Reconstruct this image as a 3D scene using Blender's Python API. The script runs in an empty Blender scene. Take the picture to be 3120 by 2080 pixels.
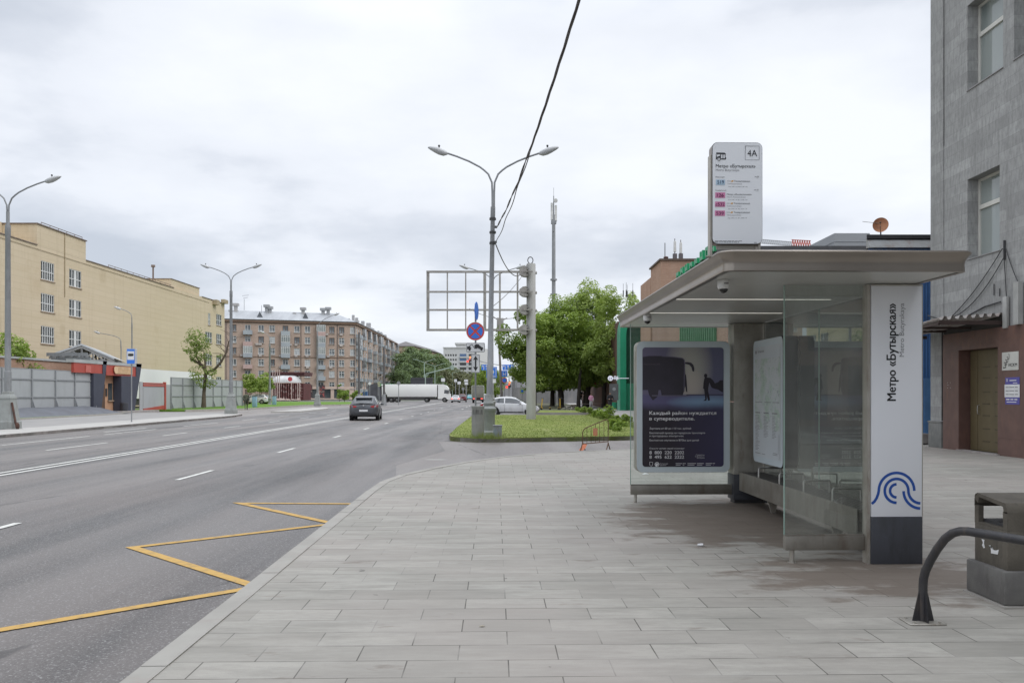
import bpy, bmesh, math, random
from mathutils import Vector, Matrix, noise as mnoise
R = math.radians
random.seed(7)
SC = bpy.context.scene
COL = SC.collection
# ---------------------------------------------------------------- camera model: a level view with lens shift
FPX, CX, HY, EYE = 2500.0, 1560.0, 1200.0, 1.58
ROAD = -0.12
def px_x(px, d): return (px - CX) * d / FPX
def px_z(py, d): return EYE + (HY - py) * d / FPX
def at(px, py, d): return Vector((px_x(px, d), d, px_z(py, d)))
def gnd(px, py, z=0.0):
    d = FPX * (EYE - z) / (py - HY)
    return Vector((px_x(px, d), d, z))
def lane(x0, y): return x0 - 0.0212 * y          # a line that runs along the avenue

# ---------------------------------------------------------------- materials
def ntree(name):
    m = bpy.data.materials.new(name); m.use_nodes = True
    nt = m.node_tree
    for n in list(nt.nodes): nt.nodes.remove(n)
    out = nt.nodes.new('ShaderNodeOutputMaterial')
    return m, nt, out
def N(nt, typ, **kw):
    n = nt.nodes.new(typ)
    for k, v in kw.items():
        if k.startswith('i_'): n.inputs[k[2:].replace('_', ' ')].default_value = v
        else: setattr(n, k, v)
    return n
def L(nt, a, b): nt.links.new(a, b)
def c4(c): return (c[0], c[1], c[2], 1.0)
def mixc(nt, fac, a, b, blend='MIX'):
    n = nt.nodes.new('ShaderNodeMix'); n.data_type = 'RGBA'; n.blend_type = blend
    for s, v in ((0, fac), (6, a), (7, b)):
        if hasattr(v, 'links'): L(nt, v, n.inputs[s])
        elif s == 0: n.inputs[0].default_value = v
        else: n.inputs[s].default_value = c4(v)
    return n.outputs[2]
def math_(nt, op, a, b=None, clamp=False):
    n = nt.nodes.new('ShaderNodeMath'); n.operation = op; n.use_clamp = clamp
    for i, v in enumerate((a, b)):
        if v is None: continue
        if hasattr(v, 'links'): L(nt, v, n.inputs[i])
        else: n.inputs[i].default_value = v
    return n.outputs[0]
def coords(nt, stretch=(1, 1, 1), rot=(0, 0, 0), kind='Object', loc=(0, 0, 0)):
    t = nt.nodes.new('ShaderNodeTexCoord')
    mp = N(nt, 'ShaderNodeMapping'); mp.inputs['Scale'].default_value = stretch
    mp.inputs['Rotation'].default_value = rot; mp.inputs['Location'].default_value = loc
    L(nt, t.outputs[kind], mp.inputs['Vector'])
    return mp.outputs['Vector']
def noise(nt, vec, scale, detail=4, rough=.55):
    n = N(nt, 'ShaderNodeTexNoise'); n.inputs['Scale'].default_value = scale
    n.inputs['Detail'].default_value = detail; n.inputs['Roughness'].default_value = rough
    if vec is not None: L(nt, vec, n.inputs['Vector'])
    return n.outputs['Fac']
def ramp(nt, v, lo, hi, a=0., b=1.):
    n = N(nt, 'ShaderNodeMapRange'); n.clamp = True
    L(nt, v, n.inputs['Value'])
    n.inputs['From Min'].default_value = lo; n.inputs['From Max'].default_value = hi
    n.inputs['To Min'].default_value = a; n.inputs['To Max'].default_value = b
    return n.outputs['Result']
def bump(nt, h, strength, dist=.01):
    b = N(nt, 'ShaderNodeBump'); b.inputs['Strength'].default_value = strength; b.inputs['Distance'].default_value = dist
    L(nt, h, b.inputs['Height']); return b.outputs['Normal']
def bsdf(nt, out, color, rough=.7, metal=0., spec=.5, normal=None, emit=None, estr=0.):
    p = N(nt, 'ShaderNodeBsdfPrincipled')
    if hasattr(color, 'links'): L(nt, color, p.inputs['Base Color'])
    else: p.inputs['Base Color'].default_value = c4(color)
    if hasattr(rough, 'links'): L(nt, rough, p.inputs['Roughness'])
    else: p.inputs['Roughness'].default_value = rough
    p.inputs['Metallic'].default_value = metal
    p.inputs['Specular IOR Level'].default_value = spec
    if normal is not None: L(nt, normal, p.inputs['Normal'])
    if emit is not None:
        p.inputs['Emission Color'].default_value = c4(emit); p.inputs['Emission Strength'].default_value = estr
    L(nt, p.outputs['BSDF'], out.inputs['Surface'])
    return p
_mc = {}
def M(name, col, c2=None, rough=.65, scale=3., metal=0., spec=.5, bmp=0., bscale=40., stretch=(1, 1, 1), emit=None, estr=0., lo=.35, hi=.65, dirt=None):
    """plain surface with procedural mottling"""
    if name in _mc: return _mc[name]
    m, nt, out = ntree(name)
    v = coords(nt, stretch)
    if c2 is None: c2 = tuple(x * .82 for x in col)
    f = ramp(nt, noise(nt, v, scale, 5), lo, hi)
    c = mixc(nt, f, col, c2)
    if dirt is not None:
        c = mixc(nt, ramp(nt, noise(nt, coords(nt, (1, 1, .25), loc=(3, 7, 1)), scale * 1.7, 6, .7), .52, .75, 0, .8), c, dirt)
    nrm = bump(nt, noise(nt, v, bscale, 3), bmp) if bmp else None
    bsdf(nt, out, c, rough, metal, spec, nrm, emit, estr)
    _mc[name] = m
    return m
def wallvec(nt):
    """(x + y, z) so that brick courses run level on walls that face any of the four ways"""
    t = nt.nodes.new('ShaderNodeTexCoord'); s = N(nt, 'ShaderNodeSeparateXYZ'); L(nt, t.outputs['Object'], s.inputs[0])
    c = N(nt, 'ShaderNodeCombineXYZ'); L(nt, math_(nt, 'ADD', s.outputs[0], s.outputs[1]), c.inputs[0]); L(nt, s.outputs[2], c.inputs[1])
    return c.outputs[0]
def Mbrick(name, c1, c2, mortar, w=.26, h=.075, ms=.008, rough=.85, stain=None, bstr=.3, big=.4, offset=.5):
    if name in _mc: return _mc[name]
    m, nt, out = ntree(name)
    v = wallvec(nt)
    b = N(nt, 'ShaderNodeTexBrick', offset=offset); L(nt, v, b.inputs['Vector'])
    b.inputs['Color1'].default_value = c4(c1); b.inputs['Color2'].default_value = c4(c2); b.inputs['Mortar'].default_value = c4(mortar)
    b.inputs['Scale'].default_value = 1.; b.inputs['Mortar Size'].default_value = ms
    b.inputs['Brick Width'].default_value = w; b.inputs['Row Height'].default_value = h
    c = b.outputs['Color']
    o = coords(nt, (1, 1, .5))
    c = mixc(nt, ramp(nt, noise(nt, o, big, 6, .6), .35, .7, 0, .55), c, stain or tuple(x * .75 for x in c1))
    c = mixc(nt, ramp(nt, noise(nt, coords(nt), 9., 4), .3, .7, 0, .25), c, tuple(x * .6 for x in c1))
    bsdf(nt, out, c, rough, 0, .3, bump(nt, math_(nt, 'SUBTRACT', 1., b.outputs['Fac']), bstr, .01))
    _mc[name] = m
    return m
def Mcorr(name, col, c2, period=.2, axis='h', rough=.5, metal=0., strength=.6, stain=None):
    """corrugated sheet: ribs upright"""
    if name in _mc: return _mc[name]
    m, nt, out = ntree(name)
    v = wallvec(nt)
    w = N(nt, 'ShaderNodeTexWave', bands_direction='X' if axis == 'h' else 'Y'); L(nt, v, w.inputs['Vector'])
    w.inputs['Scale'].default_value = 1. / period / 3.1416 * 1.57
    f = noise(nt, coords(nt, (1, 1, .3)), 1.5, 6)
    c = mixc(nt, ramp(nt, f, .4, .7), col, c2)
    if stain: c = mixc(nt, ramp(nt, noise(nt, coords(nt, (1, 1, .2), loc=(5, 1, 2)), 3, 6, .7), .5, .7, 0, .8), c, stain)
    bsdf(nt, out, c, rough, metal, .5, bump(nt, w.outputs['Fac'], strength, .03))
    _mc[name] = m
    return m
def Mglass(name, tint=(.9, .95, .92), refl=1.8, rough=.0, dirt=.06):
    if name in _mc: return _mc[name]
    m, nt, out = ntree(name)
    g = N(nt, 'ShaderNodeNewGeometry')
    dp = N(nt, 'ShaderNodeVectorMath', operation='DOT_PRODUCT'); L(nt, g.outputs['Incoming'], dp.inputs[0]); L(nt, g.outputs['Normal'], dp.inputs[1])
    a = math_(nt, 'SUBTRACT', 1., math_(nt, 'ABSOLUTE', dp.outputs['Value']))
    f = math_(nt, 'MULTIPLY', math_(nt, 'ADD', math_(nt, 'MULTIPLY', math_(nt, 'POWER', a, 5.), .96), .04), refl, True)
    t = N(nt, 'ShaderNodeBsdfTransparent'); t.inputs[0].default_value = c4(tint)
    gl = N(nt, 'ShaderNodeBsdfGlossy'); gl.inputs['Roughness'].default_value = rough; gl.inputs['Color'].default_value = (.95, .97, .95, 1)
    mx = N(nt, 'ShaderNodeMixShader'); L(nt, f, mx.inputs[0]); L(nt, t.outputs[0], mx.inputs[1]); L(nt, gl.outputs[0], mx.inputs[2])
    df = N(nt, 'ShaderNodeBsdfDiffuse'); df.inputs['Color'].default_value = (.45, .45, .4, 1)
    m2 = N(nt, 'ShaderNodeMixShader')
    L(nt, ramp(nt, noise(nt, coords(nt, (1, 1, .4)), 2.5, 6, .7), .35, .8, dirt * .3, dirt * 2.4), m2.inputs[0])
    L(nt, mx.outputs[0], m2.inputs[1]); L(nt, df.outputs[0], m2.inputs[2])
    L(nt, m2.outputs[0], out.inputs['Surface'])
    _mc[name] = m
    return m
def Mleaf(name, dark, light, clump=.5, trans=.25):
    if name in _mc: return _mc[name]
    m, nt, out = ntree(name)
    g = N(nt, 'ShaderNodeNewGeometry')
    c = mixc(nt, g.outputs['Random Per Island'], dark, light)
    c = mixc(nt, ramp(nt, noise(nt, coords(nt), clump, 3), .38, .62, 0, .6), c, tuple(x * .72 for x in dark))
    d = N(nt, 'ShaderNodeBsdfDiffuse'); L(nt, c, d.inputs['Color'])
    t = N(nt, 'ShaderNodeBsdfTranslucent'); L(nt, mixc(nt, .5, c, (.25, .35, .05)), t.inputs['Color'])
    gl = N(nt, 'ShaderNodeBsdfGlossy'); gl.inputs['Roughness'].default_value = .45; gl.inputs['Color'].default_value = (.5, .55, .5, 1)
    a = N(nt, 'ShaderNodeMixShader'); a.inputs[0].default_value = trans; L(nt, d.outputs[0], a.inputs[1]); L(nt, t.outputs[0], a.inputs[2])
    b = N(nt, 'ShaderNodeMixShader'); b.inputs[0].default_value = .06; L(nt, a.outputs[0], b.inputs[1]); L(nt, gl.outputs[0], b.inputs[2])
    L(nt, b.outputs[0], out.inputs['Surface'])
    _mc[name] = m
    return m

# ---------------------------------------------------------------- mesh builder
class MB:
    def __init__(s): s.v = []; s.f = []; s.m = []
    def add(s, vs, fs, mi=0):
        o = len(s.v); s.v += [tuple(p) for p in vs]
        for f in fs: s.f.append(tuple(o + i for i in f)); s.m.append(mi)
        return s
    def quad(s, a, b, c, d, mi=0): return s.add([a, b, c, d], [(0, 1, 2, 3)], mi)
    def poly(s, pts, mi=0): return s.add(pts, [tuple(range(len(pts)))], mi)
    def box(s, x0, y0, z0, x1, y1, z1, mi=0, bev=0., seg=2):
        if x0 > x1: x0, x1 = x1, x0
        if y0 > y1: y0, y1 = y1, y0
        if z0 > z1: z0, z1 = z1, z0
        if bev:
            bm = bmesh.new(); bmesh.ops.create_cube(bm, size=1)
            for v in bm.verts: v.co = Vector(((x0 + x1) / 2 + v.co.x * (x1 - x0), (y0 + y1) / 2 + v.co.y * (y1 - y0), (z0 + z1) / 2 + v.co.z * (z1 - z0)))
            bmesh.ops.bevel(bm, geom=bm.edges[:], offset=bev, segments=seg, profile=.5, affect='EDGES')
            s.addbm(bm, mi); return s
        vs = [(x0, y0, z0), (x1, y0, z0), (x1, y1, z0), (x0, y1, z0), (x0, y0, z1), (x1, y0, z1), (x1, y1, z1), (x0, y1, z1)]
        return s.add(vs, [(0, 3, 2, 1), (4, 5, 6, 7), (0, 1, 5, 4), (1, 2, 6, 5), (2, 3, 7, 6), (3, 0, 4, 7)], mi)
    def addbm(s, bm, mi=0):
        bm.verts.index_update()
        s.add([v.co[:] for v in bm.verts], [[v.index for v in f.verts] for f in bm.faces], mi); bm.free()
    def obox(s, c, ux, uy, hx, hy, hz, mi=0):
        """box about c with axes ux, uy and up = ux x uy"""
        c = Vector(c); ux = Vector(ux).normalized(); uy = Vector(uy).normalized(); uz = ux.cross(uy)
        p = [c + ux * (a * hx) + uy * (b * hy) + uz * (e * hz) for e in (-1, 1) for a, b in ((-1, -1), (1, -1), (1, 1), (-1, 1))]
        return s.add(p, [(0, 3, 2, 1), (4, 5, 6, 7), (0, 1, 5, 4), (1, 2, 6, 5), (2, 3, 7, 6), (3, 0, 4, 7)], mi)
    def bar(s, a, b, w, h=None, mi=0):
        """square bar between two points"""
        a = Vector(a); b = Vector(b); d = (b - a)
        if d.length < 1e-6: return s
        d.normalize(); u = d.cross(Vector((0, 0, 1)))
        if u.length < 1e-3: u = Vector((1, 0, 0))
        u.normalize()
        return s.obox((a + b) / 2, d, u, (b - a).length / 2, w / 2, (h or w) / 2, mi)
    def tube(s, pts, r, n=8, mi=0, caps=True):
        pts = [Vector(p) for p in pts]; rr = r if isinstance(r, (list, tuple)) else [r] * len(pts)
        o = len(s.v); ref = None
        for i, p in enumerate(pts):
            t = (pts[min(i + 1, len(pts) - 1)] - pts[max(i - 1, 0)]).normalized()
            if ref is None:
                ref = t.cross(Vector((0, 0, 1)))
                if ref.length < 1e-3: ref = Vector((1, 0, 0))
            ref = (ref - t * ref.dot(t)).normalized(); q = t.cross(ref)
            for k in range(n):
                a = 2 * math.pi * k / n
                s.v.append(tuple(p + (ref * math.cos(a) + q * math.sin(a)) * rr[i]))
        for i in range(len(pts) - 1):
            for k in range(n):
                k2 = (k + 1) % n
                s.f.append((o + i * n + k, o + i * n + k2, o + (i + 1) * n + k2, o + (i + 1) * n + k)); s.m.append(mi)
        if caps:
            s.f.append(tuple(o + k for k in range(n))[::-1]); s.m.append(mi)
            e = o + (len(pts) - 1) * n
            s.f.append(tuple(e + k for k in range(n))); s.m.append(mi)
        return s
    def lathe(s, prof, c=(0, 0, 0), n=16, mi=0, rot=0., sx=1., sy=1.):
        """profile of (radius, z) turned about an upright axis"""
        o = len(s.v)
        for r, z in prof:
            for k in range(n):
                a = rot + 2 * math.pi * k / n
                s.v.append((c[0] + r * math.cos(a) * sx, c[1] + r * math.sin(a) * sy, c[2] + z))
        for i in range(len(prof) - 1):
            for k in range(n):
                k2 = (k + 1) % n
                s.f.append((o + i * n + k, o + i * n + k2, o + (i + 1) * n + k2, o + (i + 1) * n + k)); s.m.append(mi)
        s.f.append(tuple(o + k for k in range(n))[::-1]); s.m.append(mi)
        e = o + (len(prof) - 1) * n
        s.f.append(tuple(e + k for k in range(n))); s.m.append(mi)
        return s
    def ell(s, c, r, n=12, m=8, mi=0):
        prof = []
        for j in range(m + 1):
            a = -math.pi / 2 + math.pi * j / m
            prof.append((max(math.cos(a), .02), math.sin(a)))
        o = len(s.v); s.lathe(prof, (0, 0, 0), n, mi)
        for i in range(o, len(s.v)):
            p = s.v[i]; s.v[i] = (c[0] + p[0] * r[0], c[1] + p[1] * r[1], c[2] + p[2] * r[2])
        return s
    def prism(s, pts, ext, mi=0, mi_side=None):
        """outline pts (3-D, planar) pushed along ext"""
        pts = [Vector(p) for p in pts]; e = Vector(ext); n = len(pts)
        o = len(s.v); s.v += [tuple(p) for p in pts] + [tuple(p + e) for p in pts]
        s.f.append(tuple(o + i for i in range(n))[::-1]); s.m.append(mi)
        s.f.append(tuple(o + n + i for i in range(n))); s.m.append(mi)
        for i in range(n):
            j = (i + 1) % n
            s.f.append((o + i, o + j, o + n + j, o + n + i)); s.m.append(mi if mi_side is None else mi_side)
        return s
    def slab(s, pts, z0, z1, mi=0):
        return s.prism([(p[0], p[1], z0) for p in pts], (0, 0, z1 - z0), mi)
    def grid(s, rows, mi=0, closed=False):
        """rows of equally many points joined into quads"""
        o = len(s.v); n = len(rows[0])
        for r in rows: s.v += [tuple(p) for p in r]
        for i in range(len(rows) - 1):
            for k in range(n if closed else n - 1):
                k2 = (k + 1) % n
                s.f.append((o + i * n + k, o + i * n + k2, o + (i + 1) * n + k2, o + (i + 1) * n + k)); s.m.append(mi)
        return s
    def move(s, off, i0=0):
        for i in range(i0, len(s.v)): s.v[i] = tuple(Vector(s.v[i]) + Vector(off))
        return s
    def build(s, name, mats, parent=None, smooth=True, world=True, recalc=True, ang=38):
        me = bpy.data.meshes.new(name)
        me.from_pydata(s.v, [], s.f)
        mats = mats if isinstance(mats, (list, tuple)) else [mats]
        for m in mats: me.materials.append(m)
        if len(mats) > 1: me.polygons.foreach_set('material_index', s.m)
        if recalc:
            bm = bmesh.new(); bm.from_mesh(me); bmesh.ops.recalc_face_normals(bm, faces=bm.faces[:]); bm.to_mesh(me); bm.free()
        if smooth:
            me.polygons.foreach_set('use_smooth', [True] * len(me.polygons)); me.set_sharp_from_angle(angle=R(ang))
        me.update()
        o = bpy.data.objects.new(name, me); COL.objects.link(o)
        if parent is not None:
            o.parent = parent
            if world:
                r = parent
                while r.parent: r = r.parent
                inv = r.matrix_basis.inverted()
                me.transform(inv)
        return o
def tag(o, label, cat, group=None):
    o['label'] = label; o['category'] = cat
    if group: o['group'] = group
    return o
def thing(name, label, cat, loc=(0, 0, 0), group=None, rz=0.):
    o = bpy.data.objects.new(name, None); COL.objects.link(o); o.location = loc; o.rotation_euler = (0, 0, rz)
    o.empty_display_size = .1
    return tag(o, label, cat, group)
def struct(mb, name, mats, smooth=False):
    o = mb.build(name, mats, smooth=smooth); o['kind'] = 'structure'; return o
def dup(root, loc, rz=0., label=None, scale=None, group=None):
    def cp(o, par):
        c = o.copy(); COL.objects.link(c)
        if par is not None: c.parent = par
        for ch in o.children: cp(ch, c)
        return c
    r = cp(root, None); r.location = loc; r.rotation_euler = (0, 0, rz)
    if scale: r.scale = scale
    if label: r['label'] = label
    if group: r['group'] = group
    return r
def set_local(root, loc, rz=0., scale=None):
    root.location = loc; root.rotation_euler = (0, 0, rz)
    if scale: root.scale = scale
    return root

# ---------------------------------------------------------------- lettering: text turned into faces on a plane
_tc = {}; _gc = {}
def raw_text(body):
    c = bpy.data.curves.new('t', 'FONT'); c.body = body; c.size = 1.; c.resolution_u = 3
    o = bpy.data.objects.new('t', c); COL.objects.link(o)
    dg = bpy.context.evaluated_depsgraph_get(); dg.update()
    me = bpy.data.meshes.new_from_object(o.evaluated_get(dg))
    vs = [tuple(v.co)[:2] for v in me.vertices]; fs = [tuple(p.vertices) for p in me.polygons]
    bpy.data.objects.remove(o); bpy.data.curves.remove(c); bpy.data.meshes.remove(me)
    return vs, fs
LOOK = dict(zip('аеорсухМРТВНКСОА', 'aeopcyxMPTBHKCOA'))
def letter(ch):
    """one letter as faces and its advance; Cyrillic letters without a sound outline are drawn from bars, bowls and turned Latin letters"""
    ch = LOOK.get(ch, ch)
    if ch in _gc: return _gc[ch]
    X = .47; C_ = .68; w = .085
    def bar(x0, y0, x1, y1): return [(x0, y0), (x1, y0), (x1, y1), (x0, y1)], [(0, 1, 2, 3)]
    def bow(cx, cy, rx, ry, a0, a1, n=14):
        v = []
        for k in range(n + 1):
            t = R(a0 + (a1 - a0) * k / n); v += [(cx + rx * math.cos(t), cy + ry * math.sin(t)), (cx + (rx - w) * math.cos(t), cy + (ry - w * .92) * math.sin(t))]
        return v, [(2 * k, 2 * k + 2, 2 * k + 3, 2 * k + 1) for k in range(n)]
    def join(*ps):
        v, f = [], []
        for a, b_ in ps: o = len(v); v += a; f += [tuple(o + i for i in q) for q in b_]
        return v, f
    def turned(src, sx, sy):
        v, f, a = letter(src); return [(a * abs(sx) + x * sx if sx < 0 else x * sx, y * sy) for x, y in v], f
    soft = lambda x: join(bar(x, 0, x + w, X), bar(x + w, 0, x + .2, w * .9), bar(x + w, .29 - w * .9, x + .2, .29), bow(x + .2, .145, .15, .145, -90, 90))
    g = {'ь': lambda: (*soft(.06), .46), 'ы': lambda: (*join(soft(.06), bar(.48, 0, .48 + w, X)), .63), 'ъ': lambda: (*join(soft(.16), bar(.02, X - w * .9, .16, X)), .55),
         'н': lambda: (*turned('H', .72, X / C_), letter('H')[2] * .74), 'я': lambda: (*turned('R', -.8, X / C_), letter('R')[2] * .82), 'Я': lambda: (*turned('R', -1, 1), letter('R')[2]),
         'ю': lambda: (*join(bar(.06, 0, .06 + w, X), bar(.06 + w, X / 2 - w / 2, .25, X / 2 + w / 2), bow(.46, X / 2, .235, X / 2 + .01, 0, 360, 28)), .76),
         'ф': lambda: (*join(bow(.32, X / 2, .27, X / 2 + .01, 0, 360, 28), bar(.32 - w / 2, -.2, .32 + w / 2, .7)), .66), 'Ф': lambda: (*join(bow(.36, .36, .32, .25, 0, 360, 30), bar(.36 - w / 2, -.02, .36 + w / 2, .72)), .74),
         'э': lambda: (*join(bow(.2, X / 2, .22, X / 2 + .01, -130, 130, 20), bar(.14, X / 2 - w / 2, .4, X / 2 + w / 2)), .48)}
    if ch in g: r = g[ch]()
    elif ch == ' ': r = ([], [], .28)
    else:
        v, f = raw_text(ch); r = (v, f, max(p[0] for p in raw_text('H' + ch + 'H')[0]) - max(p[0] for p in raw_text('HH')[0]))
    if ch in 'бвгджзийклмптцчшщ': r = ([(x * .9, y * .87) for x, y in r[0]], r[1], r[2] * .9)      # the same x-height as the Latin shapes
    _gc[ch] = r; return r
def glyphs(body):
    if body in _tc: return _tc[body]
    vs, fs, x = [], [], 0.
    for ch in body:
        v, f, a = letter(ch); o = len(vs); vs += [(p[0] + x, p[1], 0.) for p in v]; fs += [tuple(o + i for i in q) for q in f]; x += a
    _tc[body] = (vs, fs, min(v[0] for v in vs), max(v[0] for v in vs)); return _tc[body]
CAP = None
def cap_height():
    global CAP
    if CAP is None: CAP = max(v[1] for v in glyphs('H')[0])
    return CAP
class Face:
    """a drawing plane: origin, unit right and up, outward normal; picture units are metres"""
    def __init__(s, O, U, V, k=1., ox=0., oy=0., flip=True):
        s.O = Vector(O); s.U = Vector(U).normalized(); s.V = Vector(V).normalized(); s.Nn = s.U.cross(s.V); s.k = k; s.ox = ox; s.oy = oy; s.flip = flip
    def p(s, a, b, lay=0.):
        return s.O + s.U * ((a - s.ox) * s.k) + s.V * (((s.oy - b) if s.flip else (b - s.oy)) * s.k) + s.Nn * lay
    def rect(s, mb, a0, b0, a1, b1, lay, mi=0): mb.quad(s.p(a0, b0, lay), s.p(a0, b1, lay), s.p(a1, b1, lay), s.p(a1, b0, lay), mi)
    def poly(s, mb, pts, lay, mi=0): mb.poly([s.p(a, b, lay) for a, b in pts], mi)
    def disc(s, mb, a, b, r, lay, mi=0, n=32, r2=None):
        pts = [(a + r * math.cos(2 * math.pi * i / n), b + (r2 or r) * math.sin(2 * math.pi * i / n)) for i in range(n)]
        s.poly(mb, pts, lay, mi)
    def stroke(s, mb, pts, w, lay, mi=0):
        L_ = []; Rr = []
        for i, q in enumerate(pts):
            a = pts[max(i - 1, 0)]; b = pts[min(i + 1, len(pts) - 1)]
            dx, dy = b[0] - a[0], b[1] - a[1]; l = math.hypot(dx, dy) or 1
            nx, ny = -dy / l * w / 2, dx / l * w / 2
            L_.append((q[0] + nx, q[1] + ny)); Rr.append((q[0] - nx, q[1] - ny))
        for i in range(len(pts) - 1):
            mb.quad(s.p(*L_[i], lay), s.p(*L_[i + 1], lay), s.p(*Rr[i + 1], lay), s.p(*Rr[i], lay), mi)
    def text(s, mb, body, a0, a1, base, cap, lay, mi=0, bold=0., up=False):
        """body stretched between a0 and a1 on the baseline; up=True writes bottom to top with a as the b axis"""
        vs, fs, x0, x1 = glyphs(body)
        sx = (a1 - a0) / (x1 - x0); sy = cap / cap_height(); bo = bold * 2.2 * min(sx * (1 if sx > 0 else -1), sy)
        for k, (bx, by) in enumerate(((-bo, 0), (bo, 0), (0, bo * .6), (0, -bo * .6)) if bold else ((0, 0),)):
            out = []
            if up: bx, by = bx * (1 if a1 > a0 else -1), by
            for x, y, _ in vs:
                u = a0 + (x - x0) * sx + bx; v = y * sy + by
                if up: out.append(s.p(base - v, u, lay + k * .00012))
                elif s.flip: out.append(s.p(u, base - v, lay + k * .00012))
                else: out.append(s.p(u, base + v, lay + k * .00012))
            mb.add(out, fs, mi)
def rrect(a0, b0, a1, b1, r, n=5):
    pts = []
    for cx, cy, st in ((a1 - r, b1 - r, 0), (a0 + r, b1 - r, 90), (a0 + r, b0 + r, 180), (a1 - r, b0 + r, 270)):
        for i in range(n + 1):
            t = R(st + 90 * i / n); pts.append((cx + r * math.cos(t), cy + r * math.sin(t)))
    return pts
def holed_wall(mb, O, U, W, Hh, holes, depth, mi=0, mi_rev=None, back=None):
    """upright wall face from O along U, W long, Hh high, its outside to the right of U looking down... outward = U x Z; holes (u0,u1,v0,v1) get reveals"""
    O = Vector(O); U = Vector(U).normalized(); Z = Vector((0, 0, 1)); Nn = U.cross(Z)
    us = sorted({0., W} | {round(h[i], 4) for h in holes for i in (0, 1)}); vs = sorted({0., Hh} | {round(h[i], 4) for h in holes for i in (2, 3)})
    P = lambda u, v, d=0.: O + U * u + Z * v - Nn * d
    for i in range(len(us) - 1):
        for j in range(len(vs) - 1):
            cu, cv = (us[i] + us[i + 1]) / 2, (vs[j] + vs[j + 1]) / 2
            if any(h[0] < cu < h[1] and h[2] < cv < h[3] for h in holes): continue
            mb.quad(P(us[i], vs[j]), P(us[i + 1], vs[j]), P(us[i + 1], vs[j + 1]), P(us[i], vs[j + 1]), mi)
    r = mi if mi_rev is None else mi_rev
    for h in holes:
        a, b, c, d = h[:4]; dp = h[4] if len(h) > 4 else depth
        for q in (((a, c), (a, d)), ((b, d), (b, c)), ((a, d), (b, d)), ((b, c), (a, c))):
            mb.quad(P(*q[0]), P(*q[1]), P(*q[1], dp), P(*q[0], dp), r)
        if back is not None: mb.quad(P(a, c, dp), P(b, c, dp), P(b, d, dp), P(a, d, dp), back)
# ---------------------------------------------------------------- camera, sky, sun
cam = bpy.data.cameras.new('camera'); co = bpy.data.objects.new('camera', cam); COL.objects.link(co)
co.location = (0, 0, EYE); co.rotation_euler = (R(90), 0, 0)
cam.sensor_width = 36; cam.lens = 36 * FPX / 3120; cam.shift_y = (HY - 1040) / 3120; cam.clip_end = 8000; cam.clip_start = .05
SC.camera = co
SC.render.engine = 'CYCLES'
SC.view_settings.view_transform = 'Standard'; SC.view_settings.look = 'None'; SC.view_settings.exposure = .34; SC.view_settings.gamma = 1.
SC.cycles.use_denoising = True; SC.cycles.max_bounces = 8; SC.cycles.transparent_max_bounces = 24
SC.cycles.caustics_reflective = False; SC.cycles.caustics_refractive = False
W = bpy.data.worlds.new('World'); SC.world = W; W.use_nodes = True
def sky():
    nt = W.node_tree
    for n in list(nt.nodes): nt.nodes.remove(n)
    out = N(nt, 'ShaderNodeOutputWorld')
    sk = N(nt, 'ShaderNodeTexSky', sky_type='NISHITA', sun_disc=False); sk.sun_elevation = R(48); sk.sun_rotation = R(118)
    bs = N(nt, 'ShaderNodeBackground'); L(nt, sk.outputs[0], bs.inputs[0]); bs.inputs[1].default_value = .1
    t = N(nt, 'ShaderNodeTexCoord'); sp = N(nt, 'ShaderNodeSeparateXYZ'); L(nt, t.outputs['Generated'], sp.inputs[0])
    z = math_(nt, 'ADD', math_(nt, 'MAXIMUM', sp.outputs[2], 0.), .22)
    cb = N(nt, 'ShaderNodeCombineXYZ'); L(nt, math_(nt, 'DIVIDE', sp.outputs[0], z), cb.inputs[0]); L(nt, math_(nt, 'DIVIDE', sp.outputs[1], z), cb.inputs[1])
    L(nt, math_(nt, 'MULTIPLY', sp.outputs[2], 2.2), cb.inputs[2])
    mp = N(nt, 'ShaderNodeMapping'); mp.inputs['Location'].default_value = (7.6, 17.8, 2.6); L(nt, cb.outputs[0], mp.inputs[0])
    n1 = noise(nt, mp.outputs[0], .95, 7, .52)
    mp2 = N(nt, 'ShaderNodeMapping'); mp2.inputs['Location'].default_value = (11.2, 4.7, .1); L(nt, cb.outputs[0], mp2.inputs[0])
    n2 = noise(nt, mp2.outputs[0], .42, 3, .5)
    mixn = math_(nt, 'ADD', math_(nt, 'MULTIPLY', n1, .65), math_(nt, 'MULTIPLY', n2, .35))
    c = mixc(nt, ramp(nt, mixn, .40, .50), (.48, .52, .59), (.68, .71, .77))
    c = mixc(nt, ramp(nt, mixn, .475, .58), c, (.80, .825, .87))
    cl = N(nt, 'ShaderNodeBackground'); L(nt, c, cl.inputs[0]); L(nt, ramp(nt, sp.outputs[2], .40, .85, 1., 2.1), cl.inputs[1])      # overcast: brightest overhead
    mx = N(nt, 'ShaderNodeMixShader'); mx.inputs[0].default_value = .93; L(nt, bs.outputs[0], mx.inputs[1]); L(nt, cl.outputs[0], mx.inputs[2])
    L(nt, mx.outputs[0], out.inputs['Surface'])
sky()
sun = bpy.data.lights.new('sun', 'SUN'); sun.energy = 1.15; sun.angle = R(40); sun.color = (1., .96, .9)
so = bpy.data.objects.new('sun', sun); COL.objects.link(so)
so.rotation_euler = (R(42), 0, R(62))     # a broad veiled sun, from behind the viewer's right shoulder

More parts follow.
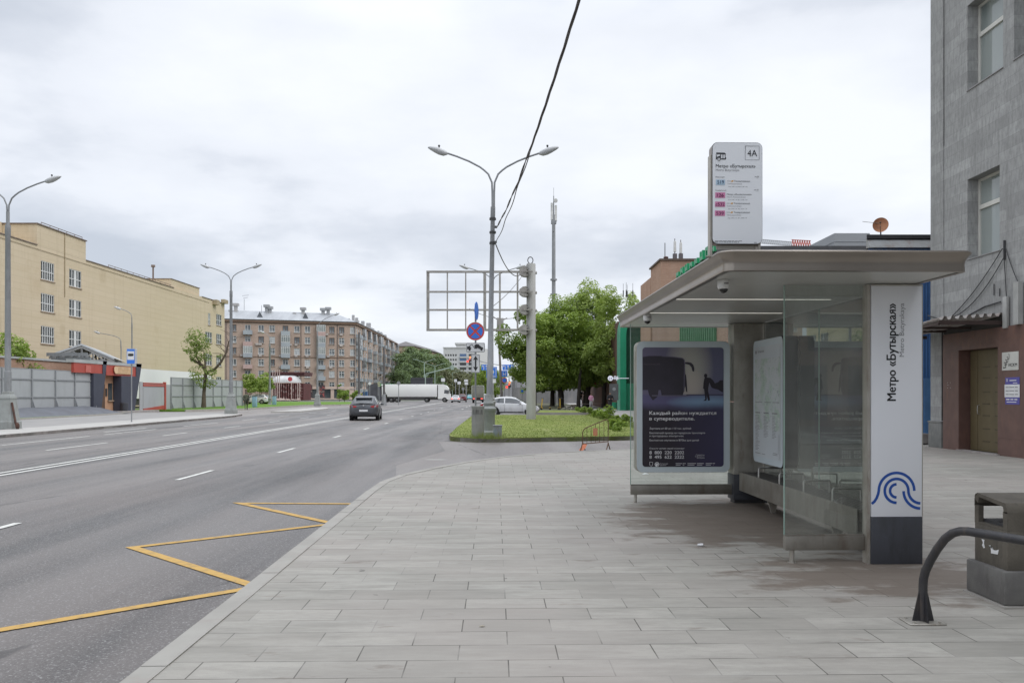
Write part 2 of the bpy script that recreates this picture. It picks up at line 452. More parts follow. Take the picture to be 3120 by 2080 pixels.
# ---------------------------------------------------------------- ground materials
def m_asphalt(name, base, light, seam=True):
    m, nt, out = ntree(name)
    o = coords(nt)
    agg = noise(nt, o, 70., 4, .75)
    c = mixc(nt, ramp(nt, agg, .36, .64), tuple(x * .32 for x in base), tuple(x * 2.0 for x in base))
    streak = noise(nt, coords(nt, (1, .045, 1), rot=(0, 0, R(-1.2))), .62, 5, .6)
    c = mixc(nt, ramp(nt, streak, .40, .62, 0, .85), c, light)
    blot = noise(nt, coords(nt, (1, .35, 1)), .35, 6, .65)
    c = mixc(nt, ramp(nt, blot, .45, .75, 0, .45), c, (light[0] * 1.08, light[1] * .99, light[2] * .95))
    spk = noise(nt, coords(nt, loc=(3, 3, 0)), 48., 2, .8)
    c = mixc(nt, ramp(nt, spk, .57, .68, 0, .85), c, (.36, .35, .34))
    cr = N(nt, 'ShaderNodeTexVoronoi', feature='DISTANCE_TO_EDGE'); L(nt, coords(nt, (1, .3, 1)), cr.inputs['Vector']); cr.inputs['Scale'].default_value = .16
    ck = math_(nt, 'ADD', cr.outputs['Distance'], math_(nt, 'MULTIPLY', noise(nt, o, 1.4, 5), .05))
    c = mixc(nt, ramp(nt, ck, .0245, .028, .55, 0), c, tuple(x * .5 for x in base))
    rg = ramp(nt, noise(nt, coords(nt, (1, .2, 1)), .5, 4), .4, .7, .5, .75)
    bsdf(nt, out, c, rg, 0, .5, bump(nt, agg, .6, .008))
    return m
ASPH = m_asphalt('asphalt', (.070, .069, .069), (.19, .174, .165))
ASPH2 = m_asphalt('worn_asphalt', (.155, .14, .132), (.235, .215, .20))
def m_paving():
    m, nt, out = ntree('granite_paving')
    v = coords(nt, rot=(0, 0, R(-1.2)), loc=(.22, .1, 0))
    b = N(nt, 'ShaderNodeTexBrick', offset=.5); L(nt, v, b.inputs['Vector'])
    b.inputs['Color1'].default_value = (.325, .308, .27, 1); b.inputs['Color2'].default_value = (.44, .42, .372, 1); b.inputs['Mortar'].default_value = (.35, .335, .305, 1)
    b.inputs['Scale'].default_value = 1; b.inputs['Mortar Size'].default_value = .0045; b.inputs['Mortar Smooth'].default_value = .3
    b.inputs['Brick Width'].default_value = .6; b.inputs['Row Height'].default_value = .293
    o = coords(nt)
    c = b.outputs['Color']
    c = mixc(nt, ramp(nt, noise(nt, coords(nt, (.45, 2.2, 1)), 2.2, 7, .74), .42, .66, 0, .8), c, (.24, .228, .198))
    c = mixc(nt, ramp(nt, noise(nt, coords(nt, (.8, 1.5, 1), loc=(5, 2, 0)), 7., 5, .7), .45, .7, 0, .5), c, (.27, .258, .23))
    c = mixc(nt, ramp(nt, noise(nt, o, .32, 3), .4, .62, 0, .5), c, (.42, .37, .335))
    c = mixc(nt, ramp(nt, noise(nt, o, 160., 2), .3, .7, 0, .35), c, (.24, .235, .225))
    joint = math_(nt, 'MULTIPLY', b.outputs['Fac'], ramp(nt, noise(nt, coords(nt, loc=(9, 2, 0)), 1.3, 3), .42, .56, .12, .95))
    c = mixc(nt, joint, c, (.09, .083, .072))
    # brown stains that lie round the shelter
    g = N(nt, 'ShaderNodeSeparateXYZ'); L(nt, o, g.inputs[0])
    def blob(cx, cy, rx, ry):
        dx = math_(nt, 'DIVIDE', math_(nt, 'SUBTRACT', g.outputs[0], cx), rx); dy = math_(nt, 'DIVIDE', math_(nt, 'SUBTRACT', g.outputs[1], cy), ry)
        return math_(nt, 'SUBTRACT', 1., math_(nt, 'SQRT', math_(nt, 'ADD', math_(nt, 'MULTIPLY', dx, dx), math_(nt, 'MULTIPLY', dy, dy))), True)
    st = math_(nt, 'MAXIMUM', blob(3.0, 10.4, 2.2, 2.7), math_(nt, 'MULTIPLY', blob(3.2, 7.2, 1.7, 1.3), .7))
    ns = noise(nt, coords(nt, (1, 2.2, 1), loc=(1, 4, 0)), 1.5, 6, .62)
    c = mixc(nt, ramp(nt, math_(nt, 'ADD', math_(nt, 'MULTIPLY', st, .62), ns), .62, .74, 0, .75), c, (.15, .115, .088))
    tp = noise(nt, coords(nt, loc=(7, 7, 0)), 7., 3, .5)
    c = mixc(nt, ramp(nt, tp, .735, .75, 0, .7), c, (.12, .11, .10))
    h = math_(nt, 'SUBTRACT', math_(nt, 'MULTIPLY', noise(nt, o, 120., 3), .3), b.outputs['Fac'])
    bsdf(nt, out, c, ramp(nt, ns, .4, .7, .8, .6), 0, .35, bump(nt, h, .25, .006))
    return m
PAVE = m_paving()
KERB = M('kerb_granite', (.385, .37, .335), (.33, .315, .285), rough=.8, scale=2, bmp=.2, bscale=150, dirt=(.33, .29, .26))
KERBD = M('kerb_concrete', (.36, .34, .32), (.25, .22, .21), rough=.85, scale=3, bmp=.2, bscale=90)
SLAB = M('light_footway', (.43, .42, .40), (.36, .35, .33), rough=.8, scale=.7, bmp=.1)
PATHG = M('asphalt_path', (.24, .235, .23), (.30, .29, .28), rough=.85, scale=.6)
def m_grass(name, a, b, c_):
    m, nt, out = ntree(name)
    o = coords(nt)
    c = mixc(nt, ramp(nt, noise(nt, coords(nt, (1, .4, 1)), .8, 5, .65), .36, .66), a, b)
    c = mixc(nt, ramp(nt, noise(nt, coords(nt, (1, .3, 1), loc=(4, 9, 1)), 1.6, 5, .7), .55, .75, 0, .65), c, c_)
    c = mixc(nt, ramp(nt, noise(nt, o, 14., 3), .3, .7, 0, .3), c, tuple(x * .7 for x in a))
    bsdf(nt, out, c, .9, 0, .2, bump(nt, noise(nt, o, 25., 3), .6, .05))
    return m
GRASS = m_grass('mown_grass', (.165, .215, .045), (.255, .285, .085), (.38, .365, .19))
GRASS2 = m_grass('verge_grass', (.10, .20, .025), (.14, .245, .04), (.16, .24, .06))
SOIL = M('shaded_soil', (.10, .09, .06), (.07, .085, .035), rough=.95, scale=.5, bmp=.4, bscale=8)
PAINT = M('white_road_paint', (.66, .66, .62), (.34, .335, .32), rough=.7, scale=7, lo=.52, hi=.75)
YPAINT = M('yellow_road_paint', (.56, .345, .09), (.27, .19, .10), rough=.7, scale=9, lo=.5, hi=.75)

# ---------------------------------------------------------------- ground, road and pavements
b = MB(); b.quad((-3000, -60, -.2), (3000, -60, -.2), (3000, 6000, -.2), (-3000, 6000, -.2)); struct(b, 'ground', M('distant_ground', (.14, .14, .12), (.10, .12, .07), scale=.05))
b = MB(); b.quad((lane(-19.05, -30), -30, ROAD), (lane(60, -30), -30, ROAD), (lane(60, 420), 420, ROAD), (lane(-19.05, 420), 420, ROAD)); struct(b, 'road', ASPH)
b = MB(); b.quad((-140, 128, ROAD - .004), (lane(-19.05, 128), 128, ROAD - .004), (lane(-19.05, 200), 200, ROAD - .004), (-140, 200, ROAD - .004)); struct(b, 'cross_road', ASPH)
b = MB(); b.poly([(lane(-19.05, 60), 60, ROAD + .004), (lane(-19.05, 128), 128, ROAD + .004), (-34, 128, ROAD + .004), (-34, 60, ROAD + .004)]); struct(b, 'gate_driveway', ASPH2)
b = MB()
b.poly([(x, y, ROAD + .004) for x, y in [(-2.2, 15.5), (-1.0, 17.5), (.5, 20.5), (3, 22.5), (8, 24), (30, 25), (30, 32), (6, 31), (-1.5, 29.5), (-2.6, 29.2), (-2.0, 24.5), (-2.75, 19.5)]]); struct(b, 'side_road', ASPH2)
edge = [(lane(-1.9, -4), -4), (lane(-1.9, 6), 6), (lane(-1.93, 13.4), 13.4), (-2.22, 14.8), (-2.05, 16.0), (-1.6, 17.4), (-.95, 19.1), (-.1, 20.65), (1.33, 22.15), (3.3, 23.4), (6.5, 24.6), (11.9, 25.6), (20, 26.3)]
b = MB(); b.slab(edge + [(20, -4)], -.16, 0.); struct(b, 'pavement', PAVE)
def kerb_run(pts, w, z0, z1, name, mat, piece=1.0, gap=.006, closed=False):
    """stones laid along a line; w reaches to the left of the direction of travel"""
    b = MB()
    P = [Vector((p[0], p[1], 0)) for p in pts]
    if closed: P.append(P[0])
    for i in range(len(P) - 1):
        a, c = P[i], P[i + 1]; d = c - a; ln = d.length; n = max(1, round(ln / piece)); d.normalize(); q = Vector((-d.y, d.x, 0)) * w
        for k in range(n):
            s = a + d * (ln * k / n + (gap if k or i else 0)); e = a + d * (ln * (k + 1) / n)
            dz = random.uniform(-.003, .003)
            b.prism([s + Vector((0, 0, z0)), e + Vector((0, 0, z0)), e + q + Vector((0, 0, z0)), s + q + Vector((0, 0, z0))], (0, 0, z1 - z0 + dz))
    return struct(b, name, mat)
kerb_run(edge[:-1], .15, -.16, .008, 'pavement_kerb', KERB, 1.2)      # lies just outside the slabs
# left-hand footway and its kerb
lf = [(lane(-19.05, y), y) for y in (-5, 20, 40, 57)] + [(-20.55, 61), (-21.2, 64.5), (-22.3, 66.5)]
b = MB(); b.slab(lf + [(-23.6, 66), (lane(-21.9, 40), 40), (lane(-21.9, -5), -5)], -.16, .0); struct(b, 'left_footway', SLAB)
kerb_run(lf, .16, -.16, .006, 'left_kerb', KERBD, 1.)
b = MB(); b.slab([(lane(-21.9, -5), -5), (lane(-21.9, 40), 40), (-23.6, 66), (-24, 71), (-36, 72), (-36, -5)], -.17, -.012); struct(b, 'left_path', PATHG)
vg = [(-30.3, 20), (-30.3, 50), (-30.7, 62), (-31.6, 67), (-33.6, 70), (-38, 70), (-38, 20)]
b = MB(); b.slab(vg, -.17, .06); struct(b, 'left_verge', GRASS2)
kerb_run(vg[:5], -.15, -.17, .09, 'left_verge_kerb', KERB, 1.)
isl = [(-21.9, 74.5), (-19.6, 76), (-19.9, 84), (-20.5, 92), (-22.0, 97), (-23.2, 96)]
b = MB(); b.slab(isl, -.16, .0); struct(b, 'traffic_island', SLAB)
law = [(-31.5, 79), (-28.0, 86), (-28.6, 102), (-29, 115), (-25.0, 119), (-23.5, 126), (-24.8, 150), (-26.5, 158), (-60, 175), (-75, 150), (-60, 118), (-42, 104), (-38, 79)]
b = MB(); b.slab(law, -.17, .05); struct(b, 'left_lawn', GRASS2)
kerb_run(law[:8], -.15, -.17, .08, 'left_lawn_kerb', KERB, 1.5)
b = MB(); b.slab([(-24.5, 126), (lane(-19.3, 126), 127), (lane(-19.3, 140), 142), (-23.5, 150)], -.16, .0); struct(b, 'corner_footway', SLAB)
# lawn on the right
rl = [(-2.82, 58), (-2.72, 50), (-2.55, 38), (-2.38, 31.2), (-2.25, 29.9), (-1.85, 29.1), (-1.2, 28.75), (0, 28.85), (2, 29.4), (4.3, 30.1), (6.2, 30.6), (6.25, 36), (6.5, 46), (6.9, 58), (6.4, 60.5), (-2.0, 60.5)]
b = MB(); b.slab(rl, -.17, .05); struct(b, 'lawn', GRASS)
kerb_run(rl[:11], .15, -.17, .03, 'lawn_kerb', KERBD, .95, .01)
kerb_run([rl[-2], rl[-1]], .15, -.17, .07, 'lawn_back_kerb', KERB, 1.2)
b = MB(); b.slab([(6.2, 26.2), (12.0, 26.2), (12.4, 60), (13.5, 150), (9.2, 150), (8.2, 84), (7.05, 60), (6.65, 46), (6.4, 36), (6.35, 30.6)], -.16, .0); struct(b, 'footpath', SLAB)
strip = [(1.6, 67.2), (6.9, 67.2), (7.4, 77.5), (1.8, 77.5)]
b = MB(); b.slab(strip, -.17, .04); struct(b, 'lawn_strip', GRASS)
kerb_run(strip, -.14, -.17, .07, 'lawn_strip_kerb', KERB, 1.2, closed=True)
b = MB(); b.slab([(-1.2, 80), (7.7, 80), (8.0, 84), (9.0, 150), (-1.0, 150)], -.17, .02); struct(b, 'tree_ground', SOIL)
# road markings
b = MB(); zz = ROAD + .008
def dash(x0, y0, y1, w): b.quad((lane(x0 - w / 2, y0), y0, zz), (lane(x0 + w / 2, y0), y0, zz), (lane(x0 + w / 2, y1), y1, zz), (lane(x0 - w / 2, y1), y1, zz))
for k in range(90): dash(-10.30, -8 + k * 2, -6 + k * 2, .12); dash(-10.62, -8 + k * 2, -6 + k * 2, .12)
for y in [10.2 - 4.7, 14.3, 18.0 + 3.6, 26.9, 32.6, 38, 43.2, 48.5, 55.5, 63, 71, 79, 88, 98, 110]: pass
for px0, px1, y0, y1, x0 in [(-60, 46, 1624, 1602, 0), (535, 648, 1460, 1433, 0), (843, 904, 1378, 1364, 0)]: pass
ys = [(9.6, 10.8), (16.2, 18.25), (23.75, 25.7), (31.9, 33.4), (39.4, 40.9), (46.8, 48.2), (54.2, 55.6), (61.8, 63.2), (69.3, 70.7), (77, 78.4), (84.6, 86), (96, 99), (112, 116)]
for a, c in ys: dash(-6.27, a, c, .11)
for a, c in [(18.6, 20.4), (24.7, 28.6), (33.4, 36.0), (41, 43.5), (49, 51.5), (57, 59.5), (66, 68.4), (75, 77.4), (84, 87), (94, 97)]: dash(-13.5, a, c, .11)
for a, c in [(16, 18), (27.1, 33.0), (34.3, 39.5), (43, 48.3), (53, 56), (62, 65), (72, 75), (82, 85)]: dash(-16.3, a, c, .11)
for a, c in [(36.6, 41)]: dash(-17.4, a, c, .14)
for a in (90, 104, 116): dash(-3.6, a, a + 4, .13)
struct(b, 'lane_markings', PAINT)
b = MB(); b.box(lane(-10.3, 123), 124, zz - .002, lane(-2, 123), 124.4, zz)
struct(b, 'crossing_markings', PAINT)
b = MB(); zg = [(-2.36, 12.68), (-4.24, 12.76), (-2.33, 10.74), (-4.2, 9.08), (-2.24, 7.22), (-4.12, 5.5), (-2.2, 3.6)]
L_, R_ = [], []
for i, p in enumerate(zg):
    def off(a, c, s):
        dx, dy = c[0] - a[0], c[1] - a[1]; l = math.hypot(dx, dy); return (-dy / l * s, dx / l * s)
    for s, lst in ((.055, L_), (-.055, R_)):
        if i in (0, len(zg) - 1):
            o1 = off(zg[max(i - 1, 0)], zg[min(i + 1, len(zg) - 1)], s); lst.append((p[0] + o1[0], p[1] + o1[1]))
        else:
            a, c = zg[i - 1], zg[i + 1]; o1 = off(a, p, s); o2 = off(p, c, s)
            bx, by = o1[0] + o2[0], o1[1] + o2[1]; l2 = bx * bx + by * by; k = min(2 * s * s / l2, 6)
            lst.append((p[0] + bx * k, p[1] + by * k))
for i in range(len(zg) - 1): b.quad((*L_[i], zz), (*L_[i + 1], zz), (*R_[i + 1], zz), (*R_[i], zz))
struct(b, 'bus_stop_markings', YPAINT)
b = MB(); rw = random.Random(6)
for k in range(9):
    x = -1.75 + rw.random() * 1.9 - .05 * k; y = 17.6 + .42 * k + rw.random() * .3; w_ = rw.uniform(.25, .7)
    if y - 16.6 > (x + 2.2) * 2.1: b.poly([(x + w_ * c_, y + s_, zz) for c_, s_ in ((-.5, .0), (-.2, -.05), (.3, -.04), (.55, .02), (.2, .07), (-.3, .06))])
struct(b, 'pale_patches', PAINT)  # scattered pale patches on the side road near the kerb corner

# grass blades that roughen the lawn's surface
b = MB(); rnd = random.Random(3)
def inside(p, poly):
    r = False
    for i in range(len(poly)):
        a, c = poly[i], poly[i - 1]
        if (a[1] > p[1]) != (c[1] > p[1]) and p[0] < (c[0] - a[0]) * (p[1] - a[1]) / (c[1] - a[1]) + a[0]: r = not r
    return r
def blades(poly, z, n, y0, y1, hmax, x0=None, x1=None):
    k = 0
    while k < n:
        t = rnd.random() ** 1.6
        p = (rnd.uniform(x0, x1), y0 + (y1 - y0) * t); k += 1
        if not inside(p, poly): continue
        a = rnd.uniform(0, 6.28); h = hmax * rnd.uniform(.4, 1); w = .012 + .0003 * p[1]; dx, dy = math.cos(a) * w, math.sin(a) * w
        ln = rnd.uniform(-.5, .5) * h
        b.add([(p[0] - dx, p[1] - dy, z - .005), (p[0] + dx, p[1] + dy, z - .005), (p[0] + ln, p[1] + rnd.uniform(-.5, .5) * h, z + h)], [(0, 1, 2)])
blades(rl, .05, 15000, 28.8, 60, .03, -2.8, 6.8)
blades(rl, .05, 4000, 30, 60, .18, 5.4, 6.9)
o = b.build('grass', Mleaf('grass_blades', (.17, .225, .05), (.30, .33, .11), .4, .3), smooth=False, recalc=False); tag(o, 'short mown grass covering the lawn beside the side road', 'grass'); o['kind'] = 'stuff'
# ---------------------------------------------------------------- shared object materials
RAILM = M('dull_rail_steel', (.25, .235, .205), (.19, .175, .15), rough=.5, metal=.4, scale=5, dirt=(.14, .10, .075))
STEEL = M('brushed_steel', (.42, .41, .385), (.36, .35, .33), rough=.38, metal=.85, scale=2, stretch=(1, 1, 8))
STEELW = M('worn_steel', (.46, .44, .395), (.37, .345, .30), rough=.48, metal=.45, scale=5, dirt=(.2, .15, .11))
ALU = M('bronze_aluminium', (.335, .30, .262), (.29, .258, .225), rough=.3, metal=.85, scale=1.5)
CEIL = M('ceiling_panels', (.53, .53, .495), (.49, .49, .46), rough=.3, scale=.6)
WHITE = M('white_panel', (.80, .81, .84), (.77, .785, .815), rough=.4, scale=.8)
CHAR = M('charcoal_plinth', (.055, .058, .07), (.045, .047, .055), rough=.55, scale=3, dirt=(.03, .03, .03), bmp=.1)
BLACK = M('black_print', (.012, .012, .014), rough=.5)
GREYT = M('grey_print', (.28, .28, .29), rough=.5)
NAVY = M('navy_print', (.02, .05, .12), rough=.5)
BLUE = M('blue_print', (.02, .085, .36), (.018, .078, .33), rough=.45)
PALE = M('pale_grey_frame', (.60, .67, .70), (.56, .63, .66), rough=.4, scale=1)
WPRT = M('white_print', (.78, .78, .78), rough=.5)
GLASS = Mglass('clear_glass', (.88, .94, .91), 1.9, 0., .10)
GLASSD = Mglass('tinted_glass', (.20, .215, .205), 3.0, 0., .05)
GEDGE = M('glass_edge', (.30, .42, .36), (.25, .36, .31), rough=.2)
DARKM = M('dark_metal', (.05, .05, .052), (.035, .035, .037), rough=.5)
WHITEP = M('white_plastic', (.70, .70, .68), rough=.4)
LED = M('led_tube', (.9, .9, .85), rough=.4, emit=(1., .97, .88), estr=.55)

# ---------------------------------------------------------------- bus shelter (x across, y along the avenue, origin at the near right column)
SH = thing('bus_shelter', 'glass and steel bus shelter with flat roof, advertising poster and white name column', 'bus shelter', (3.82, 7.63, 0), rz=.0212)
def P(mb, name, mats, parent=SH, **k): return mb.build(name, mats, parent, world=False, **k)
# roof: outline with rounded corners lofted through an inward-leaning fascia
def roof_ring(ins, z):
    return [(a, c, z) for a, c in rrect(-2.12 + ins, -.83 + ins, .03 - ins, 5.08 - ins, max(.13 - ins, .03), 6)]
b = MB()
prof = [(.10, 2.602), (.062, 2.6), (.052, 2.604), (.05, 2.63), (.054, 2.66), (.048, 2.69), (.028, 2.725), (.004, 2.748), (0, 2.756), (.004, 2.766), (.014, 2.771), (.05, 2.772)]
b.grid([roof_ring(i, z) for i, z in prof], 0, closed=True)
b.poly(roof_ring(.05, 2.772), 0)
roof = P(b, 'roof', ALU)
b = MB(); 
for y0, y1 in ((-.745, .16), (.165, 1.305), (1.335, 2.81), (2.84, 3.9), (3.905, 4.995)):
    b.box(-2.035, y0, 2.608, -.055, y1, 2.66)
P(b, 'ceiling_panel', CEIL, roof, smooth=False)
for y in (1.32, 2.825):
    b = MB(); b.box(-2.02, y - .011, 2.606, -.32, y + .011, 2.63); P(b, 'light_strip', LED, roof)
for x, y, dz in ((-1.92, -.2, .0), (-2.0, 3.05, 0)):
    b = MB(); b.lathe([(.05, 2.607), (.054, 2.595), (.054, 2.545), (.05, 2.53), (.044, 2.524)], (x, y, 0), 20, 0)
    c_ = P(b, 'security_camera', WHITEP)
    b = MB(); b.ell((x, y, 2.525), (.04, .04, .038), 16, 10); P(b, 'lens_dome', M('smoked_dome', (.02, .02, .02), rough=.08), c_)
    b = MB(); b.box(x - .01, y - .058, 2.565, x + .03, y - .052, 2.573, 0); P(b, 'bracket', DARKM, c_)
# near column
b = MB(); b.box(-.478, .006, .44, -.004, .13, 2.6, 0, .004)
col = P(b, 'column', WHITE)
b = MB(); b.box(-.482, 0, 0, 0, .135, .4395, 0, .006); b.box(-.30, -.004, .12, -.294, 0, .19, 0); P(b, 'plinth', CHAR, col)
b = MB(); b.box(-.512, .02, 0, -.483, .12, 2.6); b.box(-.481, .003, 2.585, .0, .006, 2.6, 0); b.box(-.004, .01, .44, .006, .125, 2.6); P(b, 'steel_jamb', STEELW, col)
fc = Face((-.48, .006, 0), (1, 0, 0), (0, 0, 1), 1.9464e-3, 562, 1505)
b = MB(); fc.text(b, 'Метро «Бутырская»', 725, 262, 679, 41, .002, 0, .011, up=True); P(b, 'lettering', BLACK, col, smooth=False, recalc=False)
b = MB(); fc.text(b, 'Metro Butyrskaya', 515, 260, 719, 22, .002, 0, 0, up=True); P(b, 'lettering', GREYT, col, smooth=False, recalc=False)
fk = Face((-.48, .006, 0), (1, 0, 0), (0, 0, 1), 1.3236e-3, 137, 737)
def arc(cx, cy, r, a0, a1, n=20): return [(cx + r * math.cos(R(a0 + (a1 - a0) * i / n)), cy - r * math.sin(R(a0 + (a1 - a0) * i / n))) for i in range(n + 1)]
b = MB()
fk.stroke(b, [(139, 313), (158, 297), (174, 272), (184, 245)] + arc(315, 222, 126, 180, 0, 26), 19, .002)
fk.stroke(b, arc(315, 222, 84, -90, -360, 28) + arc(487, 222, 88, 180, 268, 14), 19, .0024)
fk.stroke(b, arc(315, 222, 46, -90, -270, 16), 19, .002)
fk.stroke(b, arc(487, 224, 122, 180, 268, 14), 19, .002)
P(b, 'emblem', BLUE, col, smooth=False, recalc=False)
# far column
b = MB(); b.box(-.52, 4.25, .42, -.06, 4.55, 1.46, 0, .004); b.box(-.52, 4.25, 1.475, -.06, 4.55, 2.6, 0, .004)
b.box(-.52, 4.243, .42, -.455, 4.25, 2.6); b.box(-.52, 4.24, 1.455, -.06, 4.2495, 1.478)
col2 = P(b, 'column', STEELW, smooth=False)
b = MB(); b.box(-.525, 4.24, .05, -.055, 4.56, .4195, 0, .006); b.box(-.5, 4.232, .14, -.08, 4.24, .145); P(b, 'plinth', CHAR, col2)
b = MB(); b.box(-.5, 4.3, 0, -.08, 4.5, .05); b.box(-.06, 4.28, 0, -.02, 4.36, .12); P(b, 'foot', DARKM, col2)
# end panels and back wall
def glass_end(x0, x1, y, mat, legx, seam=None):
    b = MB(); b.quad((x0, y, .26), (x1, y, .26), (x1, y, 2.6), (x0, y, 2.6)); g = P(b, 'glass_panel', mat, smooth=False)
    b = MB(); b.box(x0 - .006, y - .006, .26, x0 + .004, y + .006, 2.6); P(b, 'edge', GEDGE, g)
    b = MB(); b.box(x0, y - .035, .12, x1, y + .035, .25, 0, .004); b.box(x0, y - .02, .25, x1, y + .02, .268); r = P(b, 'rail', RAILM)
    b = MB(); b.lathe([(.022, 0), (.022, .13)], (legx, y, 0), 14); b.lathe([(.04, 0), (.04, .006)], (legx, y, 0), 14); P(b, 'leg', STEELW, r)
glass_end(-1.262, -.513, .1, Mglass('dusty_glass', (.80, .86, .83), 2.6, 0., .14), -1.19)
glass_end(-2.0, -.52, 4.37, GLASS, -1.93)
XB = -.09
for y0, y1 in ((.285, 2.2), (2.215, 4.235)):
    b = MB(); b.quad((XB, y0, .24), (XB, y1, .24), (XB, y1, 2.6), (XB, y0, 2.6)); g = P(b, 'glass_panel', GLASSD, smooth=False)
    b = MB(); b.box(XB - .006, y0 - .004, .24, XB + .006, y0 + .003, 2.6); P(b, 'edge', GEDGE, g)
b = MB(); b.box(XB - .035, .28, .08, XB + .035, 4.24, .22, 0, .004); b.box(XB - .02, .28, .22, XB + .02, 4.24, .245); r = P(b, 'rail', RAILM)
b = MB(); b.box(XB - .02, .5, .0, XB + .02, .56, .09); P(b, 'leg', STEELW, r)
# bench along the back wall
b = MB()
for k in range(6): b.box(-.455 + k * .056, .35, .44, -.41 + k * .056, 4.15, .462, 0, .003, 1)
bench = P(b, 'bench', M('bench_slats', (.10, .095, .085), (.07, .065, .06), rough=.6, scale=4, stretch=(1, .2, 1)))
b = MB(); b.box(-.47, .34, .20, -.455, 4.16, .465, 0, .003, 1); b.box(-.13, .34, .24, -.115, 4.16, .44); b.box(-.455, .34, .22, -.13, 4.16, .24); P(b, 'apron', RAILM, bench)
for y in (.95, 1.75, 2.55, 3.35):
    b = MB(); b.tube([(-.45, y, .46), (-.45, y, .58), (-.44, y, .595), (-.16, y, .595), (-.15, y, .58), (-.15, y, .46)], .013, 8); P(b, 'armrest', STEEL, bench)
for y in (1.25, 3.3):
    b = MB(); b.prism([(-.36, y - .02, .21), (-.2, y - .02, .21), (-.25, y - .02, 0), (-.30, y - .02, 0)], (0, .04, 0)); P(b, 'leg', STEELW, bench)
# lit case with the advertising poster (both sides of the far end panel)
def case(name, pts_fn, depth_dir, mats): pass
b = MB()
o2 = rrect(-1.93, .447, -.57, 2.345, .085, 6)
def ring(y, s=0.): return [(a + (s if a < -1.25 else -s), y, c + (s if c < 1.4 else -s)) for a, c in o2]
b.grid([ring(4.52, .012), ring(4.51), ring(4.285), ring(4.275, .004)], 1, closed=True)
b.poly(ring(4.52, .012), 0)
b.poly(ring(4.275, .004), 0)
b.box(-1.936, 4.36, .6, -1.929, 4.38, 2.2, 1)
case_ = P(b, 'poster_case', [PALE, STEELW])
def m_poster():
    m, nt, out = ntree('poster_print')
    t = nt.nodes.new('ShaderNodeTexCoord'); s = N(nt, 'ShaderNodeSeparateXYZ'); L(nt, t.outputs['Object'], s.inputs[0])
    x = math_(nt, 'ADD', s.outputs[0], 1.845); z = math_(nt, 'SUBTRACT', s.outputs[2], .53)       # print runs 0..1.18 by 0..1.72
    nz = noise(nt, coords(nt), 2.6, 3)
    base = mixc(nt, ramp(nt, x, .4, 1.2), (.034, .028, .037), (.06, .052, .11))
    sky_ = mixc(nt, ramp(nt, x, .1, 1.1), (.15, .135, .205), (.135, .135, .215))
    def glow(cx, cz, rx, rz):
        a = math_(nt, 'DIVIDE', math_(nt, 'SUBTRACT', x, cx), rx); c = math_(nt, 'DIVIDE', math_(nt, 'SUBTRACT', z, cz), rz)
        return ramp(nt, math_(nt, 'ADD', math_(nt, 'MULTIPLY', a, a), math_(nt, 'MULTIPLY', c, c)), 0., 1., 1., 0.)
    sky_ = mixc(nt, glow(.68, 1.42, .36, .62), sky_, (.42, .41, .365))
    sky_ = mixc(nt, math_(nt, 'MULTIPLY', glow(.72, 1.15, .22, .3), .6), sky_, (.52, .45, .40))
    flo = mixc(nt, glow(.95, .93, .62, .12), (.12, .11, .21), (.22, .33, .48))
    c = mixc(nt, ramp(nt, z, 1.03, 1.055), flo, sky_)
    c = mixc(nt, ramp(nt, math_(nt, 'ADD', z, math_(nt, 'MULTIPLY', math_(nt, 'SUBTRACT', nz, .5), .12)), .80, .93), base, c)
    bsdf(nt, out, c, .32, 0, .4)
    return m
fp = Face((-1.845, 4.2705, .53), (1, 0, 0), (0, 0, 1), .001837, 277, 1203)
b = MB(); fp.poly(b, rrect(277, 265, 920, 1203, 24, 5), 0); prt = P(b, 'poster', m_poster(), case_, smooth=False)
BUSD = M('poster_bus', (.030, .026, .036), (.045, .038, .055), rough=.35, scale=2)
MANC = M('poster_figure', (.022, .016, .028), rough=.35)
b = MB()
fp.poly(b, [(279, 340), (330, 332), (420, 332), (520, 338), (590, 346), (606, 356), (612, 385), (616, 470), (618, 560), (608, 600), (596, 642), (430, 646), (420, 600), (405, 600), (398, 650), (360, 682), (330, 640), (320, 600), (279, 600)], .0015, 0)
fp.poly(b, [(615, 380), (640, 380), (664, 386), (680, 402), (688, 430), (686, 455), (672, 452), (664, 420), (648, 402), (614, 393)], .0025, 0)
fp.poly(b, [(612, 470), (622, 480), (628, 540), (632, 618), (622, 612), (614, 560)], .0025, 0)
P(b, 'bus_picture', BUSD, case_, smooth=False, recalc=False)
b = MB(); fp.stroke(b, [(430, 334), (520, 340), (592, 349), (607, 362), (611, 390), (608, 500), (606, 610)], 7, .003); fp.rect(b, 352, 640, 640, 648, .002)
P(b, 'bus_picture', M('poster_bus_edge', (.14, .125, .18), rough=.35), case_, smooth=False, recalc=False)
b = MB(); fp.text(b, 'пассажир.рф', 286, 416, 402, 16, .003); P(b, 'lettering', M('poster_faint', (.10, .08, .10), rough=.4), case_, smooth=False, recalc=False)
b = MB()
fp.disc(b, 777, 487, 13, .002, 0, 20, 16)
fp.poly(b, [(772, 500), (788, 500), (806, 512), (806, 540), (798, 585), (797, 610), (806, 645), (812, 680), (796, 684), (792, 668), (784, 640), (786, 668), (782, 684), (758, 684), (774, 672), (768, 620), (764, 590), (757, 588), (760, 545), (766, 512)], .0021, 0)
fp.poly(b, [(790, 502), (815, 504), (836, 524), (850, 548), (876, 538), (890, 524), (915, 522), (915, 618), (900, 612), (876, 596), (850, 590), (826, 582), (812, 555), (802, 530)], .0022, 0)
fp.rect(b, 625, 634, 918, 640, .001)
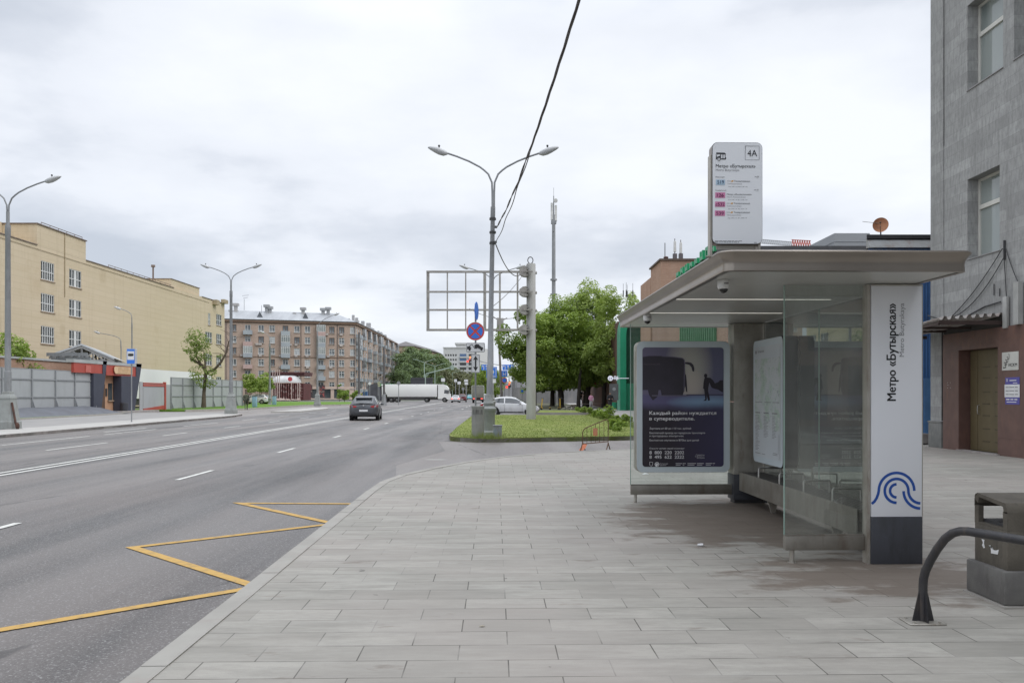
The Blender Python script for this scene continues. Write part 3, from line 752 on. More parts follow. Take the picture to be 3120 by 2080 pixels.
P(b, 'caped_figure_picture', MANC, case_, smooth=False, recalc=False)
b = MB()
for t, a0, a1, y, cap, bo in (('Каждый район нуждается', 332, 860, 793, 27, .007), ('в суперводителе.', 332, 689, 837, 27, .007), ('Зарплата от 60 до 110 тыс. рублей', 333, 662, 908, 14, .0),
        ('Бесплатный проезд на городском транспорте', 333, 772, 943, 14, .0), ('и пригородных электричках', 333, 602, 967, 14, .0), ('Бесплатное обучение в ВУЗах для детей', 333, 723, 1001, 14, .0),
        ('Станьте частью нашей команды!', 333, 607, 1064, 12, .0), ('8  800  220  2202', 333, 606, 1103, 24, .006), ('8  495  622  2222', 333, 606, 1138, 24, .006),
        ('Подробная', 700, 768, 1113, 7, 0), ('информация', 692, 768, 1126, 7, 0), ('по ссылке', 708, 768, 1138, 7, 0), ('Московский', 416, 477, 1182, 8, 0), ('транспорт', 416, 466, 1194, 8, 0)):
    fp.text(b, t, a0, a1, y, cap, .0025, 0, bo)
for y in (1178, 1190):
    for x0, x1 in ((540, 590), (596, 620), (634, 700), (708, 762), (778, 830), (836, 850)): fp.rect(b, x0, y - 2.5, x1 - (y - 1178), y + 1, .002)
fp.disc(b, 392, 1184, 18, .002, 0, 20); fp.stroke(b, [(334, 1166), (358, 1166), (358, 1188), (346, 1198), (334, 1188), (334, 1166)], 3, .002)
P(b, 'lettering', M('poster_white', (.85, .84, .86), rough=.4), case_, smooth=False, recalc=False)
b = MB(); fp.stroke(b, arc(392, 1184, 10, 200, -40, 12) + [(398, 1200)], 4, .003); fp.disc(b, 346, 1180, 6, .003); P(b, 'emblem', M('poster_dark', (.03, .027, .035), rough=.4), case_, smooth=False, recalc=False)
# map case on the back wall, facing the road (-x)
b = MB()
mr = rrect(2.87, .625, 4.07, 2.33, .08, 6)
b.grid([[(XB - .01, a, c) for a, c in mr], [(-.285, a, c) for a, c in mr], [(-.295, a + (.006 if a < 3.4 else -.006), c + (.006 if c < 1.5 else -.006)) for a, c in mr]], 1, closed=True)
b.poly([(-.295, a + (.006 if a < 3.4 else -.006), c + (.006 if c < 1.5 else -.006)) for a, c in mr], 0)
mc = P(b, 'map_case', [PALE, DARKM])
fm = Face((-.2965, 4.07, .625), (0, -1, 0), (0, 0, 1), .001, 0, 0, flip=False)      # 1200 wide, 1705 high, in millimetres
b = MB(); fm.poly(b, rrect(70, 90, 1130, 1610, 30, 5)[::-1], .001); P(b, 'route_map', M('map_paper', (.60, .64, .66), (.57, .61, .63), rough=.3), mc, smooth=False, recalc=False)
b = MB(); fm.rect(b, 90, 470, 1110, 1440, .002)
def m_map():
    m, nt, out = ntree('city_map'); o = coords(nt)
    v = N(nt, 'ShaderNodeTexVoronoi', feature='DISTANCE_TO_EDGE'); L(nt, o, v.inputs['Vector']); v.inputs['Scale'].default_value = 14
    c = mixc(nt, ramp(nt, noise(nt, o, 4, 4), .45, .6), (.56, .60, .60), (.42, .53, .44))
    c = mixc(nt, ramp(nt, v.outputs['Distance'], .01, .05, .7, 0), c, (.66, .67, .66))
    c = mixc(nt, ramp(nt, noise(nt, coords(nt, loc=(2, 5, 1)), 22, 2), .64, .68, 0, .6), c, (.25, .27, .30))
    bsdf(nt, out, c, .3); return m
P(b, 'city_map', m_map(), mc, smooth=False, recalc=False)
b = MB(); rr = random.Random(5)
fm.text(b, 'Бутырская', 210, 470, 1530, 34, .002, 0, .01); fm.disc(b, 130, 1540, 26, .002)
for cx in (110, 460, 800):
    fm.rect(b, cx, 690, cx + 210, 706, .003)
    for k in range(16 if cx > 110 else 26): fm.rect(b, cx, 655 - k * 19, cx + rr.uniform(90, 200), 661 - k * 19, .003)
for x0, x1, y in ((110, 400, 840), (500, 760, 840), (820, 1080, 840), (110, 330, 130), (380, 520, 130), (820, 1010, 150), (840, 1010, 170)): fm.rect(b, x0, y, x1, y + 8, .003)
fm.stroke(b, [(1040, 170), (1040, 420), (1080, 420), (1080, 110)], 6, .003)
P(b, 'lettering', GREYT, mc, smooth=False, recalc=False)

# ---------------------------------------------------------------- route sign on the roof
SG = thing('bus_stop_sign', 'tall white bus stop sign 4A with route numbers, standing on the shelter roof', 'bus stop sign', (3.82 - 2.10 * 1, 7.63 - .53 - .045, 0), rz=.0212)
def S(mb, name, mats, parent=SG, **k): return mb.build(name, mats, parent, world=False, **k)
fs = Face((0, 0, 2.868), (1, 0, 0), (0, 0, 1), 7.245e-4, 268, 1355)
b = MB(); orr = rrect(268, 145, 872, 1355, 70, 7)
b.grid([[fs.p(a, c, 0) - Vector((0, -.006, 0)) for a, c in orr], [fs.p(a, c, -.1) for a, c in orr]], 0, closed=True)
frame = None
fr = S(b, 'frame', M('warm_steel', (.33, .30, .27), (.28, .25, .23), rough=.45, metal=.7, scale=3))
b = MB(); b.poly([fs.p(a, c, 0) for a, c in rrect(274, 151, 866, 1349, 64, 7)], 0); b.poly([fs.p(a, c, -.098) for a, c in orr], 0); pn = S(b, 'panel', M('sign_white', (.80, .82, .85), (.78, .80, .83), rough=.35, scale=.5), smooth=False)
for x0 in (-.014, .405):
    b = MB(); b.box(x0, .015, 2.76, x0 + .022, .09, 3.64, 0, .003, 1); b.lathe([(.035, 2.768), (.035, 2.776)], (x0 + .011, .05, 0), 12); S(b, 'post', STEELW)
b = MB(); b.box(.05, .04, 2.83, .39, .06, 2.866); S(b, 'crossbar', STEELW)
INK = M('sign_ink', (.045, .047, .052), rough=.45)
b = MB(); l = .0022
fs.stroke(b, [(664, 191), (831, 191), (830, 356), (663, 356), (664, 189)], 4.5, l)
fs.text(b, '4А', 690, 805, 312, 74, l, 0, .003)
fs.text(b, 'Метро «Бутырская»', 312, 786, 447, 38, l, 0, .003)
for t, x0, x1, y, c_ in (('Районный', 310, 414, 567, 13), ('Социальный', 308, 436, 724, 13), ('до 20', 775, 826, 557, 11), ('до 30', 770, 822, 714, 11), ('мин', 800, 824, 572, 7), ('мин', 796, 820, 728, 7),
        ('Тимирязевская', 530, 722, 616, 17), ('Метро «Фонвизинская»', 444, 738, 773, 17), ('Тимирязевская', 526, 717, 879, 17), ('Тимирязевская', 526, 716, 986, 17)): fs.text(b, t, x0, x1, y, c_, l, 0, .002)
for y, x0 in ((679, 465), (835, 462), (942, 460), (1050, 458)): fs.text(b, 'Буд. 5:40–1:10  Вых. 5:40–1:10', x0, x0 + 225, y, 10, l)
for y, e in ((1319, 625), (1333, 590)):
    x = 298
    while x < e: w = random.uniform(18, 50); fs.rect(b, x, y - 3, min(x + w, e), y + 2, l); x += w + 6
fs.rect(b, 768, 1333, 802, 1337, l)
# bus pictogram
fs.poly(b, [(318, 270), (418, 272), (430, 284), (432, 292), (316, 290)], l); fs.poly(b, [(314, 296), (322, 296), (322, 322), (314, 350)], l)
for x0, x1 in ((366, 374), (394, 401), (421, 429)): fs.rect(b, x0, 286, x1, 352, l)
fs.rect(b, 366, 340, 432, 353, l); fs.poly(b, [(322, 322), (366, 308), (366, 353), (314, 353), (314, 336)], l); fs.rect(b, 429, 328, 436, 344, l)
S(b, 'lettering', INK, pn, smooth=False, recalc=False)
b = MB(); fs.disc(b, 349, 350, 20, l * 1.6); S(b, 'lettering', bpy.data.materials['sign_white'], pn, smooth=False, recalc=False)
b = MB()
pts = arc(349, 350, 15, 0, 360, 20); fs.stroke(b, pts, 6, l * 2.2)
S(b, 'lettering', INK, pn, smooth=False, recalc=False)
b = MB(); fs.text(b, 'Metro Butyrskaya', 312, 592, 490, 27, l)
for t, x0, x1, y in (('Timiryazevskaya', 450, 625, 647), ('Metro Fonvizinskaya', 443, 668, 804), ('Timiryazevskaya', 441, 620, 911), ('Timiryazevskaya', 441, 616, 1018)): fs.text(b, t, x0, x1, y, 15, l)
for y, x0 in ((600, 450), (864, 443), (970, 441)):
    for k in range(3): fs.stroke(b, arc(x0 + 6 + k * 16, y + 8, 5, 0, 360, 10), 2.5, l)
S(b, 'lettering', GREYT, pn, smooth=False, recalc=False)
b = MB(); fs.rect(b, 313, 592, 423, 655, l); S(b, 'route_badge', M('badge_blue', (.50, .66, .80), rough=.4), pn, smooth=False, recalc=False)
b = MB()
for x0, y0, x1, y1 in ((305, 743, 425, 808), (303, 852, 424, 914), (301, 958, 422, 1021)): fs.rect(b, x0, y0, x1, y1, l)
S(b, 'route_badge', M('badge_pink', (.72, .27, .47), rough=.4), pn, smooth=False, recalc=False)
b = MB(); fs.text(b, '519', 330, 408, 641, 40, l * 2, 0, .003); S(b, 'lettering', NAVY, pn, smooth=False, recalc=False)
b = MB()
for t, x0, x1, y in (('126', 326, 405, 796), ('с532', 310, 415, 903), ('539', 316, 406, 1010)): fs.text(b, t, x0, x1, y, 38, l * 2, 0, .003)
S(b, 'lettering', M('plum_print', (.12, .015, .07), rough=.45), pn, smooth=False, recalc=False)
b = MB()
for y, x0 in ((600, 492), (864, 488), (970, 486)): fs.poly(b, [(x0, y + 17), (x0 + 10, y), (x0 + 34, y), (x0 + 24, y + 17)], l)
S(b, 'route_badge', M('badge_orange', (.75, .42, .12), rough=.4), pn, smooth=False, recalc=False)

# ---------------------------------------------------------------- concrete litter bin
CONC = M('grimy_concrete', (.13, .115, .092), (.085, .075, .06), rough=.85, scale=4, bmp=.35, bscale=60, dirt=(.05, .045, .04))
CONC2 = M('grey_concrete', (.155, .15, .14), (.11, .105, .10), rough=.85, scale=5, bmp=.35, bscale=80, dirt=(.07, .06, .055))
x0, y0 = 3.64, 6.06
BN = thing('litter_bin', 'weathered concrete litter bin with open hood, partly out of the picture behind the black rail', 'litter bin', (x0, y0, 0))
b = MB(); b.box(0, 0, .015, .62, .52, .265, 0, .015); BN_b = b.build('base', CONC2, BN, world=False)
b = MB()
b.box(.045, .045, .26, .575, .475, .56, 0, .006)
body = b.build('body', CONC, BN, world=False)
b = MB()
# hood: two cheeks and a rounded top with a through opening
b.box(.045, .045, .56, .085, .10, .70, 0); b.box(.045, .42, .56, .085, .475, .70); b.box(.535, .045, .56, .575, .475, .70)
b.box(.085, .045, .555, .575, .085, .70); b.box(.045, .10, .56, .085, .42, .575)
b.grid([[(.045, yy, zz_) for yy, zz_ in ((.045, .69), (.05, .735), (.075, .765), (.44, .80), (.47, .785), (.478, .75), (.478, .69))], [(.575, yy, zz_) for yy, zz_ in ((.045, .69), (.05, .735), (.075, .765), (.44, .80), (.47, .785), (.478, .75), (.478, .69))]])
b.grid([[(.045, .045, .69), (.045, .05, .735), (.045, .075, .765), (.045, .44, .80), (.045, .478, .75)], [(.045, .085, .69), (.045, .09, .70), (.045, .10, .735), (.045, .42, .77), (.045, .43, .72)], [(.085, .085, .69), (.085, .09, .70), (.085, .10, .735), (.085, .42, .77), (.085, .43, .72)], [(.575, .085, .69), (.575, .09, .70), (.575, .10, .735), (.575, .42, .77), (.575, .43, .72)]])
b.build('hood', CONC, BN, world=False)
b = MB(); b.box(.09, .09, .5, .53, .43, .60); b.build('liner', DARKM, BN, world=False)
b = MB()
for pts in ([(.36, .52), (.345, .50), (.355, .485), (.34, .47), (.325, .475), (.335, .50), (.33, .52)], [(.29, .495), (.27, .50), (.265, .455), (.20, .46), (.19, .49), (.215, .48), (.24, .478), (.25, .49)]):
    b.poly([(.0435, (y_ - .28) * 1.35 + .27, (z_ - .49) * 1.35 + .405) for y_, z_ in pts])
b.build('paper_scrap', WPRT, BN, world=False, smooth=False)
b = MB(); b.box(-.02, -.03, .0, .63, .53, .014); b.build('pad', M('mortar_pad', (.36, .34, .31), rough=.9), BN, world=False)

# ---------------------------------------------------------------- black tubular rail
RL = thing('hoop_rail', 'black bent steel tube rail bolted to the paving beside the concrete bin', 'rail', (2.85, 5.69, 0))
BLK = M('black_enamel', (.022, .022, .026), (.035, .033, .034), rough=.42, scale=9, bmp=.1, bscale=60, dirt=(.07, .055, .045))
dx, dy = .424, -.905
prof = [(0, 0), (0, .12), (0, .25), (.004, .30), (.02, .36), (.06, .44), (.11, .525), (.17, .605), (.225, .65), (.28, .672), (.34, .68), (.5, .68), (1.0, .68), (1.5, .68), (1.6, .672), (1.66, .64), (1.70, .58), (1.71, .5), (1.71, .0)]
b = MB(); b.tube([(dx * t, dy * t, z) for t, z in prof], .029, 14); b.build('tube', BLK, RL, world=False)
for t in (0, 1.71):
    b = MB()
    for sx_, sy_ in ((1, 0), (-1, 0), (0, 1), (0, -1)):
        q = Vector((sx_, sy_, 0)); w = Vector((-sy_, sx_, 0)) * .004; c_ = Vector((dx * t, dy * t, 0))
        b.prism([c_ + q * .025 + w + Vector((0, 0, .01)), c_ + q * .075 + w + Vector((0, 0, .01)), c_ + q * .028 + w + Vector((0, 0, .22))], -w * 2)
    b.build('gusset', BLK, RL, world=False)
    b = MB(); b.box(dx * t - .13, dy * t - .09, .001, dx * t + .12, dy * t + .09, .011, 0, .003, 1); 
    for sx_ in (-.09, .085):
        for sy_ in (-.06, .06): b.lathe([(.011, .011), (.011, .02)], (dx * t + sx_, dy * t + sy_, 0), 6)
    b.build('base_plate', STEELW, RL, world=False)

# ---------------------------------------------------------------- litter on the paving
p = gnd(2134, 1664); b = MB(); b.lathe([(.006, -.03), (.014, -.028), (.016, .0), (.015, .03), (.004, .031)], (0, 0, 0), 9)
o = b.build('paper_cup', WPRT); o.rotation_euler = (R(84), R(4), R(70)); o.location = (p.x, p.y, .017); tag(o, 'small crumpled white cup lying on the paving in front of the shelter', 'litter')
p = gnd(1468, 1908); b = MB(); b.grid([[(-.02, -.008, .002), (0, -.012, .006), (.022, -.004, .003)], [(-.018, .006, .004), (.002, .004, .012), (.02, .01, .004)], [(-.012, .014, .002), (.004, .016, .005), (.018, .018, .002)]])
o = b.build('leaf_scrap', M('dry_scrap', (.38, .34, .27), rough=.8)); o.location = p; tag(o, 'curled pale scrap on the paving near the front edge', 'litter')
p = gnd(1990, 1459); b = MB(); b.grid([[(-.06, -.03, .002), (0, -.04, .012), (.07, -.02, .004)], [(-.05, .03, .008), (.0, .02, .026), (.06, .035, .01)]])
o = b.build('paper_scrap', WPRT); o.location = (p.x, p.y + .9, 0); tag(o, 'white paper scrap on the paving seen through the glass under the poster', 'litter')

# ---------------------------------------------------------------- crowd barrier on the side road
BA = thing('crowd_barrier', 'rusty tubular barrier with an orange board standing at the lawn kerb', 'barrier', tuple(gnd(1814, 1373, ROAD)), rz=R(-24))
RUST = M('rusty_paint', (.10, .06, .035), (.16, .08, .04), rough=.7, scale=10, dirt=(.10, .05, .03))
b = MB(); w, h = .40, .95
tl = lambda x: (x + w) * .26
b.tube([(-w, 0, .2), (-w, 0, h - .40), (-w + .05, 0, h - .30), (-w + .14, 0, h - .25), (w - .1, 0, h - .02), (w - .03, 0, h - .01), (w, 0, h - .08), (w, 0, .29), (-w, 0, .2)], .015, 8); b.build('frame', RUST, BA, world=False)
for k in range(5):
    x = -w + (k + 1) * 2 * w / 6
    b = MB(); b.tube([(x, 0, .22 + (x + w) * .1), (x, 0, h - .28 + tl(x) * 1.2)], .008, 6); b.build('bar', RUST, BA, world=False)
for x in (-w, w):
    b = MB(); b.tube([(x, -.22, .0), (x, -.03, .2), (x, 0, .26)], .016, 7); b.tube([(x, .22, .0), (x, .03, .2), (x, 0, .26)], .016, 7); b.build('foot', RUST, BA, world=False)
b = MB(); b.box(-.07, -.012, .45, .07, -.004, .68, 0); b.build('board', M('faded_orange', (.50, .20, .09), (.42, .2, .12), rough=.7), BA, world=False)
b = MB(); b.grid([[(-w - .05, -.2, .02), (-w, -.1, .14), (-w + .04, -.02, .2)], [(-w + .07, -.2, .01), (-w + .12, -.08, .09), (-w + .14, 0, .19)]]); b.build('flap', M('orange_tape', (.62, .16, .06), (.6, .3, .2), rough=.6), BA, world=False)
# ---------------------------------------------------------------- grey stone building on the right
def m_stone():
    m, nt, out = ntree('grey_stone_cladding')
    v = wallvec(nt)
    b = N(nt, 'ShaderNodeTexBrick', offset=.37, squash=1.); L(nt, v, b.inputs['Vector'])
    b.inputs['Color1'].default_value = (.33, .33, .322, 1); b.inputs['Color2'].default_value = (.45, .45, .44, 1); b.inputs['Mortar'].default_value = (.27, .27, .265, 1)
    b.inputs['Scale'].default_value = 1; b.inputs['Mortar Size'].default_value = .005; b.inputs['Brick Width'].default_value = 1.6; b.inputs['Row Height'].default_value = .30
    c = b.outputs['Color']
    c = mixc(nt, ramp(nt, noise(nt, coords(nt, (1, .7, 1.6)), 1.3, 6, .65), .36, .7, 0, .6), c, (.265, .265, .26))
    c = mixc(nt, ramp(nt, noise(nt, coords(nt, (3, 3, .12), loc=(2, 1, 0)), .9, 5, .7), .5, .72, 0, .45), c, (.215, .212, .208))
    f = noise(nt, coords(nt, (3, 3, .8)), 4., 5, .75)
    c = mixc(nt, ramp(nt, f, .42, .66, 0, .7), c, (.21, .209, .205))
    bsdf(nt, out, c, .85, 0, .3, bump(nt, math_(nt, 'ADD', math_(nt, 'MULTIPLY', b.outputs['Fac'], -1.), math_(nt, 'MULTIPLY', f, .5)), .22, .02))
    return m
STONE = m_stone()
PVC = M('cream_window_frame', (.66, .65, .60), (.60, .59, .54), rough=.45, scale=2)
PANE = M('window_pane', (.17, .20, .195), (.30, .33, .315), rough=.06, scale=.5, spec=.9, stretch=(1, 1, .3), lo=.45, hi=.55)
PANED = M('dark_window_pane', (.035, .045, .05), (.10, .115, .12), rough=.07, scale=.6, spec=.8)
FX = 12.6
SB = thing('stone_building', 'tall grey stone clad building with cream framed windows at the right edge', 'building', (FX, 24.7, 0))
holes = []                       # u runs from the far corner towards the viewer (U = -y)
def hu(y0, y1, z0, z1, d=None): holes.append((24.7 - y0, 24.7 - y1, z0, z1) + ((d,) if d else ()))
wins = [(22.7, 21.2, 5.3, 7.5), (22.7, 21.05, 9.96, 12.3), (20.6, 19.0, 9.96, 12.3), (22.7, 21.05, 14.6, 17), (20.6, 19.0, 14.6, 17), (18.2, 16.6, 9.96, 12.3), (15.4, 13.8, 5.3, 7.5), (15.4, 13.8, 9.96, 12.3), (11.6, 10., 5.3, 7.5), (11.6, 10., 9.96, 12.3), (7, 5.4, 5.3, 7.5), (7, 5.4, 9.96, 12.3)]
for w_ in wins: hu(*w_)
hu(23.98, 23.9, 8.8, 20, .07); hu(23.96, 23.92, 0.8, 8.8, .05); hu(23.9, 18.4, 0, 3.3, .02)
b = MB(); holed_wall(b, (0, 0, 0), (0, -1, 0), 95, 22, holes, .34, 0)
b.quad((0, 0, 0), (16, 0, 0), (16, 0, 22), (0, 0, 22)); b.quad((0, 0, 22), (16, 0, 22), (16, -95, 22), (0, -95, 22)); b.quad((.4, -.1, .0), (.4, -94, 0), (.4, -94, 22), (.4, -.1, 22)); b.quad((0, -95, 0), (16, -95, 0), (16, -95, 22), (0, -95, 22))
b.build('wall', STONE, SB, world=False, smooth=False)
b = MB(); b.box(-.06, -.72, 0, .02, .02, .74, 0, .01); b.box(-.08, -.74, .74, .02, .03, .78); b.build('plinth', M('dark_plinth_stone', (.15, .155, .15), (.22, .22, .21), rough=.85, scale=2.5, dirt=(.3, .29, .27)), SB, world=False)
for y0, y1, z0, z1 in wins:
    u0, u1 = 24.7 - y0, 24.7 - y1
    fr = MB(); t = .07; X = .30
    yb = lambda u: -u
    tz = z1 - (z1 - z0) * .36; mu = u1 - (u1 - u0) * .2
    for a0, a1, c0, c1 in ((u0, u0 + t, z0, z1), (u1 - t, u1, z0, z1), (u0 + t, u1 - t, z1 - t, z1), (u0 + t, u1 - t, z0, z0 + t), (u0 + t, u1 - t, tz, tz + t), (mu, mu + t, z0 + t, tz)):
        fr.box(X, yb(a0), c0, X + .06, yb(a1), c1)
    fr.box(X + .01, yb(mu + t + .02), z0 + t, X + .05, yb(mu + t + .06), tz - .03); fr.box(X - .01, yb(u0 + t), tz - .05, X + .05, yb(mu), tz - .005)
    wo = fr.build('window', PVC, SB, world=False, smooth=False)
    pn_ = MB(); pn_.quad((X + .04, yb(u0), z0), (X + .04, yb(u1), z0), (X + .04, yb(u1), z1), (X + .04, yb(u0), z1)); pn_.build('pane', PANE, wo, world=False, smooth=False)
    sl = MB(); sl.box(-.03, yb(u0 - .02), z0 - .025, .30, yb(u1 + .02), z0 - .003); sl.build('sill', M('grey_sill', (.30, .29, .29), rough=.5), wo, world=False, smooth=False)
# brown granite portal with its door
GRAN = M('brown_granite', (.145, .082, .068), (.115, .064, .054), rough=.45, scale=3, dirt=(.20, .10, .07), bmp=.05)
b = MB(); holed_wall(b, (-.05, -.8, 0), (0, -1, 0), 5.5, 3.3, [(.84, 2.7, 0, 2.8)], .36, 0)
b.quad((-.05, -.8, 0), (.03, -.8, 0), (.03, -.8, 3.3), (-.05, -.8, 3.3)); b.quad((-.05, -.8, 3.3), (.03, -.8, 3.3), (.03, -6.3, 3.3), (-.05, -6.3, 3.3))
for z_ in (.45,): b.box(-.056, -1.64, z_, -.05, -.8, z_ + .006); 
b.box(-.056, -6.3, .45, -.05, -3.5, .456)
por = b.build('portal', GRAN, SB, world=False, smooth=False)
b = MB()
for k, (y_, z_) in enumerate([(-1.05, 1.9), (-1.05, 1.75), (-1.2, 1.9), (-1.2, 1.75), (-1.12, 1.83), (-1.05, 1.83)]): b.box(-.054, y_, z_, -.05, y_ - .015, z_ + .015)
b.build('rivets', WPRT, por, world=False)
OLIVE = M('olive_door_paint', (.128, .10, .05), (.11, .085, .042), rough=.5, scale=2, dirt=(.09, .07, .04))
b = MB(); b.box(.28, -1.66, .02, .32, -3.49, 2.79)
for a0, a1 in ((-1.68, -2.03), (-2.05, -3.48)): b.box(.262, a0, .03, .28, a1, 2.77)
dr = b.build('door', OLIVE, SB, world=False, smooth=False)
for cu in (-2.28, -2.85):
    for z_ in (.28, .62, .98, 1.30, 1.62, 2.0, 2.3): b = MB(); b.box(.256, cu, z_, .262, cu - .34, z_ + .03); b.build('moulding', M('olive_dark', (.075, .058, .028), rough=.5), dr, world=False)
b = MB()
b = MB(); b.tube([(.262, -2.12, 1.28), (.215, -2.12, 1.26), (.205, -2.12, 1.16), (.215, -2.12, 1.04), (.262, -2.12, 1.02)], .012, 8); b.build('handle', STEEL, dr, world=False)
b = MB(); b.box(-.12, -1.62, 0, .1, -3.6, .03); b.build('threshold', KERBD, dr, world=False)
# canopy above the door
b = MB(); rows = []
n = 66
for yy, zz0 in ((0.2, 3.42), (-1.6, 3.5), (-3.7, 3.62)):
    rows.append([(-.02 - 1.65 * i / n, yy, zz0 + .045 * max(-1, min(1, 2.2 * math.sin(i / n * 2 * math.pi * 8))) - .10 * i / n) for i in range(n + 1)])
b.grid(rows); cn = b.build('canopy', Mcorr('rusty_canopy_sheet', (.33, .31, .29), (.25, .22, .2), stain=(.16, .07, .045), strength=.0, rough=.6), SB, world=False)
b = MB(); b.box(-1.65, -3.66, 3.36, -.02, -3.62, 3.46); b.box(-1.65, .17, 3.24, -.02, .2, 3.34); b.box(-1.68, -3.66, 3.34, -1.63, .2, 3.40)
for y_ in (-.9, -2.2): b.box(-1.65, y_, 3.36, -.02, y_ - .04, 3.42)
b.build('frame', M('dark_rust', (.055, .035, .03), rough=.7), cn, world=False)
b = MB(); b.box(-.03, -3.6, 3.31, .0, -.8, 3.62); b.build('backing', M('dark_board', (.05, .045, .042), rough=.8), SB, world=False)
b = MB(); b.box(-.10, -3.95, 3.25, -.02, -3.78, 4.05, 0, .01); b.box(-.14, -4.5, 3.3, -.02, -4.3, 4.35); b.build('cable_box', M('pale_duct', (.40, .40, .38), rough=.6), SB, world=False)
b = MB()
def cable(pts, r=.012):
    b.tube(pts, r, 6)
def sag(a, c, s, n=12):
    a = Vector(a); c = Vector(c); return [a.lerp(c, i / n) - Vector((0, 0, s * 4 * (i / n) * (1 - i / n))) for i in range(n + 1)]
cable(sag((-.03, -1.0, 3.7), (-.05, -3.7, 5.3), .15)); cable(sag((-.03, -.9, 3.75), (-.05, -3.8, 5.1), .35)); cable(sag((-.03, -3.7, 5.3), (-.06, -3.9, 3.9), -.1)); cable(sag((-.03, -3.8, 5.3), (-.06, -4.4, 4.3), .05))
cable([(-.03, -.7, 3.6), (-.04, -1.4, 3.55), (-.05, -2.2, 3.75), (-.04, -2.9, 3.9), (-.04, -3.6, 3.95)], .02); cable([(-.04, -.74, 3.5), (-.04, -.74, .8)], .02); cable(sag((-.03, .1, 3.95), (-.03, -1.2, 3.7), .02), .015)
cable([(-.03, -3.3, 4.45), (-.03, -3.3, 4.15)], .014); cable([(-.03, -3.55, 4.3), (-.03, -3.55, 4.1)], .014); cable([(-.03, -3.75, 5.0), (-.03, -3.75, 5.5)], .03)
b.build('cable', DARKM, SB, world=False)
# name plates beside the door
fw = Face((FX - .052, 21.05, 1.86), (0, -1, 0), (0, 0, 1), .001, 0, 0, flip=False)
PL = thing('white_name_plate', 'white ИСКМ name plate with stepped black emblem beside the brown door', 'sign', (FX - .05, 20.7, 2.2))
def wl(mb, n_, m_, par): return mb.build(n_, m_, par, smooth=False)
b = MB(); b.box(FX - .06, 21.02 - .02, 2.18, FX - .05, 20.32, 2.64); wl(b, 'plate', M('plate_white', (.60, .60, .56), (.52, .52, .48), rough=.4), PL)
fw = Face((FX - .061, 21.0, 2.18), (0, -1, 0), (0, 0, 1), .001, 0, 0, flip=False)
b = MB(); fw.text(b, 'ИСКМ', 285, 630, 95, 75, .002, 0, .01)
for k in range(4): x = 50 + k * 60; y = 70 + k * 70; fw.stroke(b, [(x, y), (x + 110 - k * 12, y + 4), (x + 110 - k * 12, y + 120), (x + 40, y + 130)], 26 - k * 4, .002)
wl(b, 'lettering', BLACK, PL)
PL2 = thing('violet_notice_board', 'violet and white opening hours board on brown granite beside the door', 'sign', (FX - .05, 20.7, 1.4))
b = MB(); b.box(FX - .058, 20.86, 1.32, FX - .051, 20.28, 2.0); wl(b, 'plate', M('violet_print', (.085, .075, .32), (.10, .09, .36), rough=.4), PL2)
b = MB(); fw2 = Face((FX - .0605, 20.88, 1.32), (0, -1, 0), (0, 0, 1), .001, 0, 0, flip=False); fw2.rect(b, -10, 180, 610, 500, 0)
fw2.rect(b, 200, 590, 480, 612, .001); fw2.rect(b, 340, 530, 520, 545, .001); fw2.rect(b, 80, 570, 110, 650, .001); fw2.rect(b, 60, 110, 200, 140, .001); fw2.rect(b, 240, 110, 360, 140, .001); fw2.rect(b, 400, 110, 520, 140, .001); fw2.rect(b, 80, 50, 480, 70, .001)
wl(b, 'panel', WPRT, PL2)
b = MB()
for z_ in (420, 330, 240):
    for x0_, x1_ in ((40, 170), (190, 390), (420, 540)): fw2.rect(b, x0_, z_, x1_, z_ + 22, .002)
wl(b, 'lettering', GREYT, PL2)

# ---------------------------------------------------------------- blue building with dish
BB = thing('blue_building', 'blue corrugated metal building with rusty roof edge behind the shelter', 'building', (11.7, 27, 0))
BLC = Mcorr('blue_corrugated_sheet', (.055, .15, .36), (.045, .12, .30), period=.16, stain=(.03, .05, .1), strength=.5)
def foot(x0, y0, x1, y1, z0, z1, g=0): return MB().prism([(x0, y0, z0), (x1, y0, z0), (x1, y1, z0), (x0 / 27 * (y1 + g), y1, z0)], (0, 0, z1 - z0))
b = foot(11.72, 27, 26, 38, 0, 6.35); b.build('wall', BLC, BB, smooth=False)
b = MB(); b.prism([(11.65, 26.70, 6.35), (11.65, 26.9, 6.62), (11.65, 26.99, 6.66), (11.65, 26.99, 6.36)], (15, 0, 0)); b.build('fascia', M('rusty_white_fascia', (.34, .35, .35), (.27, .27, .26), rough=.6, scale=2, dirt=(.2, .1, .06)), BB, smooth=False)
b = foot(11.62, 26.88, 26.8, 38.2, 6.67, 6.80); b.build('roof', M('dark_roofing', (.05, .05, .052), rough=.8), BB, smooth=False)
b = MB(); b.box(12.2, 26.94, .35, 13.55, 26.996, 2.05); b.build('door', M('deep_blue_door', (.02, .04, .14), rough=.5), BB, smooth=False)
b = MB(); b.box(13.5, 26.86, 0, 13.72, 26.93, 2.1); b.build('trim', M('light_blue_trim', (.12, .26, .5), rough=.5), BB, smooth=False)
b = MB(); b.box(12.1, 26.3, 0, 13.5, 26.99, .3); b.build('step', KERBD, BB, smooth=False)
DI = thing('satellite_dish', 'rusty orange satellite dish standing on the blue building roof', 'satellite dish', tuple(at(2687, 719, 27.2)))
c_ = at(2683, 685, 27.1)
b = MB(); axis = Vector((-.42, -.85, .3)).normalized(); u = axis.cross(Vector((0, 0, 1))).normalized(); v = u.cross(axis)
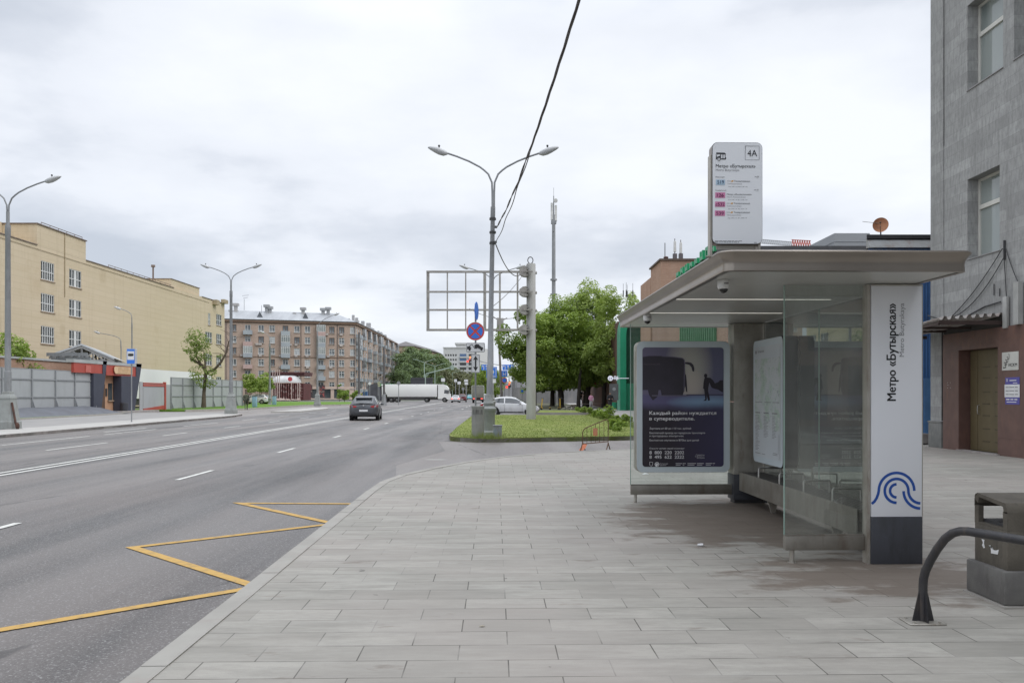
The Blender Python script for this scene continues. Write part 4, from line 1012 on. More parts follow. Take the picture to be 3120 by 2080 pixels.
b.grid([[c_ + (u * math.cos(a) * .245 * r + v * math.sin(a) * .27 * r) - axis * (.09 * (1 - r * r)) for a in [2 * math.pi * k / 28 for k in range(28)]] for r in (.02, .3, .6, .85, 1)], closed=True)
b.build('reflector', M('rusty_orange', (.42, .185, .085), (.30, .12, .055), rough=.6, scale=4, dirt=(.16, .08, .05)), DI)
b = MB(); b.tube([c_ - axis * .1, c_ - axis * .12 - Vector((0, 0, .3)), Vector((c_.x + .02, 27.2, 6.8))], .022, 8); b.build('mast', DARKM, DI)
b = MB(); b.tube([c_ - v * .25, c_ + axis * .22 - v * .16, c_ + axis * .25 - v * .08], .01, 6); b.ell(c_ + axis * .25 - v * .05, (.035, .035, .035), 8, 6); b.build('feed_arm', RUST, DI)
b = MB(); b.tube([c_ - axis * .1 + v * .1, at(2628, 675, 27.2)], .008, 5); b.build('antenna_rod', STEELW, DI)

# ---------------------------------------------------------------- trade building behind the shelter
PINKB = Mbrick('pinkish_brick', (.36, .22, .17), (.42, .27, .2), (.38, .33, .3))
TB = thing('trade_building', 'low shop building with dark parapet and green slatted band behind the shelter', 'building', (10.6, 40.5, 0))
b = MB(); holed_wall(b, (10.6, 62, 0), (0, -1, 0), 21.5, 8.2, [(4, 9, .3, 3.0), (11, 17, .3, 2.9)], .15, 0)
holed_wall(b, (10.6, 40.5, 0), (1, 0, 0), 13, 8.2, [(1, 5, .3, 3.), (6, 10, .3, 3.), (.6, 3.0, 3.7, 5.6), (4, 7, 3.7, 5.6)], .2, 0)
b.quad((10.6, 40.5, 8.2), (23.6, 40.5, 8.2), (23.6, 62, 8.2), (10.6, 62, 8.2)); b.quad((10.9, 40.9, 0), (23, 40.9, 0), (23, 40.9, 8), (10.9, 40.9, 8)); b.quad((10.85, 62, 0), (10.85, 41, 0), (10.85, 41, 8), (10.85, 62, 8))
b.build('wall', PINKB, TB, smooth=False)
b = MB(); b.quad((10.72, 59, 0.2), (10.72, 44, .2), (10.72, 44, 3.2), (10.72, 59, 3.2)); b.quad((11, 40.66, .2), (22, 40.66, .2), (22, 40.66, 5.8), (11, 40.66, 5.8)); b.build('window', PANED, TB, smooth=False)
b = MB(); b.box(10.45, 40.3, 8.2, 23.7, 62, 8.85); b.build('parapet', M('dark_parapet', (.075, .075, .08), (.06, .06, .065), rough=.6), TB, smooth=False)
b = MB()
for k in range(18): b.box(10.46, 42.5 + k * .5, 3.3, 10.6, 42.75 + k * .5, 6.2)
b.build('slat_band', M('green_slats', (.06, .20, .10), (.05, .16, .08), rough=.5), TB, smooth=False)
b = MB(); b.box(16.9, 43, 8.85, 18.75, 56, 10.0); b.box(16.88, 42.98, 9.55, 18.77, 56, 9.575); b.build('rooftop_block', M('pale_cladding', (.33, .345, .36), (.30, .315, .33), rough=.6, scale=.5), TB, smooth=False)
b = MB(); b.box(12.05, 40.4, 3.2, 12.5, 40.48, 5.2); b.build('sign_panel', WPRT, TB, smooth=False)
GRN = M('green_letters', (.01, .30, .12), (.01, .24, .10), rough=.4)
GRL = thing('rooftop_letters', 'bright green block letters on the parapet of the shop building behind the route sign', 'sign', (10.5, 45, 8.85))
rr = random.Random(11)
for k, ch in enumerate('СУПЕРМАРКЕТ'): pass
y = 40.7
for k in range(9):
    b = MB(); w_ = .7; hh = rr.choice((.85, .4, .6, .5, .3))
    b.box(10.35, y, 8.9, 10.62, y + .2, 8.9 + hh); b.box(10.35, y + w_ - .2, 8.9, 10.62, y + w_, 8.9 + hh); b.box(10.35, y + .2, 8.9 + (hh - .2) * (k % 3) / 2, 10.62, y + w_ - .2, 9.1 + (hh - .2) * (k % 3) / 2)
    b.build('letter', GRN, GRL, smooth=False); y += 1.3
b = MB(); b.box(10.45, 40.6, 8.85, 10.55, 51, 8.9); b.build('rail', DARKM, GRL)
# brick building with antennas
BR = thing('brick_building', 'orange brick building with antennas on a flat roof beyond the shelter', 'building', (10.5, 58, 0))
b = MB(); b.box(10.5, 62.2, 0, 20, 67, 10.4); b.box(10.52, 57.9, 8.9, 20, 62.19, 11.0); b.build('wall', Mbrick('orange_brick', (.42, .25, .17), (.50, .32, .23), (.40, .34, .30), rough=.9), BR, smooth=False)
b = MB(); b.box(10.4, 57.8, 11.0, 20.1, 62.3, 11.12); b.build('coping', M('brown_coping', (.12, .085, .07), rough=.7), BR, smooth=False)
for px, py0, py1, w_ in ((2056, 735, 768, 8), (2074, 739, 772, 8)):
    AN = thing('panel_antenna', 'white mobile phone antenna on the brick building roof, ' + ('left of the pair' if px == 2056 else 'right of the pair'), 'antenna', tuple(at(px, 791, 60)) , group='antennas on the brick building')
    b = MB(); a = at(px, py1, 60); c_ = at(px, py0, 60); b.box(a.x - .09, 59.9, a.z, a.x + .09, 60.05, c_.z, 0, .02, 1); b.build('panel', WHITEP, AN)
    b = MB(); a = at(px, 794, 60); b.tube([a, at(px, py0 - 8, 60)], .03, 6); b.box(a.x - .14, 59.85, a.z + .05, a.x + .14, 60.1, a.z + .5); b.build('mount', M('mount_grey', (.12, .11, .12), rough=.6), AN)
AN = thing('whip_antenna', 'thin whip antenna with brown cowl on the brick building roof', 'antenna', tuple(at(2026, 791, 60)))
b = MB(); b.tube([at(2026, 793, 60), at(2026, 740, 60)], .03, 6); b.build('rod', DARKM, AN)
a = at(2029, 793, 60); b = MB(); b.lathe([(.06, 0), (.06, .1), (.18, .16), (.18, .24), (.1, .28)], tuple(a), 10); b.build('cowl', M('brown_cowl', (.10, .05, .045), rough=.6), AN)
# row building with arch
AB = thing('dark_facade_building', 'dark brick building with red roof edge behind the trees on the footpath', 'building', (10.9, 84, 0))
b = MB(); b.box(10.9, 84, 0, 24, 128, 9.0); b.box(12.9, 68, 0, 22, 78, 9.2); b.build('wall', Mbrick('dark_red_brick', (.13, .07, .055), (.16, .09, .07), (.15, .12, .1)), AB, smooth=False)
b = MB(); b.prism([(12.2, 68, 9.2), (15, 68, 10.6), (18.5, 68, 9.2)], (0, 10, 0)); b.build('roof', M('red_roof_sheet', (.20, .075, .055), (.15, .06, .05), rough=.6), AB, smooth=False)
b = MB()
for px, h in ((1899, 2.4), (1908, 2.6), (1911, 2.2), (1928, 2.5)): p = at(px, 905, 88); b.tube([p, p + Vector((0, 0, h * .3))], .06, 5); b.tube([p + Vector((0, 0, h * .2)), p + Vector((0, 0, h * .6))], .02, 5)
b.build('antenna', DARKM, AB)
GREENA = M('green_portal', (.02, .32, .17), (.016, .27, .14), rough=.45, scale=.6)
GREENL = M('lit_green_portal', (.12, .40, .29), (.08, .30, .2), rough=.45)  # same green made paler: light on the arch's outer side, put into the colour
GREEND = M('shaded_green_portal', (.01, .13, .07), rough=.4)  # same green made darker: shade inside the arch, put into the colour
AR = thing('green_arch', 'tall green arched entrance portal beside the footpath', 'entrance arch', (11, 80, 0))
def archpts(x0, x1, h, n=14):
    r = (x1 - x0) / 2; cx = (x0 + x1) / 2
    return [(x0, 0)] + [(cx - r * math.cos(math.pi * i / n), h - r * 1.25 + r * 1.25 * math.sin(math.pi * i / n)) for i in range(n + 1)] + [(x1, 0)]
yA = 79.0
o_ = archpts(10.42, 14.8, 10.2); i_ = archpts(11.0, 14.3, 9.3)
b = MB(); b.grid([[(x, yA, z) for x, z in o_], [(x, yA, z) for x, z in i_], [(x, yA + 2.4, z) for x, z in i_]]); b.build('frame', GREENA, AR)
b = MB(); b.grid([[(x, yA + 2.4, z) for x, z in o_], [(x, yA + .01, z) for x, z in o_]]); b.build('outer_shell', GREENL, AR)
b = MB(); b.poly([(x, yA + 1.2, z) for x, z in i_]); b.build('back_panel', GREEND, AR)
b = MB(); b.box(11.0, yA + .5, 0, 14.3, yA + 1.1, 2.6); b.build('lower_panel', GREENA, AR, smooth=False)
SS = thing('shop_sign', 'round white 24 shop sign with letters on the dark facade by the green arch', 'sign', tuple(at(1860, 1152, 76.5)))
p = at(1860, 1152, 76.5); f = Face(p, (1, 0, 0), (0, 0, 1), .0306, 1860, 1152)
b = MB(); b.tube([p + Vector((0, .08, 0)), p], .24, 20); b.tube([p + Vector((0, .05, 0)), Vector((10.9, 76.55, p.z))], .03, 6); b.build('disc', M('lit_sign_white', (.75, .76, .85), rough=.4, emit=(.85, .88, 1), estr=.35), SS)
b = MB(); f.text(b, '24', 1855, 1865, 1156, 7, .01); b.build('lettering', M('violet_ink', (.1, .08, .3), rough=.5), SS, smooth=False, recalc=False)
b = MB(); f.text(b, 'П|5', 1871, 1884, 1156, 10, .0, 0, .02); b.build('lettering', bpy.data.materials['lit_sign_white'], SS, smooth=False, recalc=False)
# tower crane far away
TC = thing('tower_crane', 'white lattice tower crane jib with a red section above the far roofs', 'crane', tuple(at(2490, 1210, 300)))
def lattice(mb, a, c, w, n):
    a = Vector(a); c = Vector(c)
    for i in range(n):
        p = a.lerp(c, i / n); q = a.lerp(c, (i + 1) / n); up = Vector((0, 0, w)); m_ = (p + q) / 2 + up
        for s, e in ((p, q), (p, m_), (m_, q), (p + up, q + up)): mb.bar(s, e, .28)
b = MB(); lattice(b, at(2318, 741, 300), at(2412, 749, 300), 1.4, 16); b.build('jib', M('crane_white', (.62, .64, .68), rough=.6), TC, smooth=False)
b = MB(); lattice(b, at(2412, 749, 300), at(2470, 752, 300), 2.2, 8); b.build('jib_root', M('crane_red', (.60, .15, .12), rough=.6), TC, smooth=False)
b = MB(); b.box(112, 299, 0, 114, 301, 52); b.build('mast', bpy.data.materials['crane_white'], TC, smooth=False)

# ---------------------------------------------------------------- street lamps
GALV = M('galvanised_grey', (.30, .31, .32), (.25, .26, .27), rough=.55, metal=.35, scale=2, dirt=(.2, .2, .2))
LAMPH = M('lamp_housing', (.52, .53, .54), (.46, .47, .48), rough=.4, scale=2)
def arm_curve(s, tip=1.74, rise=1.51):
    k = tip / 1.74; q = rise / 1.51
    return [(s * x * k, 0, z * q) for x, z in ((.03, -1.0), (.035, 0), (.05, .41), (.18, .72), (.34, .87), (.5, .99), (.9, 1.2), (1.35, 1.38), (1.74, 1.51))]
def lamp_head(mb, s, tip, z):
    rows = []
    for t, w, hu_, hd in ((-.05, .03, .03, .04), (0, .07, .07, .08), (.12, .11, .10, .15), (.3, .14, .12, .155), (.45, .13, .11, .12), (.62, .085, .065, .065), (.7, .02, .02, .025)):
        c_ = Vector((s * (tip + t), 0, z + t * .30)); rows.append([c_ + Vector((0, w * math.cos(2 * math.pi * k / 12), (hu_ if math.sin(2 * math.pi * k / 12) > 0 else hd) * math.sin(2 * math.pi * k / 12))) for k in range(12)])
    mb.grid(rows, closed=True)
def street_lamp(label, loc, fork=9.0, tip=1.74, rise=1.51, arms=(-1, 1), base='round', group='tall street lamps along the avenue', r0=.115, lean=0., head=True):
    T = thing('street_lamp', label, 'street lamp', loc, group)
    def B(mb, n_, m_, par=T): return mb.build(n_, m_, par, world=False)
    b = MB(); sh = lambda z: lean * z / fork
    zc = fork - 1.0
    b.tube([(sh(1.2), 0, 1.1), (sh(2.6), 0, 2.6), (sh(2.61), 0, 2.62), (sh(zc), 0, zc), (sh(zc), 0, zc + .02), (sh(zc + .5), 0, zc + .5)], [r0, r0, r0 * .88, r0 * .72, r0 * .8, r0 * .78], 14)
    b.tube([(sh(zc + .5), 0, zc + .5), (sh(fork), 0, fork + .1)], r0 * .5, 10)
    pole = B(b, 'pole', GALV)
    b = MB()
    if base == 'round': b.lathe([(.30, 0), (.30, .12), (.235, .17), (.235, .85), (.27, .9), (.29, .96), (.29, 1.0), (.20, 1.06), (.17, 1.10), (.20, 1.14), (.20, 1.2), (.16, 1.25), (.15, 1.5), (.12, 1.52)], (0, 0, 0), 16)
    else: b.lathe([(.56, 0), (.56, .33), (.50, .36), (.35, 1.33), (.38, 1.36), (.38, 1.42), (.27, 1.56), (.24, 1.58), (.24, 1.68), (.13, 1.72)], (0, 0, 0), 4, rot=R(45))
    bs_ = B(b, 'base', M('lamp_base_grey', (.30, .32, .31), (.25, .26, .25), rough=.7, scale=3, dirt=(.2, .19, .18)))
    for s in arms:
        b = MB(); b.tube([(lean + x, y_, fork + z) for x, y_, z in arm_curve(s, tip, rise)], .036, 8); B(b, 'arm', GALV)
        if head:
            b = MB(); lamp_head(b, s, tip, fork + rise + .0); b.move((lean, 0, 0)); hd = B(b, 'lamp_head', LAMPH)
            b = MB(); c0 = (lean + s * (tip + .28), 0, fork + rise + .18); b.lathe([(.025, 0), (.025, .05), (.04, .06), (.04, .11), (.02, .12)], c0, 8); B(b, 'sensor', DARKM, hd)
    return T
lb = gnd(1489, 1325, .05)
LAMP = street_lamp('street lamp on the lawn beside the concrete pedestal, overhead cable tied to it', (lb.x, lb.y, .05), 9.0, lean=.17)
street_lamp('street lamp with square tapered base at the left edge of the picture', (px_x(24, 37.3), 37.3, 0), 9.75, 1.72, 1.5, base='square', r0=.15)
l2 = street_lamp('street lamp with a banded base in front of the grey fence near the camouflage walker', (px_x(704, 65.5), 65.5, 0), 10.3, 1.75, 1.4, base='square', r0=.15)
street_lamp('street lamp behind the empty sign gantry next to the white parked car', (px_x(1500, 63), 63, 0), 9.9, 1.85, 1.35)
T = street_lamp('street lamp with one long arm standing before the brown apartment block', (px_x(967, 107), 107, 0), 9.7, 2.2, 2.2, arms=(1,), base='square', r0=.15)
street_lamp('grey street lamp with one short arm left of the awning cafe', (px_x(822, 118), 118, 0), 9.2, .8, 1.2, arms=(-1,), base='round', r0=.17)
street_lamp('slim lamp post with one arm behind the red gatehouse, nearer the bus stop plate', (px_x(402, 86), 86, .2), 9.3, 1.2, 1.0, arms=(-1,), base='round', group='lamps in the fenced yard', r0=.09)
street_lamp('slim lamp post with one long arm behind the red gatehouse, further left', (px_x(369, 92), 92, .2), 7.2, 2.4, 1.0, arms=(-1,), base='round', group='lamps in the fenced yard', r0=.07)
for px, d, lab in ((1170, 115, 'dark lamp post with flared base in front of the white lorry trailer'), (1094, 112, 'dark post at the corner of the brown apartment block')):
    T = thing('post', lab, 'post', (px_x(px, d), d, 0)); b = MB(); b.tube([(0, 0, .8), (0, 0, 8.2 if px > 1100 else 10)], [.16, .12], 10); b.build('pole', M('dark_post', (.12, .115, .115), rough=.7), T, world=False)
    b = MB(); b.lathe([(.42, 0), (.36, .3), (.24, 1.5), (.16, 1.55)], (0, 0, 0), 8); b.build('base', GALV, T, world=False)
# far greenish lamps with V arms
PG = M('pale_green_paint', (.33, .42, .36), (.28, .36, .31), rough=.5)
vl = thing('avenue_lamp', 'pale green lamp with V shaped arms above the white trailer', 'street lamp', (px_x(1293, 235), 235, 0), 'V armed lamps far along the avenue')
b = MB(); b.tube([(0, 0, 0), (0, 0, 10.7)], [.16, .1], 8); b.build('pole', PG, vl, world=False)
for s in (-1, 1):
    b = MB(); b.tube([(0, 0, 10.6), (s * 2.6, 0, 11.5), (s * 3.2, 0, 11.5)], .07, 6); b.build('arm', PG, vl, world=False)
dup(vl, (px_x(1325, 245), 245, 0), 0, 'pale green lamp with V shaped arms above the cab end of the trailer', (1, 1, .93))
dup(vl, (px_x(1378, 290), 290, 0), 0, 'pale green lamp with V shaped arms before the brownish trees', (1, 1, .85))
# ---------------------------------------------------------------- overhead cable
OC = thing('overhead_cable', 'thick twisted black cable running from the lamp pole up over the viewer', 'cable', (lb.x + .1, lb.y, 7.9))
CAB = M('cable_rubber', (.13, .115, .11), (.08, .072, .07), rough=.7, scale=20)
def cat(d):
    t = (31.6 - d) / 17.8
    return Vector((-.62 + .0985 * (31.6 - d), d, 7.95 - 1.35 * t + 1.62 * t * t))
b = MB()
for k in range(3):
    pts = []
    for i in range(150):
        d = 31.4 - i * .25; p = cat(d); a = i * .42 + k * 2.09; sp = .017
        gap = max(0, (d - 19) / 12.5)
        off = Vector((0, 0, (-.55 * gap ** 1.3 if k == 1 else 0))) 
        pts.append(p + off + Vector((math.cos(a) * sp, 0, math.sin(a) * sp)))
    b.tube(pts, .0145, 6)
    b.build('strand', CAB, OC); b = MB()
b = MB(); b.tube([(lb.x + .05, 31.5, 7.98), (lb.x + .28, 31.45, 7.98)], .05, 8); b.tube([(lb.x + .05, 31.5, 7.4), (lb.x + .28, 31.45, 7.4)], .05, 8)
for z_ in (8.1, 7.6, 7.2): b.lathe([(.125, -.04), (.125, .04)], (lb.x + .15, lb.y, z_), 12)
b.build('clamp', DARKM, OC)
# ---------------------------------------------------------------- empty sign gantry
GY = thing('sign_gantry', 'empty grey lattice sign frame cantilevered from a thick round post on the lawn', 'sign gantry', (px_x(1618, 50), 50, .05))
GP = M('gantry_post_paint', (.40, .40, .385), (.36, .36, .345), rough=.6, scale=.8, dirt=(.27, .26, .25))
GF = M('gantry_frame_paint', (.36, .345, .33), (.28, .265, .25), rough=.6, scale=3, dirt=(.16, .13, .12))
gx = px_x(1618, 50); 
b = MB(); b.lathe([(.30, 0), (.29, .4), (.275, 9.42), (.26, 9.46)], (gx, 50, .05), 24); b.build('post', GP, GY)
b = MB(); p = at(1616, 803, 50); b.tube([p + Vector((.16 * math.cos(a), 0, .2 + .2 * math.sin(a))) for a in [2 * math.pi * k / 16 for k in range(17)]], .03, 6); b.build('lifting_eye', DARKM, GY)
yf = 49.6
ZT, ZB = px_z(827, yf), px_z(1006, yf)
xs_ = [px_x(px, yf) for px in (1304, 1363, 1419, 1477, 1523, 1577)]
zs_ = [px_z(py, yf) for py in (828, 889, 944, 1005)]
b = MB()
for i, x in enumerate(xs_):
    w_ = (.17, .07, .07, .17, .11, .11)[i]; b.box(x - w_ / 2, yf - .06, ZB, x + w_ / 2, yf + .06, ZT)
for k, z_ in enumerate(zs_):
    w_ = (.12, .10, .10, .13)[k]; b.box(xs_[0] - .09, yf - .075, z_ - w_ / 2, px_x(1592, yf), yf + .075, z_ + w_ / 2)
b.build('frame', GF, GY, smooth=False)
for z_ in zs_:
    b = MB(); x1 = gx - .26; b.prism([(x1 - .46, yf - .12, z_ - .12), (x1 - .46, yf - .12, z_ + .14), (x1 - .26, yf - .12, z_ + .30), (x1 - .02, yf - .12, z_ + .34), (x1 - .02, yf - .12, z_ - .30), (x1 - .26, yf - .12, z_ - .27)], (0, .5, 0)); b.box(x1 - .3, yf - .16, z_ - .03, x1 + .35, yf + .02, z_ + .04); b.box(x1 - .33, yf - .1, z_ + .12, x1 + .05, yf + .35, z_ + .2); b.box(x1 - .33, yf - .1, z_ - .24, x1 + .05, yf + .35, z_ - .16)
    k_ = b.build('bracket', GF, GY, smooth=False); b = MB(); b.tube([(gx + .24, 50, z_), (gx + .36, 50, z_)], .09, 10); b.build('bolt', GF, GY)
# cable from lamp to gantry post
o = MB().tube(sag((lb.x + .2, 31.6, px_z(735, 31.6)), tuple(at(1606, 805, 50)), 1.0, 24), .022, 6).build('span_cable', CAB); tag(o, 'black cable sagging from the lamp pole to the gantry post', 'cable')
o = MB().tube(sag(tuple(at(1485, 945, 63)), tuple(at(1590, 842, 95)), .3, 20), .03, 5).build('span_cable', CAB); tag(o, 'thin cable slanting behind the empty gantry frame', 'cable')
o = MB().tube(sag(tuple(at(1430, 940, 110)), tuple(at(1570, 968, 112)), .6, 16), .035, 5).build('span_cable', CAB); tag(o, 'thin tram wire crossing behind the round blue road sign', 'cable')
# ---------------------------------------------------------------- mobile mast
MM = thing('cell_mast', 'slender grey mobile phone mast rising behind the green trees', 'mast', (px_x(1687, 122), 122, 0))
b = MB(); z0 = px_z(900, 122); zt = px_z(640, 122); x = px_x(1687, 122)
b.tube([(x, 122, 0), (x, 122, px_z(850, 122)), (x, 122, px_z(690, 122)), (x, 122, px_z(655, 122))], [.34, .28, .26, .22], 10); b.tube([(x, 122, px_z(705, 122)), (x, 122, px_z(597, 122))], [.12, .07], 6); b.tube([(x, 122, px_z(600, 122)), (x, 122, px_z(572, 122))], .025, 4)
for z_ in (852, 897): b.lathe([(.5, -.12), (.5, .12)], (x, 122, px_z(z_, 122)), 8)
b.build('pole', GALV, MM)
for dx_ in (-6, 6.5):
    b = MB(); b.box(px_x(1687 + dx_ - 3.2, 122), 121.8, px_z(670 if dx_ < 0 else 675, 122), px_x(1687 + dx_ + 3.2, 122), 122.1, px_z(619 if dx_ < 0 else 626, 122)); b.build('antenna', WHITEP, MM)
b = MB(); b.box(px_x(1679, 122), 121.7, px_z(682, 122), px_x(1695, 122), 122.3, px_z(672, 122)); b.box(px_x(1683, 122), 121.6, px_z(706, 122), px_x(1689, 122), 122.2, px_z(680, 122)); b.build('equipment', GALV, MM); b = MB(); b.tube([at(1693, 612, 122), at(1693, 611, 121)], .3, 10); b.build('dish', WHITEP, MM)
# ---------------------------------------------------------------- concrete pedestal, cabinet and the no-stopping sign
pd = gnd(1456, 1330, .05)
PD = thing('concrete_pedestal', 'grey concrete cylinder with faint lettering standing on the lawn corner', 'pedestal', (pd.x, pd.y, .05))
PDM = M('stained_concrete', (.28, .28, .255), (.22, .225, .205), rough=.85, scale=2.5, bmp=.2, bscale=60, dirt=(.17, .17, .15))
b = MB(); b.lathe([(.225, 0), (.225, 1.02), (.235, 1.03), (.235, 1.1), (.2, 1.105)], (0, 0, 0), 26); b.build('drum', PDM, PD, world=False)
b = MB(); rr = random.Random(4)
for k in range(11):
    a = R(-90 - 48 + k * 9.5); x, y = .2275 * math.cos(a), .2275 * math.sin(a); t = Vector((-math.sin(a), math.cos(a), 0)); o_ = Vector((x, y, .80))
    b.quad(o_, o_ + t * .012, o_ + t * (.012 + rr.uniform(-.012, .012)) + Vector((0, 0, .17)), o_ + t * rr.uniform(-.012, .012) + Vector((0, 0, .17)))
b.build('graffiti', M('dark_stain', (.06, .06, .055), rough=.9), PD, world=False, smooth=False)
cb = gnd(1516, 1332, .05)
CBX = thing('utility_cabinet', 'small bluish metal cabinet with a lid at the foot of the street lamp', 'cabinet', (cb.x, cb.y, .05))
b = MB(); b.box(-.15, -.12, 0, .15, .14, .40, 0, .008); b.build('body', M('blue_grey_paint', (.20, .25, .26), (.24, .25, .22), rough=.7, scale=5, dirt=(.2, .16, .12)), CBX, world=False)
b = MB(); b.box(-.17, -.14, .40, .17, .16, .44, 0, .006); b.box(-.02, -.135, .30, .02, -.12, .33); b.build('lid', GALV, CBX, world=False)
sp_ = (px_x(1449, 31.6), 31.6, .05)
RS = thing('no_stopping_sign', 'no stopping sign with tow truck and double arrow plates on one grey pole', 'road sign', sp_)
b = MB(); b.tube([(0, 0, 0), (0, 0, px_z(925, 31.6) - .05)], .035, 10); b.build('pole', GALV, RS, world=False)
SW = M('reflective_white', (.76, .77, .79), rough=.35); SR = M('reflective_red', (.68, .07, .06), rough=.35); SBL = M('reflective_blue', (.04, .21, .78), rough=.35); SBK = M('sign_black', (.02, .02, .022), rough=.45); SBACK = M('sign_back', (.33, .34, .35), rough=.5, metal=.4)
y_ = 31.54; k_ = y_ / FPX
f = Face((px_x(1449, y_), y_, px_z(1009, y_)), (1, 0, 0), (0, 0, 1), k_, 1449, 1009)
b = MB(); f.disc(b, 1448.3, 1009, 28, 0, 1, 36); b.tube([f.p(1448.3, 1009, -.02), f.p(1448.3, 1009, -.001)], 28 * k_, 36, 0); b.build('disc', [SBACK, SR], RS, smooth=False)
b = MB()
for q in range(4):
    a0 = q * 90 - 45 + 6; pts = [(1448.3 + 4.2 * math.cos(R(q * 90)), 1009 + 4.2 * math.sin(R(q * 90)))] + [(1448.3 + 22.3 * math.cos(R(a0 + 78 * i / 10)), 1009 + 22.3 * math.sin(R(a0 + 78 * i / 10))) for i in range(11)]
    f.poly(b, pts, .004)
b.build('blue_field', SBL, RS, smooth=False)
b = MB(); ring = [(1448.3 + 27.6 * math.cos(R(a)), 1009 + 27.6 * math.sin(R(a))) for a in range(0, 361, 10)]; f.stroke(b, ring, 1., .004); b.build('border', SW, RS, smooth=False)
def plate(x0, y0, x1, y1):
    b = MB(); pts = rrect(x0, y0, x1, y1, 3, 4); b.prism([f.p(a, c, -.018) for a, c in pts], (0, -.018, 0), 0); return b.build('plate', SW, RS, smooth=False)
def border(par, x0, y0, x1, y1): b = MB(); q = rrect(x0 + 1.4, y0 + 1.4, x1 - 1.4, y1 - 1.4, 2.5, 3); f.stroke(b, q + [q[0]], .9, .003); b.build('border', SBK, par, smooth=False, recalc=False)
p1 = plate(1420, 1044, 1477.5, 1073); border(p1, 1420, 1044, 1477.5, 1073)
b = MB(); cx_ = lambda x, y: (1420 + x, 1044 + y)
f.poly(b, [cx_(3, 17), (1423, 1055), (1432, 1055), (1436, 1060), (1436, 1063), (1423, 1064)], .003); f.disc(b, 1431, 1065, 3.4, .0032, 0, 12); f.stroke(b, [(1428, 1056), (1438, 1049), (1446, 1061), (1448, 1058)], 2., .003)
f.poly(b, [(1445, 1053), (1450, 1048), (1458, 1049), (1466, 1056), (1472, 1059), (1472, 1063), (1464, 1064), (1450, 1058), (1446, 1058)], .003); f.disc(b, 1450, 1058, 3, .0032, 0, 12); f.disc(b, 1467, 1065, 3.4, .0032, 0, 12); f.rect(b, 1446, 1060, 1454, 1062, .003)
b.build('pictogram', SBK, p1, smooth=False, recalc=False)
p2 = plate(1436, 1079, 1462.5, 1135); border(p2, 1436, 1079, 1462.5, 1135)
b = MB(); f.poly(b, [(1449.2, 1083), (1456.7, 1096.5), (1451.6, 1095), (1451.6, 1118), (1456.7, 1117), (1449.2, 1131), (1441.7, 1117), (1446.8, 1118), (1446.8, 1095), (1441.7, 1096.5)], .003); b.build('pictogram', SBK, p2, smooth=False, recalc=False)
b = MB(); c_ = Vector((px_x(1452.5, 31.6), 31.6, px_z(947, 31.6))); n_ = Vector((.985, -.17, 0)); u_ = Vector((.17, .985, 0))
b.prism([c_ + u_ * (.35 * math.cos(R(a))) + Vector((0, 0, .35 * math.sin(R(a)))) for a in range(0, 360, 12)], -n_ * .015); b.build('edge_on_disc', SBL, RS, smooth=False)
# ---------------------------------------------------------------- bus stop plate on the left footway
BP = thing('bus_stop_plate', 'blue and white bus stop plate on a thin pole on the left footway', 'road sign', (px_x(401, 46.5), 46.5, 0), rz=R(0))
d_ = 46.5; k_ = d_ / FPX
b = MB(); b.tube([(0, 0, 0), (0, 0, px_z(1105, d_))], .035, 8); b.build('pole', GALV, BP, world=False)
f = Face((px_x(388, d_), d_ - .1, px_z(1110, d_)), (1, .1, 0), (0, 0, 1), k_, 388, 1110)
b = MB(); b.prism([f.p(a, c, 0) for a, c in rrect(388, 1062, 415, 1109, 2, 3)], f.Nn * -.22, 0); bx = b.build('box', M('sign_casing', (.50, .52, .55), rough=.5), BP, smooth=False)
b = MB(); f.rect(b, 389.5, 1063.5, 412, 1107.5, .006); b.build('blue_field', SBL, bx, smooth=False)
b = MB(); f.rect(b, 390.6, 1070, 410.5, 1096, .012); b.build('white_field', SW, bx, smooth=False)
b = MB(); f.poly(b, [(392.5, 1081), (394, 1078), (408, 1078), (409, 1081), (408, 1084), (404, 1085), (398, 1085), (392.5, 1084)], .018); f.rect(b, 393, 1076.5, 408, 1077.3, .018); b.build('pictogram', SBK, bx, smooth=False)
# ---------------------------------------------------------------- beige factory building on the left
def m_beige():
    m, nt, out = ntree('beige_painted_wall')
    v = wallvec(nt)
    b = N(nt, 'ShaderNodeTexBrick', offset=.5); L(nt, v, b.inputs['Vector'])
    b.inputs['Color1'].default_value = (.56, .475, .345, 1); b.inputs['Color2'].default_value = (.58, .49, .36, 1); b.inputs['Mortar'].default_value = (.505, .425, .305, 1)
    b.inputs['Scale'].default_value = 1; b.inputs['Mortar Size'].default_value = .03; b.inputs['Brick Width'].default_value = 3.; b.inputs['Row Height'].default_value = .62; b.inputs['Mortar Smooth'].default_value = .5
    c = b.outputs['Color']
    c = mixc(nt, ramp(nt, noise(nt, coords(nt, (1, .12, 2)), .5, 6, .65), .42, .72, 0, .5), c, (.50, .415, .28))
    c = mixc(nt, ramp(nt, noise(nt, coords(nt, (1, .25, .25), loc=(0, 4, 0)), .45, 6, .7), .58, .74, 0, .6), c, (.45, .36, .235))
    c = mixc(nt, ramp(nt, noise(nt, coords(nt, (1, .6, .6), loc=(0, 8, 3)), .35, 3, .5), .66, .72, 0, .45), c, (.42, .34, .22))
    c = mixc(nt, ramp(nt, noise(nt, coords(nt, (1, 1.1, .05), loc=(0, 3, 0)), 1.1, 6, .75), .54, .74, 0, .5), c, (.40, .325, .22))
    bsdf(nt, out, c, .9, 0, .2)
    return m
BEI = m_beige()
BX = -48.
FB = thing('beige_building', 'long beige windowless factory building with a raised stair tower on the left', 'building', (BX, 70, 0))
wl_ = []
